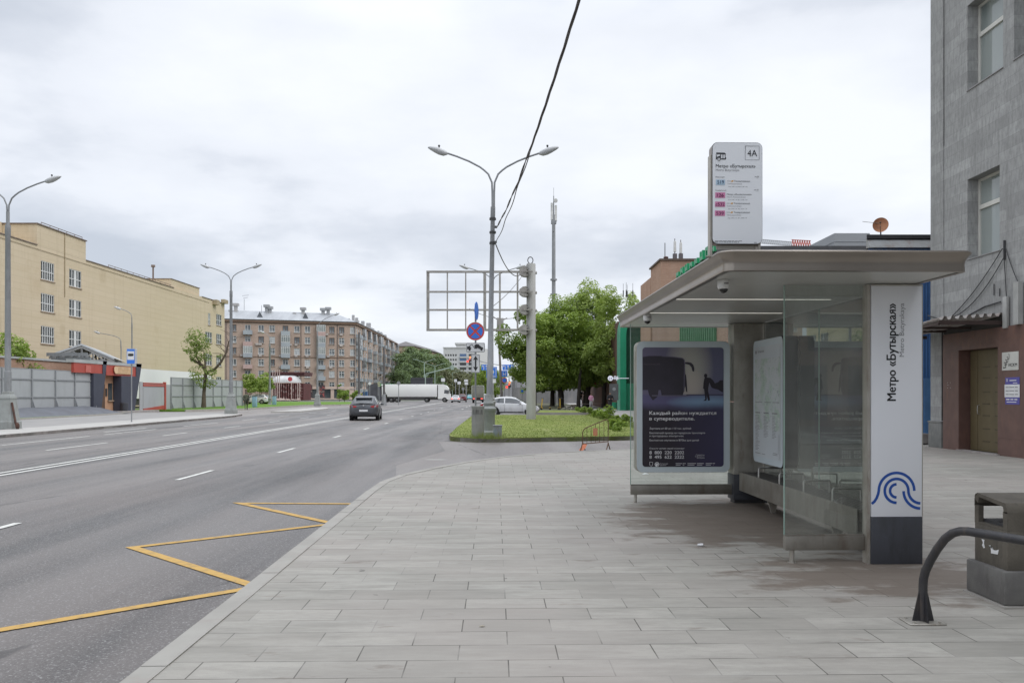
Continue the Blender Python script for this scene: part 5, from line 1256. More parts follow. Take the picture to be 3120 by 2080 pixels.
for y0, y1 in ((83.6, 86.05), (88.95, 91.45)):
    for z0, z1 in ((13.3, 15.2), (10.05, 11.9), (6.75, 8.55)): wl_.append((y0, y1, z0, z1))
for z0, z1 in ((9.7, 11.4), (6.1, 7.9), (2.6, 4.4)): wl_ += [(128.4, 131.3, z0, z1), (133.2, 135.6, z0, z1)]
wl_ += [(129.6, 130.6, 12.5, 14.4), (133.2, 135.6, 12.8, 14.6)]
b = MB(); holed_wall(b, (BX, 62, 0), (0, 1, 0), 75, 16.6, [(a - 62, c - 62, z0, z1) for a, c, z0, z1 in wl_], .14, 0)
b.quad((BX, 137, 0), (BX - 30, 137, 0), (BX - 30, 137, 16.6), (BX, 137, 16.6)); b.quad((BX, 62, 0), (BX - 30, 62, 0), (BX - 30, 62, 16.6), (BX, 62, 16.6)); b.quad((BX, 62, 16.6), (BX, 137, 16.6), (BX - 30, 137, 16.6), (BX - 30, 62, 16.6))
b.quad((BX - .5, 62.5, 0), (BX - .5, 136.5, 0), (BX - .5, 136.5, 16.4), (BX - .5, 62.5, 16.4))
b.box(BX - 12, 82.9, 16.61, BX + .003, 92.4, 18.75); b.box(BX - 14, 40, 16.6, BX - 3.5, 82.89, 18.9); b.box(BX - 4, 116.5, 16.61, BX - .4, 127, 17.9)
b.build('wall', BEI, FB, smooth=False)
COP = M('rust_coping', (.13, .085, .065), (.2, .16, .14), rough=.7, scale=1)
b = MB()
for y0, y1, z_ in ((62, 82.88, 16.6), (92.42, 116.4, 16.6), (127.1, 137, 16.6)): b.box(BX - .3, y0, z_ + .005, BX + .1, y1, z_ + .09)
b.box(BX - 12.1, 82.8, 18.755, BX + .12, 92.5, 18.86); b.box(BX - 4.1, 116.4, 17.9, BX - .3, 127.1, 17.98)
for y0, y1 in ((84, 92), (98, 116)):
    zr = 18.86 if y0 < 90 else 16.7
    b.tube([(BX - .2, y0, zr + .28), (BX - .2, y1, zr + .28)], .04, 5)
    for k in range(int((y1 - y0) / 1.6) + 1): b.tube([(BX - .2, y0 + k * 1.6, zr), (BX - .2, y0 + k * 1.6, zr + .28)], .03, 4)
b.tube([(BX - 3, 116.6, 16.6), (BX - 3, 116.6, 19.9)], .12, 6); b.tube([(BX - 3, 116.6, 19.6), (BX - 3, 116.6, 19.9)], .3, 6); b.tube([(BX - 1, 77, 16.7), (BX - 1, 77, 17.9)], .2, 6)
b.build('coping', COP, FB, smooth=False)
b = MB(); b.tube([(BX + .05, 88.0, 18.7), (BX + .05, 88.0, 12)], .06, 5)
b.tube([(BX + .05, 62, 16.3), (BX + .05, 130, 16.05)], .025, 4); b.box(BX, 131.5, 15.9, BX + .7, 132.8, 16.7); b.box(BX, 135.3, 16.6, BX + .6, 137.1, 17.2)
b.build('pipe', M('wall_pipe', (.40, .33, .22), rough=.8), FB, smooth=False)
WFR = M('white_frame', (.66, .67, .66), (.56, .57, .56), rough=.5)
for i, (a, c, z0, z1) in enumerate(wl_):
    b = MB(); x = BX - .1; n = 6 if (c - a) > 2.4 and i < 6 and a < 86 else 4
    if a > 120: n = 3
    for k in range(n + 1): y = a + (c - a) * k / n; b.box(x, y - .05, z0, x + .06, y + .05, z1)
    for z_ in (z0 + .04, z0 + (z1 - z0) * .45, z1 - .04): b.box(x + .003, a, z_ - .04, x + .063, c, z_ + .04)
    if a > 88 and a < 92: b.box(x + .01, a + (c - a) * .42, z0, x + .05, a + (c - a) * .62, z1)
    w_ = b.build('window', WFR, FB, smooth=False)
    b = MB(); b.quad((BX - .13, a, z0), (BX - .13, c, z0), (BX - .13, c, z1), (BX - .13, a, z1)); b.build('pane', PANED, w_, smooth=False)
    b = MB(); b.box(BX, a - .08, z0 - .12, BX + .08, c + .08, z0 - .01); b.build('sill', M('brown_sill', (.30, .22, .15), rough=.7), w_, smooth=False)

# ---------------------------------------------------------------- fences, gatehouse and gate
FGR = M('grey_fence_sheet', (.385, .40, .41), (.36, .375, .385), rough=.55, scale=.6, dirt=(.30, .31, .315))
FGP = M('grey_fence_post', (.27, .28, .29), (.24, .25, .26), rough=.6)
def fence(name, label, x, ys, z0, z1, rails, gap_top=.0):
    T = thing(name, label, 'fence', (x, ys[0], 0))
    for k in range(len(ys) - 1):
        b = MB(); b.box(x - .03, ys[k], z0, x + .03, ys[k + 1] - .02, z1); b.build('panel', FGR, T, smooth=False)
    for y in ys:
        b = MB(); b.box(x + .0, y - .06, 0, x + .12, y + .05, z1 + .03); b.prism([(x + .12, y - .02, z0), (x + .35, y - .02, z0), (x + .12, y - .02, z0 + .7)], (0, .05, 0)); b.build('post', FGP, T, smooth=False)
    b = MB()
    for z_ in rails: b.box(x + .03, ys[0], z_ - .05, x + .085, ys[-1], z_ + .05)
    b.box(x - .035, ys[0], z1, x + .04, ys[-1], z1 + .06)
    b.build('rail', FGP, T, smooth=False)
fence('grey_fence', 'tall grey panel fence left of the red gatehouse, above the dark tarp', -34, [46.5, 49.2, 51.9, 54.6, 58.0, 61.0, 63.7, 66.5], .5, 3.32, (1.35, 2.62))
fence('grey_fence', 'grey panel fence right of the red gate, behind the lopped tree', -34, [81.7, 84.6, 87.5, 90.4, 93.2, 96.0, 98.6, 101.0, 103.2], .15, 3.2, (1.35, 2.5))
TP = thing('tarp_heap', 'long dark grey tarpaulin covered bank at the foot of the left fence', 'tarpaulin', (-33, 56, 0))
b = MB(); rr = random.Random(9); rows = []
for i in range(40):
    y = 38 + i * .76; e = min(1, (39 - i) / 5 + .1)
    rows.append([(-31.2 - .1 * rr.random(), y, .03), (-31.7, y, .25 * e + .08 * rr.random()), (-32.4, y, .52 * e + .06 * rr.random()), (-33.2, y, .62 * e + .05 * rr.random()), (-33.94, y, .55 * e)])
b.grid(rows); b.build('cover', M('grey_tarp', (.115, .125, .145), (.09, .095, .11), rough=.55, scale=1.2, bmp=.5, bscale=3), TP)
# gatehouse
GH = thing('gatehouse', 'gatehouse with a red canopy band and slanted dark blue pillars between the fences', 'gatehouse', (-34, 70, 0))
RED = M('red_canopy', (.42, .075, .05), (.36, .06, .045), rough=.5, scale=.6, dirt=(.3, .04, .03))
SLATE = M('slate_blue_pillar', (.055, .06, .085), (.045, .05, .072), rough=.6, scale=1)
PEACH = M('peach_render', (.50, .30, .19), (.46, .27, .17), rough=.85, scale=1)
zt = 4.02
b = MB(); b.box(-40, 66.6, .15, -34.45, 74.8, 3.4); b.build('wall', PEACH, GH, smooth=False)
b = MB(); b.box(-33.95, 63.2, 3.25, -33.75, 67.6, zt); b.box(-34.4, 68.25, 3.15, -33.75, 73.6, zt); b.build('canopy', RED, GH, smooth=False)
b = MB(); b.box(-34.3, 63.1, zt + .002, -33.7, 66.5, zt + .26); b.box(-40, 66.51, zt + .002, -33.7, 74.6, zt + .26); b.build('roof', M('pale_roof_edge', (.42, .43, .43), (.33, .36, .35), rough=.6, scale=.7), GH, smooth=False)
for y0 in (66.55, 71.5):
    b = MB()
    if y0 < 70: b.prism([(-33.7, 66.1, .1), (-33.7, 67.3, .1), (-33.7, 68.3, zt + .3), (-33.7, 67.6, zt + .3), (-33.7, 67.6, 3.25), (-33.7, 66.1, 3.25)], (-.7, 0, 0))
    else: b.prism([(-33.7, 70.8, .1), (-33.7, 73.3, .1), (-33.7, 74.7, zt + .3), (-33.7, 73.6, zt + .3), (-33.7, 73.6, 3.15), (-33.7, 70.8, 3.15)], (-.7, 0, 0))
    b.build('pillar', SLATE, GH, smooth=False)
b = MB(); b.box(-34.45, 68.75, .2, -34.4, 69.35, 2.4); d_ = b.build('door', M('brown_door', (.12, .07, .045), rough=.6), GH, smooth=False)
b = MB(); 
for k in range(3): b.box(-34.44, 68.4, .4 + k * .42, -34.40, 68.7, .7 + k * .42)
b.box(-34.44, 69.5, 1.4, -34.40, 69.75, 2.05); b.build('notice', M('dark_notice', (.04, .04, .045), rough=.5), GH, smooth=False)
b = MB(); b.box(-34.45, 69.95, 1.05, -34.41, 70.65, 2.5); w_ = b.build('window', PANED, GH, smooth=False)
b = MB(); b.box(-34.45, 69.85, .95, -34.3, 70.75, 1.05); b.build('sill', M('pale_sill', (.4, .3, .22), rough=.7), w_, smooth=False)
b = MB(); b.box(-33.74, 69.8, 3.3, -33.66, 72.8, 3.95); b.build('sign_panel', M('tan_sign', (.62, .40, .22), rough=.5), GH, smooth=False)
b = MB(); f = Face((-33.65, 69.8, 3.27), (0, 1, 0), (0, 0, 1), 1, 0, 0, flip=False)
b.tube([(-33.66, 69.7, 3.62), (-33.6, 69.7, 3.62)], .32, 14)
for z0, z1 in ((.42, .68), (.08, .34)):
    x = .35
    while x < 2.5: w_ = .16; f.rect(b, x, z0, x + w_ * .7, z1, .004); x += .22
b.build('sign_letters', M('sign_letter_tan', (.72, .52, .32), rough=.5), GH, smooth=False)
b = MB(); b.box(-33.745, 64.9, 3.3, -33.70, 65.7, 3.85); b.build('bracket', M('pale_red', (.55, .15, .12), rough=.5), GH, smooth=False)
b = MB(); b.lathe([(.28, 0), (.32, .7), (.3, .72)], (-33.5, 70.9, .12), 12); o = b.build('waste_bin', CHAR); tag(o, 'small dark waste bin beside the right gatehouse pillar', 'bin')
b = MB(); b.box(-36, 60, -.1, -32.5, 75.6, .12); struct(b, 'gatehouse_pavement', KERBD)
GT = thing('sliding_gate', 'grey sliding gate with red frame beside the gatehouse', 'gate', (-34, 75.6, 0))
b = MB(); b.box(-34.03, 75.6, .25, -33.97, 80.2, 2.3); b.build('panel', FGR, GT, smooth=False)
b = MB(); b.box(-34.06, 75.6, 2.3, -33.92, 80.3, 2.42); b.box(-34.06, 75.6, 2.55, -33.92, 80.3, 2.64); b.prism([(-33.92, 75.6, .1), (-33.92, 80.3, .1), (-33.92, 80.3, .5), (-33.92, 75.6, .22)], (-.14, 0, 0)); b.box(-34.1, 80.15, 0, -33.88, 80.4, 2.75); b.build('frame', RED, GT, smooth=False)
b = MB(); b.box(-34.03, 75.6, 2.42, -33.95, 80.2, 2.55); b.build('band', M('pink_band', (.45, .2, .18), rough=.6), GT, smooth=False)
o = MB().box(-34.03, 80.5, .1, -33.97, 81.55, 2.5).build('fence_panel', FGR, smooth=False); tag(o, 'single narrow grey fence panel between the red gate post and the right fence', 'fence')
o = MB().box(-34.03, 74.9, .1, -33.97, 75.5, 2.7).build('fence_panel', FGR, smooth=False); tag(o, 'single narrow grey fence panel between the gatehouse pillar and the red gate', 'fence')
# truss shed and its brick annex
SD = thing('truss_shed', 'open shed roof with grey steel trusses above the brick annex behind the fence', 'shed', (-40, 66, 0))
a0, a1, ap = at(150, 1080, 72), at(348, 1091, 76), at(248, 1055, 74)
a0.z = 4.9; a1.z = 4.75; ap.z = 5.95; ex = Vector((-3.5, 10, 0))
b = MB(); up = Vector((0, 0, .16)); b.grid([[a0 + up, ap + up, a1 + up], [a0 + ex + up, ap + ex + up, a1 + ex + up]]); b.grid([[a0, ap, a1], [a0 + ex, ap + ex, a1 + ex]]); b.grid([[a0, ap, a1], [a0 + up, ap + up, a1 + up]])
b.build('roof', Mcorr('zinc_sheet', (.40, .42, .44), (.33, .35, .37), strength=.3), SD, smooth=False)
b = MB(); fwd = (a1 - a0).normalized().cross(Vector((0, 0, 1))) * .3
p = [a0.lerp(a1, k / 6) for k in range(7)]; t = [a0, a0.lerp(ap, .33), a0.lerp(ap, .7), ap, ap.lerp(a1, .35), ap.lerp(a1, .7), a1]
for s_ in (0, .35, .8):
    b = MB(); o_ = ex * s_ - Vector((0, 0, .15))
    for k in range(6): b.bar(p[k] + o_, p[k + 1] + o_, .16); b.bar(t[k] + o_, t[k + 1] + o_, .16); b.bar(p[k] + o_, t[k] + o_, .12); b.bar(p[k] + o_ if k % 2 else t[k] + o_, t[k + 1] + o_ if k % 2 else p[k + 1] + o_, .12)
    b.build('truss', M('grey_steelwork', (.24, .24, .24), rough=.6), SD, smooth=False)
b = MB(); b.box(a0.x, 72.3, 3, a0.x + 3.4, 72.6, 4.85); b.box(a0.x - .2, 71.9, 4.9, a0.x + 3.4, 72, 5.2); b.build('wall', Mcorr('grey_cladding', (.20, .21, .22), (.17, .18, .19)), SD, smooth=False)
AX = thing('brick_annex', 'low orange brick annex behind the left fence, beneath the shed roof', 'building', (-38, 62, 0))
b = MB(); b.box(-46, 57, 0, -35.5, 66.4, 4.1); b.build('wall', bpy.data.materials['orange_brick'], AX, smooth=False)
b = MB(); b.box(-46.1, 56.9, 4.105, -35.4, 66.45, 4.25); b.build('coping', bpy.data.materials['pale_roof_edge'], AX, smooth=False)

# ---------------------------------------------------------------- brown brick apartment block
def m_brown():
    m, nt, out = ntree('brown_brick_block')
    o = coords(nt)
    c = mixc(nt, ramp(nt, noise(nt, coords(nt, (1, 1, .6)), .22, 6, .6), .38, .64), (.475, .375, .31), (.41, .315, .258))
    c = mixc(nt, ramp(nt, noise(nt, o, 3.2, 4, .7), .35, .7, 0, .45), c, (.33, .25, .205))
    b = N(nt, 'ShaderNodeTexBrick', offset=.5); L(nt, wallvec(nt), b.inputs['Vector'])
    b.inputs['Color1'].default_value = (1, 1, 1, 1); b.inputs['Color2'].default_value = (.88, .88, .88, 1); b.inputs['Mortar'].default_value = (1.12, 1.1, 1.08, 1)
    b.inputs['Scale'].default_value = 1; b.inputs['Brick Width'].default_value = .52; b.inputs['Row Height'].default_value = .15; b.inputs['Mortar Size'].default_value = .012
    c = mixc(nt, 1., c, b.outputs['Color'], 'MULTIPLY')
    bsdf(nt, out, c, .9, 0, .2)
    return m
BRO = m_brown()
AP = thing('apartment_block', 'seven storey brown brick apartment block with balconies and a metal hip roof', 'apartment block', (-47, 240, 0))
A0 = Vector((px_x(640, 229), 229, 0)); A1 = Vector((px_x(1082, 241), 241, 0)); A2 = Vector((px_x(1209, 338), 338, 0))
HT = 22.3
U1 = (A1 - A0); W1 = U1.length; U1.normalize(); N1 = U1.cross(Vector((0, 0, 1)))
U2 = (A2 - A1); W2 = U2.length; U2.normalize(); N2 = U2.cross(Vector((0, 0, 1)))
cols = [(px, (px_x(600 + px / 3.36, 235) - A0.x) / U1.x) for px in (285, 425, 555, 678, 780, 905, 1014, 1115, 1243, 1350, 1445, 1555)]
rowz = [20.2 - 3.22 * k for k in range(6)]
holes = []; wspec = []
rr = random.Random(21)
balc = {555: (0, 1, 2, 3, 4), 905: (0, 1, 2, 3), 1243: (0, 1, 2, 3, 4)}
for px, u in cols:
    for k, z in enumerate(rowz):
        if k == 5 and px in (555, 678, 780, 905, 1014): continue
        w_, h_ = 1.55, 1.9
        holes.append((u - w_ / 2, u + w_ / 2, z - h_ / 2, z + h_ / 2)); wspec.append((u, z, w_, h_))
gf = [(px_x(600 + p_ / 3.36, 240) - A0.x) / U1.x for p_ in (1115, 1232, 1348, 1440, 1527)]
for u in gf: holes.append((u - .9, u + .9, .35, 3.0 if u != gf[4] else 2.7))
for u in [(px_x(600 + p_ / 3.36, 235) - A0.x) / U1.x for p_ in (300, 420, 560, 700)]: holes.append((u - .9, u + .9, .6, 2.8))
b = MB(); holed_wall(b, A0, U1, W1, HT, holes, .22, 0)
# side front: columns and rows too far to count one by one
holes2 = []; nc = 26
for i in range(nc):
    u = 2.2 + i * (W2 - 4) / (nc - 1)
    for k in range(6):
        if i % 4 != 2 or True: holes2.append((u - .8, u + .8, rowz[k] - .95, rowz[k] + .95))
holed_wall(b, A1, U2, W2, HT, holes2, .22, 0)
bk1 = A0 - N1 * 14; 
b.quad(A0, bk1, bk1 + Vector((0, 0, HT)), A0 + Vector((0, 0, HT))); q = A2 - N2 * 14; b.quad(A2, q, q + Vector((0, 0, HT)), A2 + Vector((0, 0, HT)))
for A_, B_, Nn in ((A0, A1, N1), (A1, A2, N2)): b.quad(A_ - Nn * .6, B_ - Nn * .6, B_ - Nn * .6 + Vector((0, 0, HT - .2)), A_ - Nn * .6 + Vector((0, 0, HT - .2)))
b.build('wall', BRO, AP, smooth=False)
# cornice, string courses and pale ground floor
Z = Vector((0, 0, 1))
def band(mb, z0, z1, out_):
    C = (A0 + N1 * out_, A1 + (N1 + N2).normalized() * out_ * 1.25, A2 + N2 * out_)
    mb.grid([[c_ + Z * z0 for c_ in C], [c_ + Z * z1 for c_ in C]]); mb.grid([[c_ + Z * z0 for c_ in C], [A0 + Z * z0, A1 + Z * z0, A2 + Z * z0]]); mb.grid([[c_ + Z * z1 for c_ in C], [A0 + Z * z1, A1 + Z * z1, A2 + Z * z1]])
b = MB(); band(b, 21.75, 22.0, .25); band(b, 22.0, 22.4, .5); band(b, 12.05, 12.25, .12); b.build('cornice', M('brown_cornice', (.21, .14, .10), (.17, .115, .085), rough=.85, scale=.3), AP, smooth=False)
b = MB(); s_ = gf[0] - 1.6
holed_wall(b, A0 + U1 * s_ + N1 * .06, U1, W1 - s_, 3.75, [(u - .9 - s_, u + .9 - s_, .35, 3.0 if u != gf[4] else 2.7) for u in gf], .3, 0); holed_wall(b, A1 + N2 * .06, U2, W2, 3.75, [(3 + 4 * i, 4.6 + 4 * i, .5, 2.9) for i in range(22)], .3, 0)
b.build('ground_floor', M('pale_pink_stucco', (.56, .44, .37), (.50, .39, .33), rough=.85, scale=.4), AP, smooth=False)
for u in gf: b = MB(); b.quad(A0 + U1 * (u - 1) - N1 * .2 + Z * .3, A0 + U1 * (u + 1) - N1 * .2 + Z * .3, A0 + U1 * (u + 1) - N1 * .2 + Z * 3.1, A0 + U1 * (u - 1) - N1 * .2 + Z * 3.1); b.build('shop_window', PANED, AP, smooth=False)
for p_ in (1178, 1297):
    u = (px_x(600 + p_ / 3.36, 240) - A0.x) / U1.x
    for z0, z1 in ((.6, 2.2), (2.5, 4.2)): b = MB(); b.obox(A0 + U1 * u + N1 * .2 + Z * ((z0 + z1) / 2), U1, N1, .75, .06, (z1 - z0) / 2); b.build('poster_panel', M('dark_posters', (.05, .04, .045), (.35, .08, .07), rough=.5, scale=1.6, lo=.5, hi=.56), AP, smooth=False)
# windows of the front: copies that share meshes
def win_mesh(kind):
    fr = MB(); w_, h_ = 1.55, 1.9; t = .12
    U_, N_ = U1, N1
    def bx(u0, u1, z0, z1, d0=.02, mi=0): fr.obox(U_ * ((u0 + u1) / 2) - N_ * .12 + Z * ((z0 + z1) / 2), U_, N_, (u1 - u0) / 2, .05, (z1 - z0) / 2, mi)
    bx(-w_ / 2, -w_ / 2 + t, -h_ / 2, h_ / 2); bx(w_ / 2 - t, w_ / 2, -h_ / 2, h_ / 2); bx(-w_ / 2 + t, w_ / 2 - t, h_ / 2 - t, h_ / 2); bx(-w_ / 2 + t, w_ / 2 - t, -h_ / 2, -h_ / 2 + t)
    if kind != 3: bx(-.06, .06, -h_ / 2 + t, h_ / 2 - t)
    if kind in (0, 3): bx(-w_ / 2 + t, -.06, .3, .42); bx(.06, w_ / 2 - t, .3, .42)
    fr.quad(*[U_ * a - N_ * .19 + Z * c for a, c in ((-w_ / 2, -h_ / 2), (w_ / 2, -h_ / 2), (w_ / 2, h_ / 2), (-w_ / 2, h_ / 2))], 1)
    fr.obox(N_ * .1 - Z * (h_ / 2 + .05), U_, N_, w_ / 2 + .1, .14, .05, 2)
    return fr
SILL = M('white_sill', (.55, .53, .50), rough=.6); BRF = M('old_brown_frame', (.16, .10, .075), rough=.6); BLIND = M('pale_blind', (.55, .57, .58), (.4, .42, .43), rough=.4, scale=.8)
PANEM = M('flat_window_pane', (.09, .105, .115), (.22, .24, .25), rough=.08, scale=.35, spec=.8, lo=.46, hi=.58)
protos = []
for kd, ms in ((0, [WFR, PANED, SILL]), (1, [WFR, PANED, SILL]), (1, [BRF, PANED, SILL]), (0, [WFR, BLIND, SILL])):
    o = win_mesh(kd).build('window', [ms[0], ms[1] if ms[1] is not PANED else PANEM, ms[2]], AP, world=False, smooth=False); protos.append(o)
first = [True] * 4
for u, z, w_, h_ in wspec:
    k = rr.choice((0, 0, 1, 2, 1, 3))
    o = protos[k] if first[k] else protos[k].copy()
    if not first[k]: COL.objects.link(o); o.parent = AP
    first[k] = False
    o.location = (A0 + U1 * u + Z * z) - Vector(AP.location)
BALC = M('balcony_sheet', (.36, .40, .42), (.30, .33, .36), rough=.6, scale=.5); BGL = M('balcony_glazing', (.62, .63, .62), rough=.5)
for px, u in cols:
    if px not in balc: continue
    for k in balc[px]:
        z = rowz[k]; c_ = A0 + U1 * u
        b = MB(); b.obox(c_ + N1 * .5 + Z * (z - 1.75), U1, N1, 1.25, .5, .1); b.obox(c_ + N1 * .98 + Z * (z - 1.15), U1, N1, 1.25, .03, .5)
        for s in (-1, 1): b.obox(c_ + N1 * .5 + U1 * (s * 1.22) + Z * (z - 1.15), U1, N1, .03, .48, .5)
        bo = b.build('balcony', BALC if rr.random() < .8 else M('pink_balcony', (.5, .36, .33), rough=.7), AP, smooth=False)
        if (px, k) in ((555, 2), (905, 1), (905, 2), (1243, 0), (1243, 1), (1243, 2)):
            b = MB()
            for i in range(5): b.obox(c_ + N1 * .98 + U1 * (-1.2 + .6 * i) + Z * (z + .35), U1, N1, .06, .03, 1.0)
            for dz in (-.6, .9, 1.3): b.obox(c_ + N1 * .98 + Z * (z + dz), U1, N1, 1.25, .028, .06)
            b.build('glazing_frame', BGL, bo, smooth=False)
            b = MB(); b.obox(c_ + N1 * .55 + Z * (z + .35), U1, N1, 1.18, .4, .98); b.build('glazing', PANE, bo, smooth=False)
b = MB()
for px, k in ((640, 1), (670, 1), (670, 2), (500, 2), (860, 2), (950, 1), (1005, 1), (1005, 2), (1110, 2), (1115, 3), (1300, 0), (1315, 2), (1340, 3), (1440, 0), (1440, 1), (950, 4), (860, 3), (1545, 4)):
    u = (px_x(600 + px / 3.36, 235) - A0.x) / U1.x; b.obox(A0 + U1 * u + N1 * .22 + Z * (rowz[k] - 1.25), U1, N1, .42, .2, .3)
o = b.build('air_conditioner', M('ac_unit', (.50, .46, .43), (.36, .32, .3), rough=.6, scale=1), AP, smooth=False); o['kind'] = 'stuff'
b = MB()
for p_ in (370, 1062, 1412, 1620):
    u = (px_x(600 + p_ / 3.36, 236) - A0.x) / U1.x; a = A0 + U1 * min(u, W1 - .2) + N1 * .12; b.tube([a + Z * .3, a + Z * 21.8], .09, 6)
b.build('drainpipe', M('pipe_grey', (.17, .14, .13), rough=.7), AP)
# windows and balconies of the receding side
b = MB(); bl = MB(); gz = MB()
for i, (a, c, z0, z1) in enumerate(holes2):
    P_ = lambda u, z, d: A1 + U2 * u - N2 * d + Z * z
    b.quad(P_(a, z0, .19), P_(c, z0, .19), P_(c, z1, .19), P_(a, z1, .19), 1)
    for s, e in ((a, a + .14), (c - .14, c), ((a + c) / 2 - .08, (a + c) / 2 + .08)): b.obox(P_((s + e) / 2, (z0 + z1) / 2, .1), U2, N2, (e - s) / 2, .06, (z1 - z0) / 2, 0)
    b.obox(P_((a + c) / 2, z1 - .6, .1), U2, N2, (c - a) / 2, .05, .06, 0)
    col_ = i // 6
    if col_ % 3 == 0 or (col_ % 4 == 1 and rr.random() < .7):
        m_ = (a + c) / 2; zc = (z0 + z1) / 2
        bl.obox(P_(m_, zc - 1.5, -.55), U2, N2, 1.35, .55, .5)
        if rr.random() < .5: gz.obox(P_(m_, zc + .3, -.5), U2, N2, 1.25, .45, 1.15)
o = b.build('window', [WFR, PANED], AP, smooth=False); o['kind'] = 'stuff'
o = bl.build('balcony', BALC, AP, smooth=False); o['kind'] = 'stuff'
o = gz.build('balcony_glazing', M('loggia_glass', (.34, .35, .35), (.16, .17, .18), rough=.25, scale=.35, lo=.45, hi=.55), AP, smooth=False); o['kind'] = 'stuff'
# roof
b = MB(); ri = 4.2; rz = HT + .4
ee = [A0 + N1 * .5, A1 + (N1 + N2).normalized() * .6, A2 + N2 * .5]
rg = [A0 - N1 * 6 - U1 * 4, A1 - (N1 + N2).normalized() * 8.5, A2 - N2 * 6]
b.grid([[p + Z * rz for p in ee], [p + Z * (rz + 3.0) for p in rg], [rg[0] - N1 * 7 + Z * rz, rg[1] - (N1 + N2).normalized() * 9 + Z * rz, rg[2] - N2 * 7 + Z * rz]])
b.build('roof', M('seamed_metal_roof', (.40, .42, .44), (.32, .335, .355), rough=.55, metal=.15, scale=.35, stretch=(1.5, .3, .3)), AP, smooth=False)
CHM = M('chimney_sheet', (.34, .35, .36), (.42, .41, .40), rough=.7, scale=.2)
for p_, h in ((500, 2.0), (450, .8), (785, 1.9), (815, 1.4), (1045, .6), (1128, 1.4), (1320, 1.4), (1370, 1.7)):
    u = (px_x(600 + p_ / 3.36, 240) - A0.x) / U1.x; c_ = A0 + U1 * u - N1 * 5.5 + Z * (rz + 2.2); b = MB(); b.box(c_.x - .42, c_.y - .4, c_.z, c_.x + .42, c_.y + .4, c_.z + h)
    if h > 1.35: b.box(c_.x - .8, c_.y - .7, c_.z + h, c_.x + .8, c_.y + .7, c_.z + h + .75)
    b.build('chimney', CHM, AP, smooth=False)
for i in range(26):
    c_ = A1 + U2 * (3 + i * W2 / 27) - N2 * rr.uniform(1.5, 5) + Z * (rz + .8); h = rr.uniform(.8, 2.2); w_ = rr.uniform(.3, .7); b = MB(); b.box(c_.x - w_, c_.y - w_, c_.z, c_.x + w_, c_.y + w_, c_.z + h); b.build('chimney', CHM, AP, smooth=False)
for p_ in (720, 1143):
    u = (px_x(600 + p_ / 3.36, 240) - A0.x) / U1.x; c_ = A0 + U1 * u - N1 * 1.4 + Z * (rz + .6); b = MB(); b.prism([c_ - U1 * .9, c_ + U1 * .9, c_ + Z * 1.9], -N1 * 4); b.build('dormer', M('dormer_sheet', (.10, .11, .125), rough=.6), AP, smooth=False)
b = MB(); c_ = at(744, 900, 236); b.tube([c_ - Z * 1, at(744, 945, 236)], .05, 4); b.tube([at(738, 901, 236), at(758, 899, 236)], .04, 4); b.tube([at(741, 908, 236), at(756, 906, 236)], .04, 4); c_ = at(797, 930, 236); b.tube([c_, at(797, 955, 236)], .05, 4); b.build('antenna', DARKM, AP)

# second block and the white tower far behind
A3 = thing('pale_block', 'pale yellow brick apartment block half hidden by trees beyond the brown one', 'apartment block', (px_x(1210, 360), 360, 0))
x0 = px_x(1203, 360); b = MB(); holed_wall(b, (x0, 360, 0), (1, 0, 0), 8.2, 22.6, [(1.5 + 3 * i, 3 + 3 * i, 2 + 3.3 * k, 3.9 + 3.3 * k) for i in range(2) for k in range(6)], .25, 0)
b.quad((x0 + 8.2, 360, 0), (x0 + 8.2 + 6, 440, 0), (x0 + 14.2, 440, 22.6), (x0 + 8.2, 360, 22.6)); b.quad((x0, 360.4, 0), (x0 + 8.2, 360.4, 0), (x0 + 8.2, 360.4, 22), (x0, 360.4, 22)); b.build('wall', M('yellow_brick_far', (.42, .33, .24), (.38, .30, .21), rough=.9, scale=.3), A3, smooth=False)
b = MB(); b.quad((x0 - 1, 359.5, 22.6), (x0 + 8.8, 359.5, 22.6), (x0 + 15, 440, 22.6), (x0 + 3, 440, 22.6)); b.prism([(x0 - 1, 359.5, 22.6), (x0 + 8.8, 359.5, 22.6), (x0 + 4, 366, 25)], (6, 70, 0)); b.build('roof', M('dark_roof_far', (.16, .15, .15), rough=.7), A3, smooth=False)
WT = thing('white_tower', 'white high rise apartment tower with blue glazed bay far down the avenue', 'tower block', (px_x(1395, 560), 560, 0))
d_ = 560; X_ = lambda px: px_x(px, d_); 
hl = []; ox = X_(1351); top = px_z(1060, d_)
for k in range(11):
    z1 = top - 4.2 - k * 3.1
    if z1 < 4: break
    for i in range(5): hl.append((1.2 + i * 1.7, 2.2 + i * 1.7, z1 - 1.3, z1))
    hl.append((11.2, 15.6, z1 - 1.5, z1 + .2)); hl.append((17.2, 21.2, z1 - 1.5, z1 + .2))
b = MB(); holed_wall(b, (ox, d_, 0), (1, 0, 0), 22, top, hl, 1.2, 0); b.quad((ox + 22, d_, 0), (ox + 22 + 8, d_ + 12, 0), (ox + 30, d_ + 12, top), (ox + 22, d_, top)); b.quad((ox, d_ + 1.3, 0), (ox + 22, d_ + 1.3, 0), (ox + 22, d_ + 1.3, top), (ox, d_ + 1.3, top), 1)
for k in range(11):
    z1 = top - 4.2 - k * 3.1
    if z1 > 3:
        for a in (11, 17): b.box(ox + a, d_ - .8, z1 - 2.6, ox + a + 4.8, d_ - .02, z1 - 1.6)
b.box(ox + 8.5, d_ + .5, top, ox + 16.2, d_ + 10, top + 2.4); b.box(ox + 7.8, d_, top + 2.4, ox + 17, d_ + 10, top + 3.6); b.box(ox - .4, d_ - .4, top, ox + 22.4, d_ + .6, top + .6)
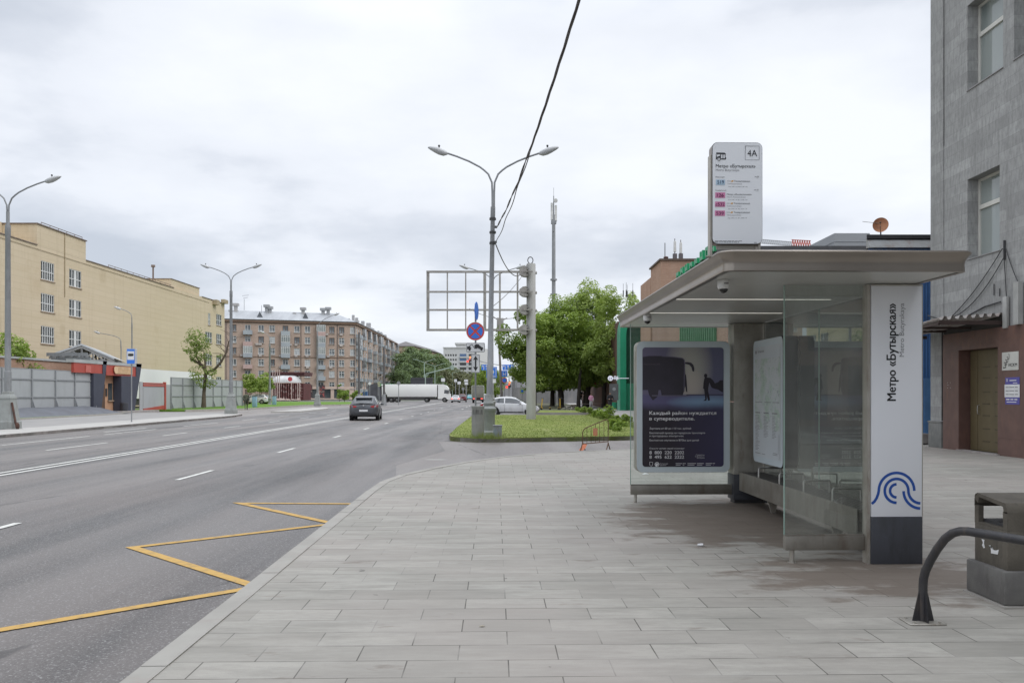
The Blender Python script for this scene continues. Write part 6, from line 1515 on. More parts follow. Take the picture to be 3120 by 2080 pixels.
b.build('wall', [M('white_render_far', (.58, .58, .58), (.54, .54, .54), rough=.8), M('tower_recess', (.13, .14, .155), (.2, .2, .21), rough=.4, scale=.2)], WT, smooth=False)
b = MB(); b.box(ox + 11.3, d_ - .4, top - 10, ox + 15.5, d_ - .05, top - 4); b.build('blue_bay', M('blue_glazing', (.10, .17, .32), rough=.2), WT, smooth=False)

# ---------------------------------------------------------------- awning cafe
CF = thing('awning_cafe', 'cafe with a silver domed awning and dark red posts in front of the apartment block', 'cafe', (px_x(870, 205), 205, 0))
d_ = 205; X_ = lambda p_: px_x(600 + p_ / 3.36, d_); Z_ = lambda p_: px_z(880 + p_ / 3.36, d_)
MAR = M('maroon_paint', (.115, .03, .03), (.085, .025, .025), rough=.6, scale=1)
b = MB(); b.box(X_(770), d_ + .5, 0, X_(1085), d_ + 8, Z_(965)); b.build('wall', MAR, CF, smooth=False)
b = MB(); b.box(X_(735), d_ - .5, Z_(866), X_(1105), d_ + 8, Z_(850)); b.box(X_(745), d_ - .2, Z_(888), X_(1102), d_ + 8, Z_(867)); b.build('roof', [M('maroon_roof', (.10, .035, .035), rough=.6)], CF, smooth=False)
b = MB(); rows = []
for t in range(7):
    a = t / 6 * math.pi / 2; hh = Z_(960) + (Z_(884) - Z_(960)) * math.sin(a); ins = 1 - math.cos(a)
    rows.append([(X_(915) + (X_(765) - X_(915)) * (1 - ins * .55) * math.cos(math.pi * k / 24), d_ + .5 - 3.0 * (1 - ins * .85) * math.sin(math.pi * k / 24) ** .6, hh) for k in range(25)])
b.grid(rows); b.build('awning', M('silver_awning', (.62, .63, .63), (.45, .46, .46), rough=.45, scale=.8, stretch=(1, 1, .1)), CF)
b = MB(); c_ = at(600 + 955 / 3.36, 880 + 922 / 3.36, d_ - 3.2); b.tube([c_, c_ - Vector((0, .15, 0))], .55, 16); b.build('emblem', M('red_emblem', (.55, .08, .09), rough=.5), CF)
for p_ in (815, 838, 862, 882, 1005, 1065, 1085):
    b = MB(); b.tube([(X_(p_), d_ - 3.2, 0), (X_(p_), d_ - 3.2, Z_(962) if p_ > 900 else Z_(830))], .09, 6); b.build('post', M('cream_post', (.55, .44, .40), rough=.6), CF)
b = MB()
for p_ in range(845, 1090, 24):
    for z_ in (1100, 1075, 1050, 1020): b.box(X_(p_) - .5, d_ - 2.4, Z_(z_), X_(p_) + .5, d_ - 2.3, Z_(z_) + .09)
    b.box(X_(p_) - .12, d_ - 2.45, 0, X_(p_) + .12, d_ - 2.3, Z_(965))
b.build('railing', M('maroon_rail', (.16, .06, .055), (.4, .3, .28), rough=.6, scale=1.5, lo=.5, hi=.6), CF, smooth=False)
o = MB(); rr = random.Random(8)
for k in range(26): o.ell((X_(rr.uniform(770, 1120)), d_ - 4 - rr.random() * 4, .1), (rr.uniform(.4, 1.2), .5, rr.uniform(.15, .5)), 7, 5)
o = o.build('rubble', M('pale_rubble', (.42, .36, .31), (.28, .2, .17), rough=.9, scale=2)); o['kind'] = 'stuff'; tag(o, 'pale paving rubble heaped in front of the awning cafe', 'rubble')

# ---------------------------------------------------------------- small street furniture far along the avenue
def sign_on_pole(name, label, px, py, d, r, mat, kind='disc', zpole=None, cat='road sign', frame=None, draw=None, ground=0., h=None):
    T = thing(name, label, cat, (px_x(px, d), d, ground)); c_ = at(px, py, d)
    b = MB(); b.tube([(c_.x, d + .06, ground), (c_.x, d + .06, c_.z)], max(.04, .0004 * d), 6); b.build('pole', GALV, T)
    b = MB()
    if kind == 'disc': b.tube([c_ + Vector((0, 0, 0)), c_ - Vector((0, .03, 0))], r, 20)
    else: b.box(c_.x - r, d - .03, c_.z - (h or r), c_.x + r, d, c_.z + (h or r))
    o = b.build('plate', mat, T, smooth=False)
    if draw:
        b = MB(); f = Face((c_.x, d - .035, c_.z), (1, 0, 0), (0, 0, 1), d / FPX, px, py); draw(f, b)
        b.build('symbol', frame, o, smooth=False, recalc=False)
    return T
def arrows(f, b, px, py, w, h, kinds):
    n = len(kinds)
    for i, k in enumerate(kinds):
        x = px - w / 2 + w * (i + .5) / n; t = h * .11
        if k == 's': f.stroke(b, [(x, py + h * .42), (x, py - h * .2)], t, .01); f.poly(b, [(x - t * 1.6, py - h * .15), (x + t * 1.6, py - h * .15), (x, py - h * .42)], .012)
        if k == 'l': f.stroke(b, [(x + w * .07, py + h * .42), (x + w * .07, py - h * .25), (x - w * .04, py - h * .25)], t, .01); f.poly(b, [(x - w * .03, py - h * .45), (x - w * .03, py - h * .02), (x - w * .12, py - h * .24)], .012)
        if k == 'r': f.stroke(b, [(x, py + h * .42), (x, py - h * .2)], t, .01); f.poly(b, [(x - t * 1.6, py - h * .15), (x + t * 1.6, py - h * .15), (x, py - h * .42)], .012); f.stroke(b, [(x, py + .1 * h), (x + w * .09, py + .02 * h)], t, .011); f.poly(b, [(x + w * .08, py - h * .12), (x + w * .08, py + h * .18), (x + w * .15, py + h * .02)], .012)
GB = thing('lane_sign_gantry', 'thin traffic light boom carrying two blue lane arrow signs beyond the white car', 'sign gantry', (px_x(1571, 150), 150, 0))
d_ = 150
b = MB(); b.tube([(px_x(1571, d_), d_, 0), (px_x(1571, d_), d_, 6.6)], .14, 8); b.tube([at(1571, 1117, d_), at(1500, 1109, d_), at(1424, 1091, d_)], .08, 6); b.build('boom', GALV, GB)
for px, w_, kd in ((1548, 34, 'lsr'), (1482, 30, 'lsr')):
    b = MB(); c_ = at(px, 1119, d_ - .3); k_ = d_ / FPX; b.box(c_.x - w_ / 2 * k_, c_.y - .05, c_.z - 8.5 * k_, c_.x + w_ / 2 * k_, c_.y, c_.z + 8.5 * k_); o = b.build('sign_panel', SBL, GB, smooth=False)
    b = MB(); f = Face((c_.x, c_.y - .055, c_.z), (1, 0, 0), (0, 0, 1), k_, px, 1119); arrows(f, b, px, 1119, w_, 17, kd); b.build('arrows', SW, o, smooth=False, recalc=False)
REDL = M('red_light', (.5, .03, .03), rough=.4, emit=(1, .08, .05), estr=1.0); ORL = M('orange_light', (.5, .2, .05), rough=.4, emit=(1, .35, .12), estr=.8)
def traffic_light(label, px, py, d, s=1., orange=True):
    T = thing('traffic_light', label, 'traffic light', tuple(at(px, py, d)), 'lit red traffic lights at the crossing'); c_ = at(px, py, d)
    b = MB(); b.box(c_.x - .2 * s, d, c_.z - .62 * s, c_.x + .2 * s, d + .3, c_.z + .62 * s); b.box(c_.x + .2 * s, d, c_.z - .3 * s, c_.x + .6 * s, d + .2, c_.z + .3 * s); b.build('housing', DARKM, T, smooth=False)
    b = MB(); b.tube([(c_.x, d - .02, c_.z + .38 * s), (c_.x, d - .06, c_.z + .38 * s)], .2 * s, 12); b.box(c_.x - .9 * s, d - .02, c_.z - .55 * s, c_.x - .3 * s, d + .1, c_.z + .05 * s); b.build('red_lamp', REDL, T, smooth=False)
    if orange: b = MB(); b.tube([(c_.x + .1, d - .02, c_.z + .95 * s), (c_.x + .1, d - .06, c_.z + .95 * s)], .3 * s, 12); b.build('orange_lamp', ORL, T, smooth=False)
traffic_light('red traffic light hanging on the boom by the double arrow plate', 1431, 1098, 150, .62)
traffic_light('red traffic light low on the post right of the no parking disc', 1551, 1176, 120, .55)
o = MB().tube([(px_x(1551, 120), 120.2, 0), (px_x(1551, 120), 120.2, px_z(1150, 120))], .07, 6).build('signal_post', GALV); tag(o, 'slim post carrying the low red traffic light', 'post')
sign_on_pole('lane_sign', 'small blue two arrow square sign above the no parking disc', 1537, 1138, 110, .40, SBL, 'box', frame=SW, draw=lambda f, b: (f.stroke(b, [(1533, 1144), (1533, 1133)], 1.6, 0), f.stroke(b, [(1541, 1144), (1541, 1133)], 1.6, 0), f.stroke(b, [(1541, 1143), (1534, 1138)], 1.4, .002)))
sign_on_pole('no_parking_sign', 'no parking disc with blue field on a thin pole left of the red traffic light', 1537, 1158, 109.5, .37, SR, 'disc', frame=SBL, draw=lambda f, b: f.disc(b, 1537, 1158, 6.4, .0))
PK = sign_on_pole('parking_sign', 'blue parking sign with white plate under it, half behind the street lamp', 1498, 1134, 62.4, .40, SBL, 'box', frame=SW, draw=lambda f, b: (f.stroke(b, rrect(1484, 1119.5, 1511, 1148, 3, 3) + [(1511, 1145)], 1.2, 0), f.stroke(b, arc(1499, 1133, 5, 0, 360, 14), 3.2, 0), f.stroke(b, arc(1504, 1145, 2.2, 0, 360, 10), 1.2, 0)), h=.42)
b = MB(); c_ = at(1505, 1160, 62.4); b.box(c_.x - .15, 62.37, c_.z - .15, c_.x + .15, 62.4, c_.z + .15); b.build('supplement', SW, PK, smooth=False)
sign_on_pole('crossing_sign', 'pedestrian crossing sign with yellow green border by the tree trunks', 1591, 1191, 100, .24, M('fluorescent_border', (.45, .62, .12), rough=.4), 'box', frame=SBL, draw=lambda f, b: (f.rect(b, 1587, 1187, 1595, 1195, 0)), h=.26)
for px, py, d, w_, h_, lab in ((1388, 1159, 210, .35, .35, 'small white square plate hanging before the far trees, left one'), (1399, 1166, 205, .42, .36, 'white square plate low on a thin pole above the white sedan'), (1420, 1159, 215, .5, .3, 'wide white plate before the far trees, upper of two'), (1421, 1168, 200, .42, .3, 'wide white plate before the far trees, lower of two'), (1350, 1157, 215, .5, .45, 'white square plate before the far trees above the cab')):
    sign_on_pole('plate_sign', lab, px, py, d, w_, SW, 'box', h=h_, cat='sign')
sign_on_pole('round_sign', 'round grey back of a road sign beside the dark lamp post before the trailer', 1214.5, 1167, 116, .27, SBACK, 'disc')
sign_on_pole('round_sign', 'round grey back of a small sign left of the blue far car', 1411, 1184, 190, .33, SBACK, 'disc')
sign_on_pole('round_sign', 'white round sign above stacked plates left of the dark kiosk', 1126.5, 1168, 140, .26, SW, 'disc')
PDL = sign_on_pole('pedestrian_light', 'pedestrian signal with pale yellow surround on a thin post left of the trailer', 1155, 1170, 118, .16, M('pale_yellow', (.62, .66, .40), rough=.5), 'box', h=.33, cat='traffic light', frame=DARKM, draw=lambda f, b: (f.disc(b, 1155, 1167, 2, 0, 0, 10), f.disc(b, 1155, 1173, 2, 0, 0, 10)))
MAB = thing('signal_boom', 'white mast arm slanting up towards the right before the side facade, lower one', 'signal boom', (px_x(1152, 125), 125, 0), 'slanted mast arms at the left corner')
b = MB(); b.tube([at(1152, 1205, 125), at(1152, 1153, 125), at(1158, 1148, 125), at(1182, 1135, 125)], .05, 6); b.build('arm', GALV, MAB)
MAB2 = thing('signal_boom', 'white mast arm slanting up towards the right before the side facade, upper one', 'signal boom', (px_x(1112, 135), 135, 0), 'slanted mast arms at the left corner')
b = MB(); b.tube([at(1111, 1205, 135), at(1110, 1140, 135), at(1116, 1131, 135), at(1166, 1111, 135)], .055, 6); b.build('arm', GALV, MAB2)
MA3 = thing('signal_boom', 'long pale green mast arm rising to the right above the white lorry', 'signal boom', (px_x(1296, 225), 225, 0))
b = MB(); b.tube([at(1296, 1205, 225), at(1296, 1142, 225), at(1300, 1138, 225), at(1375, 1119, 225)], .14, 6); b.tube([at(1297, 1147, 225), at(1307, 1139, 225)], .1, 5); b.box(at(1378, 0, 225).x - .4, 224.8, px_z(1126, 225), at(1378, 0, 225).x + .4, 225.2, px_z(1113, 225)); b.build('arm', PG, MA3)
BL = thing('dark_billboard', 'dark grey back of a large billboard rising behind the white trailer', 'billboard', (px_x(1285, 230), 230, 0))
b = MB(); b.box(px_x(1253, 230), 230, px_z(1180, 230), px_x(1312, 230), 230.6, px_z(1153, 230)); b.box(px_x(1252, 230), 229.9, px_z(1155, 230), px_x(1319, 230), 230.7, px_z(1150, 230)); b.box(px_x(1313, 230), 230, 0, px_x(1318, 230), 230.5, px_z(1151, 230)); b.box(px_x(1251, 230), 229.95, 0, px_x(1254, 230), 230.3, px_z(1151, 230)); b.build('board', M('billboard_grey', (.065, .065, .075), (.05, .05, .06), rough=.7, scale=.5), BL, smooth=False)
KS = thing('dark_kiosk', 'dark kiosk with a green roof band behind the left end of the white trailer', 'kiosk', (px_x(1150, 185), 185, 0))
b = MB(); b.box(px_x(1122, 185), 185, 0, px_x(1210, 185), 190, px_z(1170, 185)); b.build('wall', M('kiosk_dark', (.06, .06, .07), (.09, .09, .1), rough=.6, scale=.5), KS, smooth=False)
b = MB(); b.box(px_x(1158, 185), 184.6, px_z(1177.5, 185), px_x(1193, 185), 190, px_z(1168.5, 185)); b.build('roof_band', M('kiosk_green', (.02, .23, .08), rough=.5), KS, smooth=False)
o = MB().box(px_x(1108, 140), 139.5, .4, px_x(1120, 140), 140.5, 2.0).build('blue_box', M('blue_box', (.03, .09, .22), rough=.5), smooth=False); tag(o, 'dark blue cabinet behind the roof of the grey hatchback', 'cabinet')
for px, d, lab in ((747, 96, 'light blue cabinet beside the camouflage walker'), (812, 116, 'pale blue cabinet at the foot of the slim grey lamp')):
    T = thing('utility_cabinet', lab, 'cabinet', (px_x(px, d) + .8, d, .05)); b = MB(); b.box(.0, 0, 0, .5, .4, 1.25, 0, .02); b.build('body', M('light_blue_cabinet', (.27, .42, .52), (.22, .36, .46), rough=.6), T, world=False)
    b = MB(); b.box(-.03, -.03, 1.25, .53, .43, 1.31); b.build('lid', GALV, T, world=False)
# leaning pole with a box
LP = thing('leaning_pole', 'slightly leaning weathered pole with a grey box and short arm at its top', 'pole', (px_x(1530, 98), 98, 0))
b = MB(); b.tube([(px_x(1530, 98), 98, 0), at(1517, 968, 98)], [.17, .12], 10); b.tube([at(1517, 975, 98), at(1500, 962, 98)], .05, 5); b.tube([at(1517, 985, 98), at(1545, 968, 98)], .05, 5); b.build('pole', M('weathered_pole', (.20, .17, .16), (.26, .23, .21), rough=.8, scale=1), LP)
c_ = at(1524, 985, 97.6); b = MB(); b.box(c_.x - .40, 97.4, c_.z - .62, c_.x + .40, 97.8, c_.z + .62, 0, .03); b.build('box', M('box_grey', (.33, .32, .31), (.27, .26, .25), rough=.6, scale=1, dirt=(.2, .14, .1)), LP)
for k, (px, py, d) in enumerate(((1563, 1128, 140), (1567, 1126, 146), (1573, 1124, 155))):
    o = MB().tube([(px_x(px, d), d, 0), at(px, py, d)], [.16, .11], 8).build('tram_pole', M('pole_grey', (.17, .17, .175), rough=.7)); tag(o, ('plain grey pole, leftmost of three behind the lane sign', 'plain grey pole, middle of three behind the lane sign', 'plain grey pole, rightmost of three behind the lane sign')[k], 'pole', 'poles behind the lane sign')
FW = thing('grey_hoarding', 'long grey hoarding wall seen between the tree trunks', 'wall', (4, 140, 0))
b = MB(); b.box(px_x(1560, 140), 140, 0, 11.5, 140.4, 2.7)
b.build('panel', M('hoarding_grey', (.23, .23, .235), (.17, .17, .175), rough=.7, scale=.4, dirt=(.3, .29, .28)), FW, smooth=False)
FB2 = thing('far_shops', 'far grey shop row with pale signs where the avenue vanishes', 'building', (-2, 320, 0))
b = MB(); b.box(px_x(1492, 330), 330, 0, px_x(1600, 330), 345, 6.5); b.box(px_x(1497, 300), 300, 0, px_x(1512, 300), 320, 9); b.build('wall', M('far_grey_wall', (.30, .30, .31), (.5, .5, .5), rough=.7, scale=.25, lo=.5, hi=.56), FB2, smooth=False)
# ---------------------------------------------------------------- vehicles (local: x forward, y left, origin under the middle)
def paint(name, col, c2=None, rough=.3, metal=0.): return M(name, col, c2 or tuple(x * .92 for x in col), rough=rough, scale=1.2, metal=metal, spec=.6, dirt=tuple(x * .7 + .03 for x in col))
TYRE = M('tyre_rubber', (.018, .018, .019), rough=.85); RIM = M('alloy_rim', (.42, .43, .44), (.36, .37, .38), rough=.35, metal=.6); CARGL = M('car_glass', (.06, .068, .076), (.11, .12, .13), rough=.04, spec=1., scale=.8)
TAIL = M('tail_light_red', (.38, .018, .02), rough=.25); LITT = M('lit_tail_light', (.6, .05, .05), rough=.3, emit=(1., .16, .12), estr=1.2); HEADL = M('headlight', (.65, .67, .68), rough=.15); TRIM = M('black_trim', (.02, .02, .021), rough=.55); CHROME = M('chrome', (.6, .6, .6), rough=.15, metal=1.)
def lerp(a, b_, t): return a + (b_ - a) * t
def interp(tab, x):
    if x <= tab[0][0]: return tab[0][1:]
    for p, q in zip(tab, tab[1:]):
        if x <= q[0]: t = (x - p[0]) / (q[0] - p[0]); return tuple(lerp(a, b_, t) for a, b_ in zip(p[1:], q[1:]))
    return tab[-1][1:]
KINDS = {
 'hatch': dict(body=[(-2.2, .60, .48, .74), (-2.16, .78, .36, .90), (-2.02, .87, .27, 1.0), (-1.7, .895, .22, 1.03), (-1., .91, .2, 1.0), (0, .91, .2, .96), (.9, .9, .2, .93), (1.4, .89, .21, .87), (1.8, .85, .22, .79), (2.08, .76, .25, .68), (2.2, .58, .32, .56)],
   cab=[(-2.08, 1.02, .62), (-1.95, 1.16, .62), (-1.62, 1.40, .585), (-1.1, 1.485, .58), (-.4, 1.51, .58), (.25, 1.47, .57), (.75, 1.24, .62), (1.22, .92, .70)], rear=(-2.03, -1.66), front=(.3, 1.15), side=[(-1.6, -.72), (-.64, .36), (.44, .85)], wheels=(-1.3, 1.36), tail='hatch'),
 'sedan': dict(body=[(-2.29, .60, .48, .80), (-2.24, .78, .34, .93), (-2.05, .86, .26, .99), (-1.6, .88, .22, 1.0), (-1., .89, .2, .98), (0, .89, .2, .95), (.9, .88, .2, .92), (1.5, .87, .21, .85), (1.9, .82, .22, .76), (2.17, .72, .26, .66), (2.28, .55, .34, .55)],
   cab=[(-1.98, 1.0, .66), (-1.55, 1.2, .62), (-1.05, 1.39, .585), (-.5, 1.45, .58), (.1, 1.44, .57), (.5, 1.36, .58), (.95, 1.12, .64), (1.35, .91, .70)], rear=(-1.9, -1.1), front=(.5, 1.28), side=[(-1.62, -.42), (-.33, .92)], wheels=(-1.15, 1.55), tail='sedan'),
 'suv': dict(body=[(-2.2, .62, .5, .85), (-2.15, .8, .4, 1.05), (-2., .88, .3, 1.12), (-1., .92, .28, 1.1), (0, .92, .28, 1.08), (.9, .91, .28, 1.05), (1.5, .89, .29, 1.0), (1.9, .84, .3, .9), (2.15, .74, .34, .78), (2.25, .6, .42, .66)],
   cab=[(-2.06, 1.14, .66), (-1.85, 1.5, .62), (-1.2, 1.66, .61), (-.3, 1.68, .6), (.3, 1.62, .6), (.8, 1.36, .64), (1.2, 1.05, .72)], rear=(-2.02, -1.82), front=(.35, 1.12), side=[(-1.8, -.9), (-.8, .1), (.2, .75)], wheels=(-1.3, 1.36), tail='hatch'),
}
def car(label, kind, loc, yaw, mat, scale=1., lit=False, cat='car', group=None, rr_=.32):
    K = KINDS[kind]; T = thing('car', label, cat, loc, group, yaw)
    def B(mb, n_, m_, par=T, **k): return mb.build(n_, m_, par, world=False, **k)
    body = K['body']; bt = [(x, w, lo, hi) for x, w, lo, hi in body]
    def sect(w, lo, hi): h = [(0, lo + .02), (w * .7, lo), (w * .95, lo + .07), (w, lo + (hi - lo) * .42), (w * .985, lo + (hi - lo) * .72), (w * .945, hi - .035), (w * .86, hi), (0, hi + .025)]; return h + [(-y, z) for y, z in h[-2:0:-1]]
    xs = sorted({x for x, *_ in bt} | {-2.1 + .2 * i for i in range(22)})
    xs = [x for x in xs if bt[0][0] <= x <= bt[-1][0]]
    b = MB(); rows = [[(x, y, z) for y, z in sect(*interp(bt, x))] for x in xs]; b.grid(rows, closed=True); b.poly(rows[0]); b.poly(rows[-1])
    cab = K['cab']
    def cs(x): zr, ht = interp(cab, x); w, lo, hi = interp(bt, x); return zr, ht, w * .93, hi - .03
    def csect(x):
        zr, ht, hb, zb = cs(x); zr = max(zr, zb + .01)
        h = [(hb, zb), (lerp(hb, ht, .92) + .02, lerp(zb, zr, .86)), (ht, zr - .018), (ht * .55, zr + .012), (0, zr + .02)]
        return h + [(-y, z) for y, z in h[-2::-1]]
    cx = sorted({x for x, *_ in cab} | {cab[0][0] + (cab[-1][0] - cab[0][0]) * i / 18 for i in range(19)})
    rows = [[(x, y, z) for y, z in csect(x)] for x in cx]; b.grid(rows)
    bd = B(b, 'body', mat)
    # windows
    def sidep(x, t, s): zr, ht, hb, zb = cs(x); zr = max(zr, zb + .01); return Vector((x, s * (lerp(hb, lerp(hb, ht, .92) + .02, t) + .012), lerp(zb, lerp(zb, zr, .86), t)))
    for s in (-1, 1):
        for x0, x1 in K['side']:
            b = MB(); n = 7; b.grid([[sidep(lerp(x0, x1, i / n), t, s) for i in range(n + 1)] for t in (.10, .5, .95)]); B(b, 'window', CARGL)
    for nm, (xa, xb) in (('rear_window', K['rear']), ('windscreen', K['front'])):
        b = MB(); rows = []
        for i in range(6):
            x = lerp(xa, xb, i / 5); zr, ht, hb, zb = cs(x); rows.append([Vector((x + (-.012 if nm[0] == 'r' else .012), (ht + (hb - ht) * .12) * .9 * t, zr + .018 - .03 * t * t)) for t in (-1, -.6, -.2, .2, .6, 1)])
        b.grid(rows); B(b, nm, CARGL)
    # wheels
    for x in K['wheels']:
        w, lo, hi = interp(bt, x)
        for s in (-1, 1):
            y = s * (w + .005)
            b = MB(); b.tube([(x, y - s * .22, rr_), (x, y - s * .02, rr_), (x, y, rr_)], [rr_, rr_, rr_ - .03], 24); b.tube([(x, y - s * .2, rr_ + .01), (x, s * (w + .003), rr_ + .01)], rr_ + .055, 24); t_ = B(b, 'tyre_and_arch_shade', TYRE)  # second, wider dark disc stands in for the shade of the wheel arch
            b = MB(); b.tube([(x, y - s * .1, rr_), (x, y + s * .004, rr_)], rr_ * .64, 20)
            rim = B(b, 'rim', RIM, t_)
            b = MB()
            for k in range(5): a = 2 * math.pi * (k + .5) / 5; b.tube([(x + math.cos(a) * rr_ * .42, y, rr_ + math.sin(a) * rr_ * .42), (x + math.cos(a) * rr_ * .42, y + s * .007, rr_ + math.sin(a) * rr_ * .42)], rr_ * .13, 8)
            B(b, 'rim_gap', TYRE, t_)
    # mirrors, lights, plates, seams
    for s in (-1, 1):
        b = MB(); x = K['side'][-1][1] - .05; w, lo, hi = interp(bt, x); b.ell((x, s * (w + .05), hi + .06), (.08, .12, .075), 10, 8); B(b, 'mirror', mat)
    tl = LITT if lit else TAIL
    x0 = bt[0][0]
    for s in (-1, 1):
        b = MB()
        if K['tail'] == 'hatch':
            q = lambda x, z: Vector((x, s * (interp(bt, x)[0] * (.985 if z < .95 else .93) + .006), z))
            b.grid([[q(-1.78, 1.0), q(-1.95, .98), q(-2.08, .95), Vector((-2.17, s * .60, .93)), Vector((-2.19, s * .42, .9))], [q(-1.82, .9), q(-1.97, .86), q(-2.1, .82), Vector((-2.2, s * .60, .80)), Vector((-2.205, s * .44, .83))]])
        else:
            q = lambda x, z: Vector((x, s * (interp(bt, x)[0] * .985 + .008), z))
            b.grid([[q(-2.0, .93), q(-2.12, .91), q(-2.22, .9), Vector((-2.285, s * .62, .88)), Vector((-2.3, s * .50, .86))], [q(-2.06, .68), q(-2.14, .68), q(-2.235, .66), Vector((-2.30, s * .62, .66)), Vector((-2.305, s * .50, .68))]])
        B(b, 'tail_light', tl)
        b = MB(); xf = bt[-1][0]; q = lambda x, z: Vector((x, s * (interp(bt, x)[0] * .97 + .008), z))
        b.grid([[q(xf - .5, .78), q(xf - .3, .74), q(xf - .14, .70)], [q(xf - .46, .66), q(xf - .28, .6), q(xf - .13, .57)]]); B(b, 'headlight', HEADL)
    b = MB(); b.box(x0 - .035, -.26, .56 if kind == 'hatch' else .5, x0 - .012, .26, .68 if kind == 'hatch' else .62); B(b, 'number_plate', SW)
    b = MB(); b.box(x0 - .02, -.62, .30, x0 + .06, .62, .40, 0, .02); b.box(bt[-1][0] - .05, -.5, .36, bt[-1][0] + .015, .5, .5, 0, .02)
    for s in (-1, 1): b.box(-1.0, s * .88 - .005, .22, 1.1, s * .90 + .005, .30)
    B(b, 'bumper_trim', TRIM)
    if kind in ('hatch', 'suv'):
        b = MB(); b.tube([(-2.19, -.1, 1.03), (-2.14, .32, 1.07)], .012, 5); B(b, 'wiper', TRIM)
        b = MB(); zr = cs(-1.62)[0]; b.box(-1.86, -.5, zr - .02, -1.6, .5, zr + .015, 0, .01); B(b, 'spoiler', mat)
        b = MB(); b.tube([(-1.3, 0, 1.5), (-1.42, 0, 1.72)], .01, 5); B(b, 'aerial', TRIM)
        b = MB(); b.tube([(-2.175, 0, .93), (-2.19, 0, .93)], .055, 14); B(b, 'badge', CHROME)
    for s in (-1, 1):
        for x in ((K['side'][0][1] + K['side'][1][0]) / 2 - .12, K['side'][0][0] + .1):
            b = MB(); w, lo, hi = interp(bt, x); b.box(x - .02, s * (w * .985) - .012, lo + (hi - lo) * .80, x + .15, s * (w * .985) + .02, lo + (hi - lo) * .84, 0, .006); B(b, 'door_handle', mat)
        for x in ((K['side'][0][1] + K['side'][1][0]) / 2, K['side'][-1][1] + .08):
            b = MB(); pts = [Vector((x, s * (wz + .003), zz_)) for wz, zz_ in [(interp(bt, x)[0] * k_, lerp(interp(bt, x)[1], interp(bt, x)[2], t)) for k_, t in ((.975, .12), (1., .42), (.985, .72), (.95, .95))]]
            b.tube(pts, .006, 4); B(b, 'door_seam', TRIM)
    T.scale = (scale,) * 3
    return T
Z0 = ROAD
FWD = R(90 + 1.2)
car('dark grey hatchback driving away in the lane right of the double line', 'hatch', (px_x(1106, 53.4), 54.6, Z0), FWD + R(4.5), paint('graphite_paint', (.095, .10, .11), (.08, .085, .095), .28, .3), 1.04)
wc = car('white sedan parked across the pavement edge behind the gantry post', 'sedan', (px_x(1556, 65.5) - .05, 65.5, Z0), R(-4), paint('white_paint', (.70, .71, .73), (.66, .67, .69), .3), 1.02)
car('white sedan with lit tail lights waiting beside the cab of the lorry', 'sedan', (px_x(1388, 165), 166, Z0), FWD, paint('white_paint', (1, 1, 1)), 1.0, True)
car('dark red car with lit tail lights just right of the white sedan', 'suv', (px_x(1407, 172), 174, Z0), FWD, paint('wine_paint', (.12, .02, .025)), 1.0, True)
car('white car seen far ahead on the right of the tarpaulin truck', 'suv', (px_x(1476, 200), 200, Z0), FWD, paint('white_paint', (1, 1, 1)), 1.0, True)
car('small light blue car far down the avenue', 'hatch', (px_x(1431, 250), 250, Z0), R(-85), paint('sky_paint', (.10, .42, .50)), 1.0)
car('white car parked behind the young trees near the camouflage walker', 'hatch', (px_x(779, 128), 128, .05), R(176), paint('white_paint', (1, 1, 1)), 1.0)
# tarpaulin truck
TK = thing('tarpaulin_truck', 'small truck with a grey green tarpaulin box seen from behind', 'truck', (px_x(1455, 158), 161, Z0), rz=FWD)
b = MB(); b.box(-3, -1.13, 1.0, 1.6, 1.13, 3.25, 0, .06); b.build('cargo_box', M('grey_tarpaulin', (.235, .235, .20), (.20, .20, .17), rough=.7, scale=.7), TK, world=False)
b = MB(); pts = [(-3.02, -1.16, .95), (-3.02, -1.16, 3.2), (-3.02, -1.05, 3.3), (-3.02, 1.05, 3.3), (-3.02, 1.16, 3.2), (-3.02, 1.16, .95)]; b.tube(pts, .07, 6); b.build('frame', M('pale_frame', (.50, .53, .45), rough=.5), TK, world=False)
b = MB(); b.box(-2.9, -1., .55, 3.3, 1., .98); b.box(-3.05, -1.1, .45, -2.9, 1.1, .7); b.build('chassis', M('dark_chassis', (.04, .03, .03), rough=.7), TK, world=False)
for s in (-1, 1):
    b = MB(); b.tube([(-1.6, s * .75, .42), (-1.6, s * 1.1, .42)], .42, 16); b.build('wheel', TYRE, TK, world=False); b = MB(); b.tube([(2.5, s * .8, .42), (2.5, s * 1.05, .42)], .42, 16); b.build('wheel', TYRE, TK, world=False)
    b = MB(); b.box(-3.08, s * .75 - .2, .72, -3.02, s * .75 + .2, .9); b.build('tail_light', LITT, TK, world=False)
b = MB(); b.box(1.75, -1.0, .6, 3.4, 1.0, 2.4, 0, .12); b.build('cab', SLATE, TK, world=False)
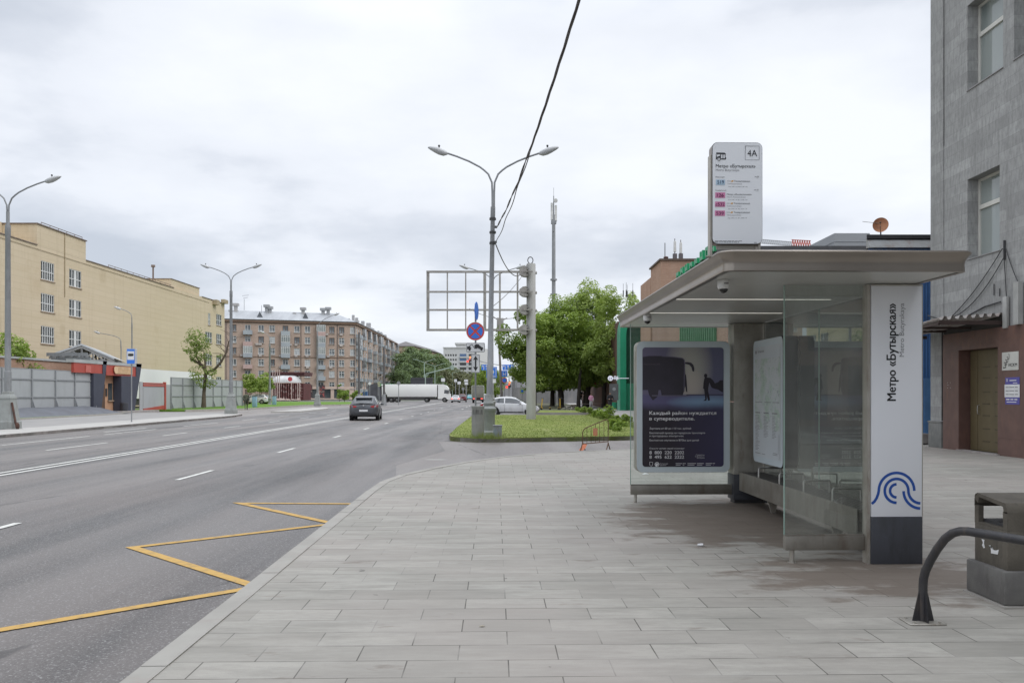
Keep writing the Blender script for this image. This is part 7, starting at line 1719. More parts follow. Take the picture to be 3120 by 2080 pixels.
# white articulated lorry crossing the far junction
d_ = 170; XL, XR = px_x(1161, d_), px_x(1372, d_)
LR = thing('articulated_lorry', 'long white articulated lorry turning across the far junction', 'lorry', (XL, d_, Z0))
Ll = XR - XL; LW = M('lorry_white', (.82, .82, .80), (.78, .78, .77), rough=.4, scale=.3); LD = M('lorry_dark', (.045, .045, .048), (.07, .065, .06), rough=.7, scale=.8)
b = MB(); b.box(0, 0, 1.12, Ll - 2.75, 2.5, 3.72, 0, .05); b.build('trailer', LW, LR, world=False)
b = MB(); b.box(.2, .1, .85, Ll - 3.4, 2.4, 1.12); b.box(2.6, .05, .45, Ll - 5.2, .12, 1.0); b.box(Ll - 4.2, .2, .5, Ll - .4, 2.3, .9); b.box(.0, -.004, 1.12, .16, .0, 3.5); b.box(.3, -.004, 3.2, .6, -.002, 3.5); b.build('chassis', LD, LR, world=False, smooth=False)
b = MB(); x = Ll - 2.55
b.prism([(x, 0, .7), (x + 2.45, 0, .55), (x + 2.55, 0, 1.2), (x + 2.45, 0, 1.75), (x + 2.2, 0, 2.8), (x + 1.7, 0, 3.45), (x + .9, 0, 3.72), (x, 0, 3.72)], (0, 2.45, 0)); cabo = b.build('cab', LW, LR, world=False)
b = MB(); b.prism([(x + 1.25, -.012, 1.85), (x + 2.2, -.012, 1.75), (x + 2.05, -.012, 2.5), (x + 1.35, -.012, 2.6)], (0, .01, 0)); b.build('side_window', CARGL, LR, world=False, smooth=False)
b = MB(); b.prism([(x + 2.465, .1, 1.8), (x + 2.24, .1, 2.75), (x + 2.25, .1, 2.77), (x + 2.48, .1, 1.8)], (0, 2.25, 0)); b.build('windscreen', CARGL, LR, world=False, smooth=False)
b = MB(); b.box(x - .2, .05, 1.1, x - .02, 2.4, 3.6); b.box(x + 2.1, -.3, 1.9, x + 2.25, -.05, 2.5); b.build('deflector_gap', LD, LR, world=False, smooth=False)
for xw in (.9, 2.1, 3.3, Ll - 4.9, Ll - 1.2):
    b = MB(); r_ = .5; b.tube([(xw, -.03, r_), (xw, .35, r_)], r_, 20); b.tube([(xw, 2.15, r_), (xw, 2.5, r_)], r_, 20); w_ = b.build('wheel', TYRE, LR, world=False)
    b = MB(); b.tube([(xw, -.05, r_), (xw, -.03, r_)], r_ * .5, 14); b.build('rim', M('steel_rim', (.2, .2, .2), rough=.5, metal=.5), w_, world=False)
# white trailer parked behind the fence
PT = thing('parked_lorry', 'white box lorry parked behind the fence under the beige wall, cab at its right end', 'lorry', (-40, 84, 0))
b = MB(); b.box(-41.5, 78, 1.1, -39, 101, 4.25); b.build('box', LW, PT, smooth=False)
b = MB(); b.prism([(-39, 104.5, .7), (-39, 107.8, .7), (-39, 107.6, 2.1), (-39, 107.0, 3.4), (-39, 106.2, 3.9), (-39, 104.5, 4.1)], (-2.5, 0, 0)); b.build('cab', LW, PT)
b = MB(); b.prism([(-38.985, 106.1, 2.2), (-38.985, 107.3, 2.1), (-38.985, 106.9, 3.1), (-38.985, 106.2, 3.3)], (-.01, 0, 0)); b.prism([(-38.985, 104.6, 2), (-38.985, 105.3, 2), (-38.985, 105.3, 3.7), (-38.985, 104.6, 3.7)], (-.01, 0, 0)); b.build('window', CARGL, PT, smooth=False)
b = MB(); b.box(-41.4, 78.5, .4, -39.2, 107, 1.1); b.build('chassis', LD, PT, smooth=False)

# ---------------------------------------------------------------- people: one skinned surface each, coloured by what they wear
def person(label, loc, yaw, h=1.74, cloth=None, walk=.0, arms=((.0, .0), (.0, .0)), coat=.0, bend=(0, 0), hair=(.03, .02, .015), extra=None, hood=False, long_=False):
    T = thing('person', label, 'person', loc, None, yaw)
    s = h / 1.75; V = []; E_ = []; Rr = []
    def nd(p, r, par=None):
        V.append(Vector(p) * s); Rr.append((r * s) if not isinstance(r, tuple) else (r[0] * s, r[1] * s)); i = len(V) - 1
        if par is not None: E_.append((par, i))
        return i
    # faces +y forward, z up
    pel = nd((0, 0, .95), (.15 + coat, .115 + coat)); bel = nd((0, .01, 1.08), (.142 + coat, .105 + coat), pel); che = nd((0, .01, 1.27), (.165 + coat, .115 + coat), bel); nb = nd((0, -.01, 1.43), (.09 + coat, .075 + coat), che)
    nk = nd((0, .0, 1.51), .056, nb); hd0 = nd((0, .02, 1.58), (.07, .075), nk); hd1 = nd((0, .02, 1.66), (.078, .095), hd0); hd2 = nd((0, .01, 1.72), (.055, .07), hd1)
    tips = []
    for sd, (sw, el) in zip((-1, 1), arms):
        sh = nd((sd * .17, -.01, 1.40), .062 + coat, nb); eb = (sd * (.23 + coat), .27 * math.sin(sw) - .02, 1.40 - .28 * math.cos(sw)); e = nd(eb, .047 + coat * .8, sh)
        a2 = sw + el; wr = (eb[0] - sd * (.02 + .12 * min(1, el / 1.5)), eb[1] + .25 * math.sin(a2), eb[2] - .25 * math.cos(a2)); w = nd(wr, .032 + coat * .4, e)
        d = Vector((-sd * .1 * (el > .5), math.sin(a2), -math.cos(a2))).normalized(); tips.append((sd, Vector(wr), d)); nd(tuple(Vector(wr) + d * .07), (.02, .036), w)
    for sd in (-1, 1):
        q = walk * sd; hp = nd((sd * .09, 0, .88), .098 + coat * .5, pel); kn = nd((sd * .10, .44 * math.sin(q) + (.05 if walk else 0), .88 - .42 * math.cos(q)), .062, hp)
        q2 = q - (.35 if (walk and sd * walk < 0) else .0); kp = V[kn] / s; an = nd((sd * .10, kp.y + .40 * math.sin(q2), max(.08, kp.z - .39 * math.cos(q2))), .043, kn); ap_ = V[an] / s; nd((sd * .115, ap_.y + .16, max(.035, ap_.z - .045)), (.036, .032), an)
    me = bpy.data.meshes.new('body'); me.from_pydata(V, E_, []); o = bpy.data.objects.new('body', me); COL.objects.link(o)
    md = o.modifiers.new('skin', 'SKIN'); sv = me.skin_vertices[0].data
    for i, r in enumerate(Rr): sv[i].radius = r if isinstance(r, tuple) else (r, r)
    sv[0].use_root = True
    ss = o.modifiers.new('sub', 'SUBSURF'); ss.levels = 2; ss.render_levels = 2
    dg = bpy.context.evaluated_depsgraph_get(); dg.update(); nm_ = bpy.data.meshes.new_from_object(o.evaluated_get(dg))
    o.modifiers.clear(); bpy.data.objects.remove(o)
    b = MB(); b.add([v.co[:] for v in nm_.vertices], [tuple(p.vertices) for p in nm_.polygons]); bpy.data.meshes.remove(nm_)
    skin, top, leg, shoe = cloth
    zb = (.62 if long_ else .90) * s
    for i, f in enumerate(b.f):
        c_ = sum((Vector(b.v[k]) for k in f), Vector()) / len(f)
        hand = any((c_ - (w + d * .05) * s).length < .075 * s for _, w, d in tips)
        if c_.z > 1.53 * s or hand: b.m[i] = 0
        elif c_.z < .075 * s: b.m[i] = 3
        elif c_.z < zb and not (abs(c_.x) > .19 * s and c_.z > .6 * s): b.m[i] = 2
        else: b.m[i] = 1
    # fingers, thumb, nose, ears and eyes join the same surface
    for sd, w, d in tips:
        side = Vector((0, 1, 0)) if abs(d.y) < .7 else Vector((1, 0, 0)); p0 = w + d * .085
        for k, ln in enumerate((.06, .075, .08, .07)):
            a = p0 + side * ((k - 1.5) * .019); bend_ = Vector((-sd * .02, .012, 0)); b.tube([a * s, (a + d * ln * .55 + bend_ * .4) * s, (a + d * ln + bend_ * 1.3) * s], [.0095 * s, .0085 * s, .006 * s], 5, 0)
        a = w + d * .04 + side * .03; b.tube([a * s, (a + d * .03 + side * .022) * s, (a + d * .06 + side * .024) * s], [.011 * s, .01 * s, .007 * s], 5, 0)
    b.tube([Vector((0, .10, 1.645)) * s, Vector((0, .125, 1.615)) * s, Vector((0, .105, 1.605)) * s], [.008 * s, .014 * s, .012 * s], 6, 0)
    for sd in (-1, 1): b.ell(Vector((sd * .078, .01, 1.63)) * s, (.012 * s, .02 * s, .03 * s), 7, 5, 0); b.ell(Vector((sd * .032, .105, 1.65)) * s, (.011 * s, .006 * s, .007 * s), 6, 4, 4)
    b.ell(Vector((0, .105, 1.585)) * s, (.024 * s, .006 * s, .006 * s), 6, 4, 5)
    b.build('body', [skin, top, leg, shoe, BLACK, M('lips', (.35, .13, .11), rough=.6)], T, world=False, ang=80)
    b = MB(); rows = []
    for j in range(6):
        a = R(90 - j * 21); rows.append([Vector(((.083 + hood * .02) * math.cos(a) * math.cos(t) * 1.03, .012 + (.10 + hood * .02) * math.cos(a) * math.sin(t) - .006, 1.645 + (.105 + hood * .02) * math.sin(a) - (.05 * max(0, -math.sin(t)) if j > 3 else 0) + (.06 if (j > 3 and math.sin(t) > .2) else 0))) * s for t in [2 * math.pi * k / 16 for k in range(16)]])
    b.grid(rows, closed=True); b.build('hood' if hood else 'hair', top if hood else M('hair_%d' % int(hair[0] * 1000), hair, rough=.7), T, world=False, ang=80)
    if extra: extra(T, s)
    return T
SKIN = M('skin', (.50, .31, .23), (.46, .28, .20), rough=.6); SKIN2 = M('skin_pale', (.55, .36, .28), rough=.6)
CAMO = M('camouflage_cloth', (.085, .10, .065), (.03, .035, .025), rough=.9, scale=7, lo=.48, hi=.53, dirt=(.14, .13, .09)); BOOT = M('black_boots', (.02, .02, .02), rough=.6)
DJ = M('black_jacket', (.018, .018, .021), (.026, .026, .03), rough=.85, scale=5); DT = M('dark_trousers', (.05, .048, .05), (.035, .034, .036), rough=.9, scale=5)
PINK = M('pink_jacket', (.66, .33, .46), (.58, .28, .40), rough=.85, scale=5); WTR = M('white_trousers', (.60, .58, .58), (.53, .5, .52), rough=.85, scale=5); WSH = M('white_shoes', (.70, .70, .70), rough=.6)
def bag(mat, at_, r):
    def f(T, s): b = MB(); b.ell(Vector(at_) * s, r, 10, 8); b.build('bag', mat, T, world=False)
    return f
p = gnd(750, 1252, 0.02)
person('person in camouflage clothes walking away past the grey fence with a bag', (px_x(750, 78), 78, -.01), R(20), 1.8, (SKIN, CAMO, CAMO, BOOT), .38, ((-.3, .2), (.35, .3)), .035, hair=(.05, .04, .03), extra=bag(M('olive_bag', (.05, .055, .04), rough=.9), (.2, -.14, 1.08), (.11, .09, .16)))
person('person in dark green clothes standing before the white trailer beside the dark lamp post', (px_x(1173, 117), 117, 0), R(15), 1.82, (SKIN, M('dark_green_coat', (.05, .055, .035), (.03, .035, .025), rough=.9, scale=4), DT, BOOT), .2, ((-.2, .2), (.25, .3)), .05, hood=True)
person('person in a pink jacket and white trousers walking on the footpath with a white bag', (px_x(1801, 88), 88, 0), R(168), 1.64, (SKIN2, PINK, WTR, WSH), .22, ((.15, .5), (.1, 1.2)), .03, hair=(.12, .08, .06), extra=bag(WSH, (-.24, .05, 1.0), (.07, .12, .17)), long_=False)
person('person in a black jacket and dark trousers on the footpath near the green arch', (px_x(1859, 76), 76, 0), R(185), 1.74, (SKIN2, DJ, DT, BOOT), .07, ((.12, 1.5), (.12, 1.45)), .045, hair=(.1, .1, .1))
person('person in black riding a bicycle under the trees', (px_x(1770, 100), 100, .42), R(200), 1.70, (SKIN, DJ, DJ, BOOT), .75, ((.75, .5), (.75, .5)), .02, hair=(.02, .02, .02))
person('dark clothed person in the tree shade between the pink walker and the arch', (px_x(1816, 112), 112, 0), R(10), 1.7, (SKIN, DJ, DT, BOOT), .25, ((-.2, .2), (.25, .3)), .03)
# bicycle under the rider
BK = thing('bicycle', 'bicycle with thin tyres ridden by the person in black under the trees', 'bicycle', (px_x(1770, 100) + .02, 100, .02), rz=R(200 + 90))
for x in (-.52, .52):
    b = MB(); ring = [(x + .34 * math.cos(R(a)), 0, .36 + .34 * math.sin(R(a))) for a in range(0, 361, 20)]; b.tube(ring, .018, 5); b.build('wheel', TYRE, BK, world=False)
b = MB(); 
for a, c in (((-.52, 0, .36), (-.12, 0, .34)), ((-.12, 0, .34), (-.24, 0, .85)), ((-.24, 0, .72), (.4, 0, .78)), ((-.12, 0, .34), (.4, 0, .72)), ((.4, 0, .72), (.52, 0, .36)), ((-.52, 0, .36), (-.22, 0, .7)), ((.38, 0, .8), (.36, 0, 1.02))): b.tube([a, c], .018, 5)
b.build('frame', DARKM, BK, world=False)
b = MB(); b.ell((-.25, 0, .9), (.13, .07, .04), 8, 6); b.build('saddle', DARKM, BK, world=False)
b = MB(); b.tube([(.3, -.28, 1.03), (.38, 0, 1.04), (.3, .28, 1.03)], .014, 5); b.build('handlebar', STEEL, BK, world=False)
# yellow kick scooters
YEL = M('scooter_yellow', (.55, .36, .05), (.5, .32, .04), rough=.4)
def scooter(loc, rz, label):
    T = thing('kick_scooter', label, 'scooter', loc, 'yellow rental scooters under the trees', rz)
    b = MB(); b.box(-.45, -.08, .12, .28, .08, .17, 0, .02); b.build('deck', DARKM, T, world=False)
    b = MB(); b.tube([(.30, 0, .16), (.42, 0, .2), (.40, 0, .5), (.32, 0, 1.12)], .055, 8); b.build('stem', YEL, T, world=False)
    b = MB(); b.tube([(.32, -.25, 1.14), (.31, 0, 1.16), (.32, .25, 1.14)], .03, 6); b.build('handlebar', DARKM, T, world=False)
    for x in (-.48, .44): 
        b = MB(); b.tube([(x, -.03, .11), (x, .03, .11)], .11, 14); b.build('wheel', TYRE, T, world=False)
    b = MB(); b.box(-.58, -.06, .2, -.38, .06, .24, 0, .01); b.build('fender', YEL, T, world=False)
    return T
sc_ = scooter((px_x(1662, 80.5), 80.5, .02), R(200), 'yellow kick scooter nearest the white parked car, under the trees')
dup(sc_, (px_x(1704, 81.5), 81.5, .02), R(75), 'yellow kick scooter right of the first one, beside the tree trunks')
LS = thing('fallen_bicycle', 'grey bicycle lying on the ground right of the yellow scooters', 'bicycle', (px_x(1728, 81.5), 81.5, .04))
b = MB()
for x in (-.5, .5): b.tube([(x + .33 * math.cos(R(a)), .33 * math.sin(R(a)) * .8, .12 + .22 * math.sin(R(a))) for a in range(0, 361, 24)], .03, 5)
b.build('wheel', TYRE, LS, world=False)
b = MB()
for a, c in (((-.5, 0, .12), (0, .1, .2)), ((0, .1, .2), (.5, 0, .12)), ((0, .1, .2), (-.1, .6, .35)), ((.5, 0, .12), (.35, .6, .35)), ((-.1, .6, .35), (.35, .6, .35))): b.tube([a, c], .025, 5)
b.build('frame', STEELW, LS, world=False)
PL_ = thing('planter', 'round pale planter pot beside the lying bicycle', 'planter', (px_x(1748, 82), 82, .02)); b = MB(); b.lathe([(.22, 0), (.3, .5), (.32, .52), (.27, .53)], (0, 0, 0), 14); b.build('pot', M('pale_pot', (.38, .33, .28), rough=.8), PL_, world=False)
TBN = thing('litter_bin_green', 'green litter bin by the wall of the green arch', 'litter bin', (px_x(1870, 77.5), 77.5, 0)); b = MB(); b.lathe([(.26, .12), (.3, .75), (.31, .78), (.24, .8)], (0, 0, 0), 12); b.build('bucket', GREENA, TBN, world=False); b = MB(); b.tube([(-.3, 0, 0), (-.3, 0, .8)], .025, 5); b.tube([(.3, 0, 0), (.3, 0, .8)], .025, 5); b.build('stand', DARKM, TBN, world=False)
for k, (px, d) in enumerate(((1782, 95), (1815, 100))):
    T = thing('bench', ('pale slatted park bench under the trees behind the pink walker, nearer one', 'pale slatted park bench under the trees behind the pink walker, further one')[k], 'bench', (px_x(px, d), d, .0), 'benches under the trees')
    b = MB(); b.box(-.9, -.2, .42, .9, .22, .47); b.build('seat', M('pale_wood', (.42, .38, .32), rough=.7), T, world=False)
    for s in (-.7, .7): b = MB(); b.box(s - .04, -.18, 0, s + .04, .2, .42); b.build('leg', DARKM, T, world=False)
SB2 = thing('stand_board', 'grey notice board with a pale round emblem beside the green arch', 'notice board', (px_x(1871, 78), 78, 0))
c_ = at(1868, 1192, 78); b = MB(); b.box(c_.x - .35, 77.9, 1.0, c_.x + .5, 78, 2.55); b.box(c_.x - .33, 77.9, 0, c_.x - .25, 78, 1); b.build('board', M('board_grey', (.15, .155, .16), rough=.6), SB2, smooth=False)
b = MB(); b.tube([Vector((c_.x + .08, 77.9, 2.05)), Vector((c_.x + .08, 77.88, 2.05))], .16, 14); b.build('emblem', M('emblem_pale', (.4, .42, .43), rough=.6), SB2)
o = MB().box(px_x(1800, 125), 124.7, 2.3, px_x(1806, 125), 124.9, 2.9).build('red_panel', M('red_panel', (.5, .06, .06), rough=.5), smooth=False); 
tag(o, 'small red sign deep under the trees', 'sign'); o.location = (-2.4, -28, .2)

b = MB(); b.tube([(0, 0, 0), (-.12, .03, .3), (-.3, .06, 1.2)], [.06, .05, .045], 8); b.ell((0, -.02, .14), (.1, .08, .16), 8, 6)
o = b.build('rusty_pipe', M('dark_rust_pipe', (.10, .045, .03), (.05, .03, .025), rough=.8)); o.location = (px_x(54, 37), 37, 0); tag(o, 'rusty pipe leaning against the base of the left edge street lamp', 'pipe')
# ---------------------------------------------------------------- trees and plants
BARK = M('dark_bark', (.055, .045, .036), (.035, .03, .025), rough=.95, scale=3, stretch=(1, 1, .3), bmp=.6, bscale=12)
BARK2 = M('brown_bark', (.13, .10, .075), (.09, .07, .05), rough=.95, scale=3, stretch=(1, 1, .3), bmp=.6, bscale=12)
def leaf_cloud(mb, rnd, clumps, n, size, flat=.55, up=.8):
    tot = sum(c[1] ** 2 for c in clumps)
    for c, r, *sq in clumps:
        k = int(n * r * r / tot); sz = sq[0] if sq else .8
        for _ in range(k):
            while True:
                p = Vector((rnd.uniform(-1, 1), rnd.uniform(-1, 1), rnd.uniform(-1, 1)))
                if p.length <= 1: break
            l = p.length or 1; rad = l ** .55; p = p / l * rad
            if mnoise.noise(Vector(c) * .7 + p * r * .9) < -.22: continue
            q = Vector(c) + Vector((p.x * r, p.y * r, p.z * r * sz))
            nrm = (p + Vector((rnd.uniform(-1, 1), rnd.uniform(-1, 1), rnd.uniform(-.6, 1) + up))).normalized()
            u = nrm.cross(Vector((rnd.uniform(-1, 1), rnd.uniform(-1, 1), rnd.uniform(-1, 1)))).normalized(); v = nrm.cross(u)
            a = size * rnd.uniform(.6, 1.35); w = a * flat
            mb.add([q - u * a * .5, q + v * w * .5 + nrm * a * .06, q + u * a * .6 - nrm * a * .12, q - v * w * .5 + nrm * a * .06], [(0, 1, 2, 3)])
def limbs(mb, rnd, base, top, r0, n, spread, clumps=None):
    base = Vector(base); top = Vector(top); mid = base.lerp(top, .5) + Vector((rnd.uniform(-.3, .3), rnd.uniform(-.3, .3), 0))
    mb.tube([base - Vector((0, 0, .15)), base + Vector((0, 0, .25)), base.lerp(mid, .6), mid, top], [r0 * 1.5, r0 * 1.05, r0 * .85, r0 * .65, r0 * .2], 9)
    for k in range(n):
        s = base.lerp(top, rnd.uniform(.28, .75))
        e = Vector(clumps[k % len(clumps)][0]) if clumps else s + Vector((rnd.uniform(-1, 1), rnd.uniform(-1, 1), rnd.uniform(.3, 1))) * spread
        m_ = s.lerp(e, .5) + Vector((rnd.uniform(-.2, .2), rnd.uniform(-.2, .2), -.25))
        mb.tube([s, m_, e], [r0 * .42, r0 * .26, r0 * .07], 6)
def tree(label, loc, seed, h, crown, n, size, mat, bark=BARK, r0=.22, group=None, zlow=.25, nm='broadleaf_tree', nclump=26, extra=()):
    """crown = (half width x, half width y, z centre, half height)"""
    rnd = random.Random(seed); cx, cy, cz, ch = crown
    T = thing(nm, label, 'tree', loc, group)
    clumps = []
    for _ in range(nclump):
        a = rnd.uniform(0, 6.283); t = rnd.uniform(-1, 1); rr_ = math.sqrt(max(0, 1 - t * t)) * rnd.uniform(.55, 1)
        clumps.append(((math.cos(a) * rr_ * cx * .78, math.sin(a) * rr_ * cy * .78, cz + t * ch * .8), rnd.uniform(.28, .46) * min(cx, ch) , .75))
    clumps.append(((0, 0, cz), min(cx, ch) * .7, .9)); clumps += list(extra)
    b = MB(); limbs(b, rnd, (0, 0, 0), (0, 0, cz + ch * .3), r0, 9, 2, clumps); b.build('trunk', bark, T, world=False)
    b = MB(); leaf_cloud(b, rnd, clumps, n, size); b.build('crown', mat, T, world=False, smooth=False, recalc=False)
    return T
LG = Mleaf('spring_leaves', (.20, .30, .05), (.46, .59, .12), .22, .5)
LG2 = Mleaf('fresh_leaves', (.27, .38, .07), (.57, .67, .2), .3, .52)
LDK = Mleaf('deep_leaves', (.10, .165, .035), (.22, .31, .075), .25, .4)
LFA = Mleaf('far_hazed_leaves', (.14, .20, .10), (.26, .34, .18), .08, .35)  # leaf colour lightened so that it carries the distance haze
LFB = Mleaf('far_brownish_leaves', (.16, .165, .095), (.27, .265, .155), .08, .25)
# the group right of the gantry
GRP = 'leafy trees on the soil strip beside the footpath'
tree('broad leafy tree at the left end of the row, crown behind the gantry post', (2.4, 91, 0), 1, 11.5, (3.6, 3.6, 6.7, 4.9), 25000, .27, LG, group=GRP, r0=.3, extra=[((-3.0, 0, 7.6), 1.5, .8), ((-2.2, 0, 6.2), 1.4, .8), ((-3.4, .4, 8.8), .8, .8), ((-1.6, 0, 4.4), 1.3, .8), ((-1.0, 0, 10.4), 1.2, .9)])
tree('leafy tree with a rounded top in the row, just right of the mobile mast', (5.6, 94, 0), 2, 13, (4.2, 4., 7.0, 5.4), 25000, .27, LG, group=GRP, r0=.28, extra=[((-.6, 0, 12.2), .9, 1.)])
tree('tallest leafy tree of the row, light green at its pointed top', (8.9, 97, 0), 3, 15, (4.4, 4.2, 8.0, 6.2), 27000, .27, LG2, group=GRP, r0=.3, extra=[((.2, 0, 13.6), 1.5, 1.1), ((.1, 0, 14.8), .6, 1.3), ((2.6, 0, 12.8), .8, 1.2), ((-2., 0, 12.), 1.2, 1.)])
tree('leafy tree at the right end of the row, reaching behind the shelter roof', (11.4, 89, 0), 4, 13, (3.7, 3.7, 7.2, 5.4), 23000, .27, LG2, group=GRP, r0=.25, extra=[((-.8, 0, 12.4), .9, 1.2), ((1.4, 0, 12.0), .7, 1.2)])
tree('dark leafy tree behind the row, filling the gap over the benches', (5.2, 106, 0), 5, 12, (4.6, 4., 6.5, 5.0), 11000, .36, LDK, group=GRP, r0=.3)
tree('dark leafy tree behind the row, beside the dark facade', (9.6, 108, 0), 6, 12, (4.2, 4., 7.0, 5.4), 11000, .36, LDK, group=GRP, r0=.3)
tree('leafy tree between the tallest one and the right end of the row', (10.6, 95, 0), 8, 13, (3.4, 3.4, 6.9, 5.6), 16000, .27, LG, group=GRP, r0=.22)
tree('low dark leafy tree at the kerb side of the row behind the white car', (2.9, 104, 0), 7, 9, (2.4, 3., 4.8, 3.4), 8000, .34, LDK, group=GRP, r0=.2)
for k, (px, d) in enumerate(((1762, 92), (1712, 99))):
    T = thing('bare_trunk', ('dark tree trunk leaning slightly in the shade, nearer the pink walker', 'slim dark tree trunk in the shade, behind the second scooter')[k], 'tree', (px_x(px, d), d, 0)); b = MB(); b.tube([(0, 0, -.1), (.05, 0, 1.5), (.25 - .5 * k, 0, 4.5)], [.26, .2, .14], 9); b.build('trunk', BARK, T, world=False)
# lopped tree by the left fence
LT = thing('lopped_tree', 'lopped tree with few leafy shoots and one long bare limb before the right fence', 'tree', (px_x(620, 87), 87, .05))
b = MB(); k_ = 87 / FPX; q = lambda ax, ay: Vector(((ax / 2.24 - 620) * k_, 0, px_z(640 + ay / 2.24, 87) - .05))
b.tube([q(1390, 1345), q(1392, 1250), q(1398, 1170), q(1405, 1100)], [.26, .18, .17, .16], 10)
b.tube([q(1405, 1100), q(1370, 1050), q(1340, 1000), q(1345, 940), q(1340, 890)], [.15, .11, .09, .06, .03], 7); b.tube([q(1385, 1060), q(1330, 1030), q(1300, 1015)], [.14, .13, .12], 7); b.tube([q(1400, 1090), q(1400, 1040), q(1390, 960)], [.14, .1, .04], 6)
lim = [q(1410, 1110) + Vector((0, .1, 0)), q(1460, 1080) + Vector((0, .4, 0)), q(1510, 1035), q(1545, 970), q(1560, 900), q(1590, 860)]
b.tube(lim, [.16, .14, .12, .09, .06, .03], 7)
rnd = random.Random(12)
for k in range(16):
    s = lim[2].lerp(lim[5], k / 15); e = s + Vector((rnd.uniform(-1.6, 1.6), rnd.uniform(-.6, .6), rnd.uniform(.1, 1.6))); m_ = s.lerp(e, .5) + Vector((rnd.uniform(-.3, .3), 0, .1)); b.tube([s, m_, e], [.035, .022, .01], 4)
b.build('trunk', BARK2, LT, world=False)
b = MB(); cl = [(q(1345, 880), 1.0, 1.1), (q(1310, 920), .9, .8), (q(1355, 960), .95, .9), (q(1380, 900), .7, .9), (q(1290, 935), .6, .7), (q(1390, 1130), .95, 1.), (q(1350, 1110), .75, .9), (q(1395, 1180), .6, .8), (q(1440, 1100), .5, .7), (q(1345, 1010), .6, .8), (q(1505, 1000), .35, .6), (q(1410, 1000), .5, .7), (q(1330, 850), .5, .9), (q(1275, 905), .45, .7), (q(1440, 1180), .5, .9)]
leaf_cloud(b, rnd, [(tuple(c), r * 1.3, s_) for c, r, s_ in cl], 2300, .24); b.build('crown', Mleaf('olive_leaves', (.15, .23, .04), (.36, .43, .12), .4, .4), LT, world=False, smooth=False, recalc=False)
tree('round leafy bush tree behind the left fence at the picture edge', (px_x(18, 60), 60, 0), 31, 5.5, (2.4, 2.2, 3.6, 2.3), 7000, .24, LG, group=None, r0=.14, nm='bushy_tree', nclump=18)
yg = 'young trees on the left lawn'
for k, (px, d, h) in enumerate(((757, 124, 4.9), (797, 128, 4.6), (815, 150, 5.6), (776, 134, 4.2))):
    tree(('young light green tree nearest the camouflage walker', 'young light green tree beside the slim grey lamp', 'young green tree behind the slim grey lamp, next to the cafe', 'small young tree behind the white parked car on the left')[k], (px_x(px, d), d, .05), 40 + k, h, (1.55, 1.5, h * .66, h * .33), 2600, .26, LG2, BARK2, .07, yg, nm='young_tree', nclump=12)
for k, (px, d, h) in enumerate(((1050, 165, 2.6), (1088, 168, 2.2), (1035, 190, 4.2))):
    tree(('low bush at the foot of the apartment block, left of the other', 'low bush at the corner post of the apartment block', 'slim young conifer by the shop doors of the apartment block')[k], (px_x(px, d), d, .05), 60 + k, h, (1.6 if k < 2 else .8, 1.2, h * .5, h * .5), 1800, .26, LG, BARK2, .06, None, nm='bush' if k < 2 else 'young_conifer', nclump=10)
# wood at the far left of the avenue: one prototype each, copied
fg = 'dense trees along the left side of the far avenue'
pr = [tree('dense grey green tree nearest the pale apartment block', (0, 0, 0), 70, 17, (6.2, 5.5, 9.5, 8.0), 6500, .75, LFA, r0=.35, group=fg, nclump=30), tree('dense tree with an uneven top right of the pale apartment block', (0, 0, 0), 71, 17, (5.6, 5.5, 9., 7.8), 6500, .75, LFA, r0=.35, group=fg, nclump=30), tree('brownish green tree down the avenue before the white tower', (0, 0, 0), 72, 13, (5.5, 5., 7., 6.), 5500, .7, LFB, r0=.3, group=fg, nclump=26)]
spots = [(0, 1222, 300, 1.0), (1, 1250, 330, 1.25), (0, 1278, 290, .98), (1, 1305, 320, 1.05), (0, 1330, 300, .97), (1, 1352, 340, 1.0), (0, 1240, 280, .72), (1, 1268, 275, .62), (1, 1296, 268, .6), (0, 1320, 280, .62), (2, 1350, 290, .85), (2, 1376, 320, .95), (2, 1402, 350, .95), (2, 1425, 390, .95), (0, 1212, 345, 1.05), (1, 1290, 360, 1.3), (2, 1440, 430, 1.0), (2, 1455, 380, .75), (1, 1342, 260, .45), (0, 1228, 262, .55)]
words_ = ['tallest, behind the trailer middle', 'behind the dark billboard', 'over the V armed lamp', 'left of the white tower', 'in front of the white tower foot', 'low, above the trailer top', 'low, left of the billboard', 'low, right behind the billboard', 'low, beside the second V armed lamp', 'above the lorry cab', 'before the tower, brownish', 'brownish, above the white sedan', 'brownish, behind the white plates', 'at the block corner', 'at the back with pointed top', 'brownish, at the vanishing end', 'low, behind the tarpaulin truck', 'smallest, behind the mast arm', 'smallest, at the block corner']
used_ = [False] * 3
for i, (k, px, d, s) in enumerate(spots):
    o = pr[k] if not used_[k] else dup(pr[k], (0, 0, 0))
    lab = pr[k]['label']
    if used_[k]: o['label'] = 'far dense tree ' + words_[(i - 1) % len(words_)]
    used_[k] = True
    set_local(o, (px_x(px, d), d, 0), i * 1.7, (s, s, s))
fr_ = tree('light green tree on the right verge behind the street lamp', (px_x(1476, 240), 240, 0), 75, 8, (4, 4, 5.2, 4.6), 4500, .5, LG, r0=.2)
dup(fr_, (px_x(1510, 280), 280, 0), 1.2, 'dark tree further down the right verge beside the leaning pole')['label']
dup(fr_, (px_x(1462, 300), 300, 0), 2.2, 'tree at the vanishing end of the avenue above the tarpaulin truck', (1.15, 1.15, 1.25))
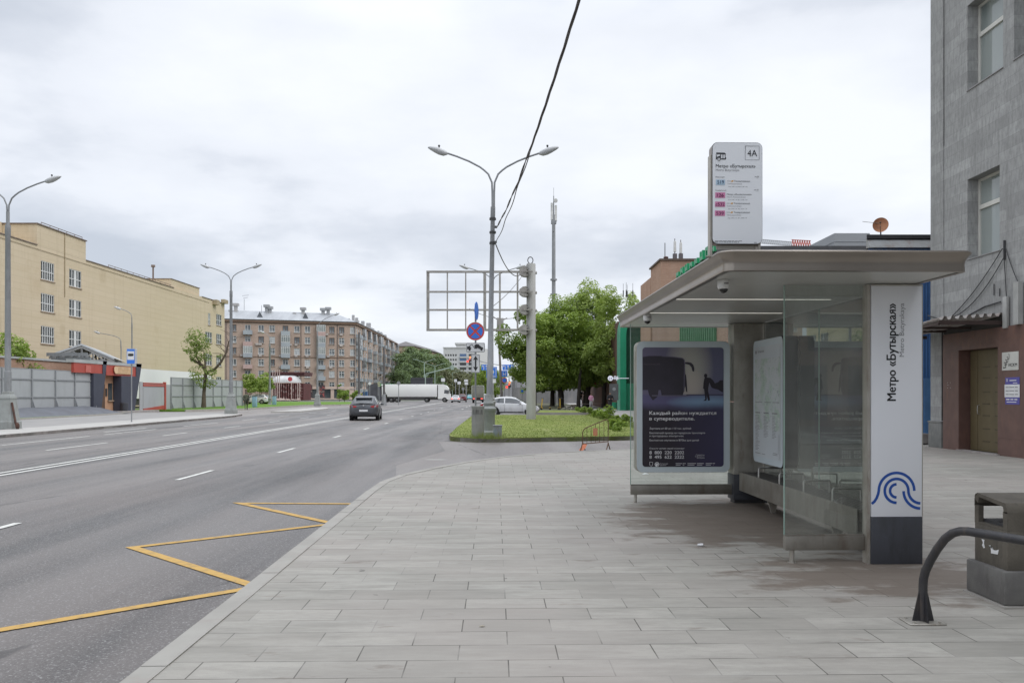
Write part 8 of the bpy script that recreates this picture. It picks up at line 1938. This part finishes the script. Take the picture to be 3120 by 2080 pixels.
# far wood behind the right-hand buildings and at the horizon
b = MB(); rnd = random.Random(77); cl = []
for k in range(60): cl.append(((rnd.uniform(-330, 260), 520 + rnd.uniform(0, 60), rnd.uniform(2, 9)), rnd.uniform(8, 14), .7))
leaf_cloud(b, rnd, cl, 9000, 2.6); o = b.build('far_wood', LFA, smooth=False, recalc=False); o['kind'] = 'stuff'; tag(o, 'distant band of woodland closing the view behind the buildings', 'wood')
# weeds along the path edge
wg = 'weedy shoots along the edge of the lawn and footpath'
wrd = ['nearest the shelter glass', 'second from the shelter glass', 'tall, before the black jacketed person', 'left of the black jacketed person', 'in the middle of the row', 'below the pink walker', 'left of the pink walker', 'at the far end of the row', 'low, beside the barrier', 'low, behind the barrier top']
for k, (px, py, h) in enumerate(((1905, 1283, .75), (1875, 1285, .6), (1858, 1275, 1.25), (1835, 1273, .8), (1822, 1268, .9), (1800, 1258, .8), (1782, 1254, .9), (1768, 1252, .7), (1868, 1305, .7), (1890, 1310, .6))):
    h *= .62; p = gnd(px, py + 3, .05); T = thing('weed_plant', 'leafy green weed on the lawn edge, ' + wrd[k], 'plant', tuple(p), wg); rnd = random.Random(90 + k)
    b = MB(); 
    for _ in range(5): b.tube([(rnd.uniform(-.2, .2), rnd.uniform(-.2, .2), -.02), (rnd.uniform(-.3, .3), rnd.uniform(-.3, .3), h * rnd.uniform(.6, 1))], [.012, .006], 4)
    b.build('stem', LDK, T, world=False)
    b = MB(); leaf_cloud(b, rnd, [((rnd.uniform(-.28, .28), rnd.uniform(-.4, .4), h * rnd.uniform(.2, .8)), h * rnd.uniform(.2, .42), .9) for _ in range(8)], 330, .16); b.build('leaves', LG, T, world=False, smooth=False, recalc=False)
for px, py, k in ((1468, 1336, 0), (1500, 1338, 1)):
    p = gnd(px, py - 2, .05); T = thing('grass_tuft', ('long grass tuft at the foot of the concrete pedestal', 'long grass tuft between the pedestal and the small cabinet')[k], 'plant', (p.x, p.y, .05)); rnd = random.Random(k); b = MB()
    for _ in range(160):
        a = rnd.uniform(0, 6.28); r_ = rnd.random() * .3; x, y = r_ * math.cos(a) * 1.5, r_ * math.sin(a) * .5; hh = rnd.uniform(.08, .26); b.add([(x - .008, y, -.01), (x + .008, y, -.01), (x + rnd.uniform(-.08, .08), y + rnd.uniform(-.08, .08), hh)], [(0, 1, 2)])
    b.build('blades', bpy.data.materials['grass_blades'], T, world=False, smooth=False, recalc=False)
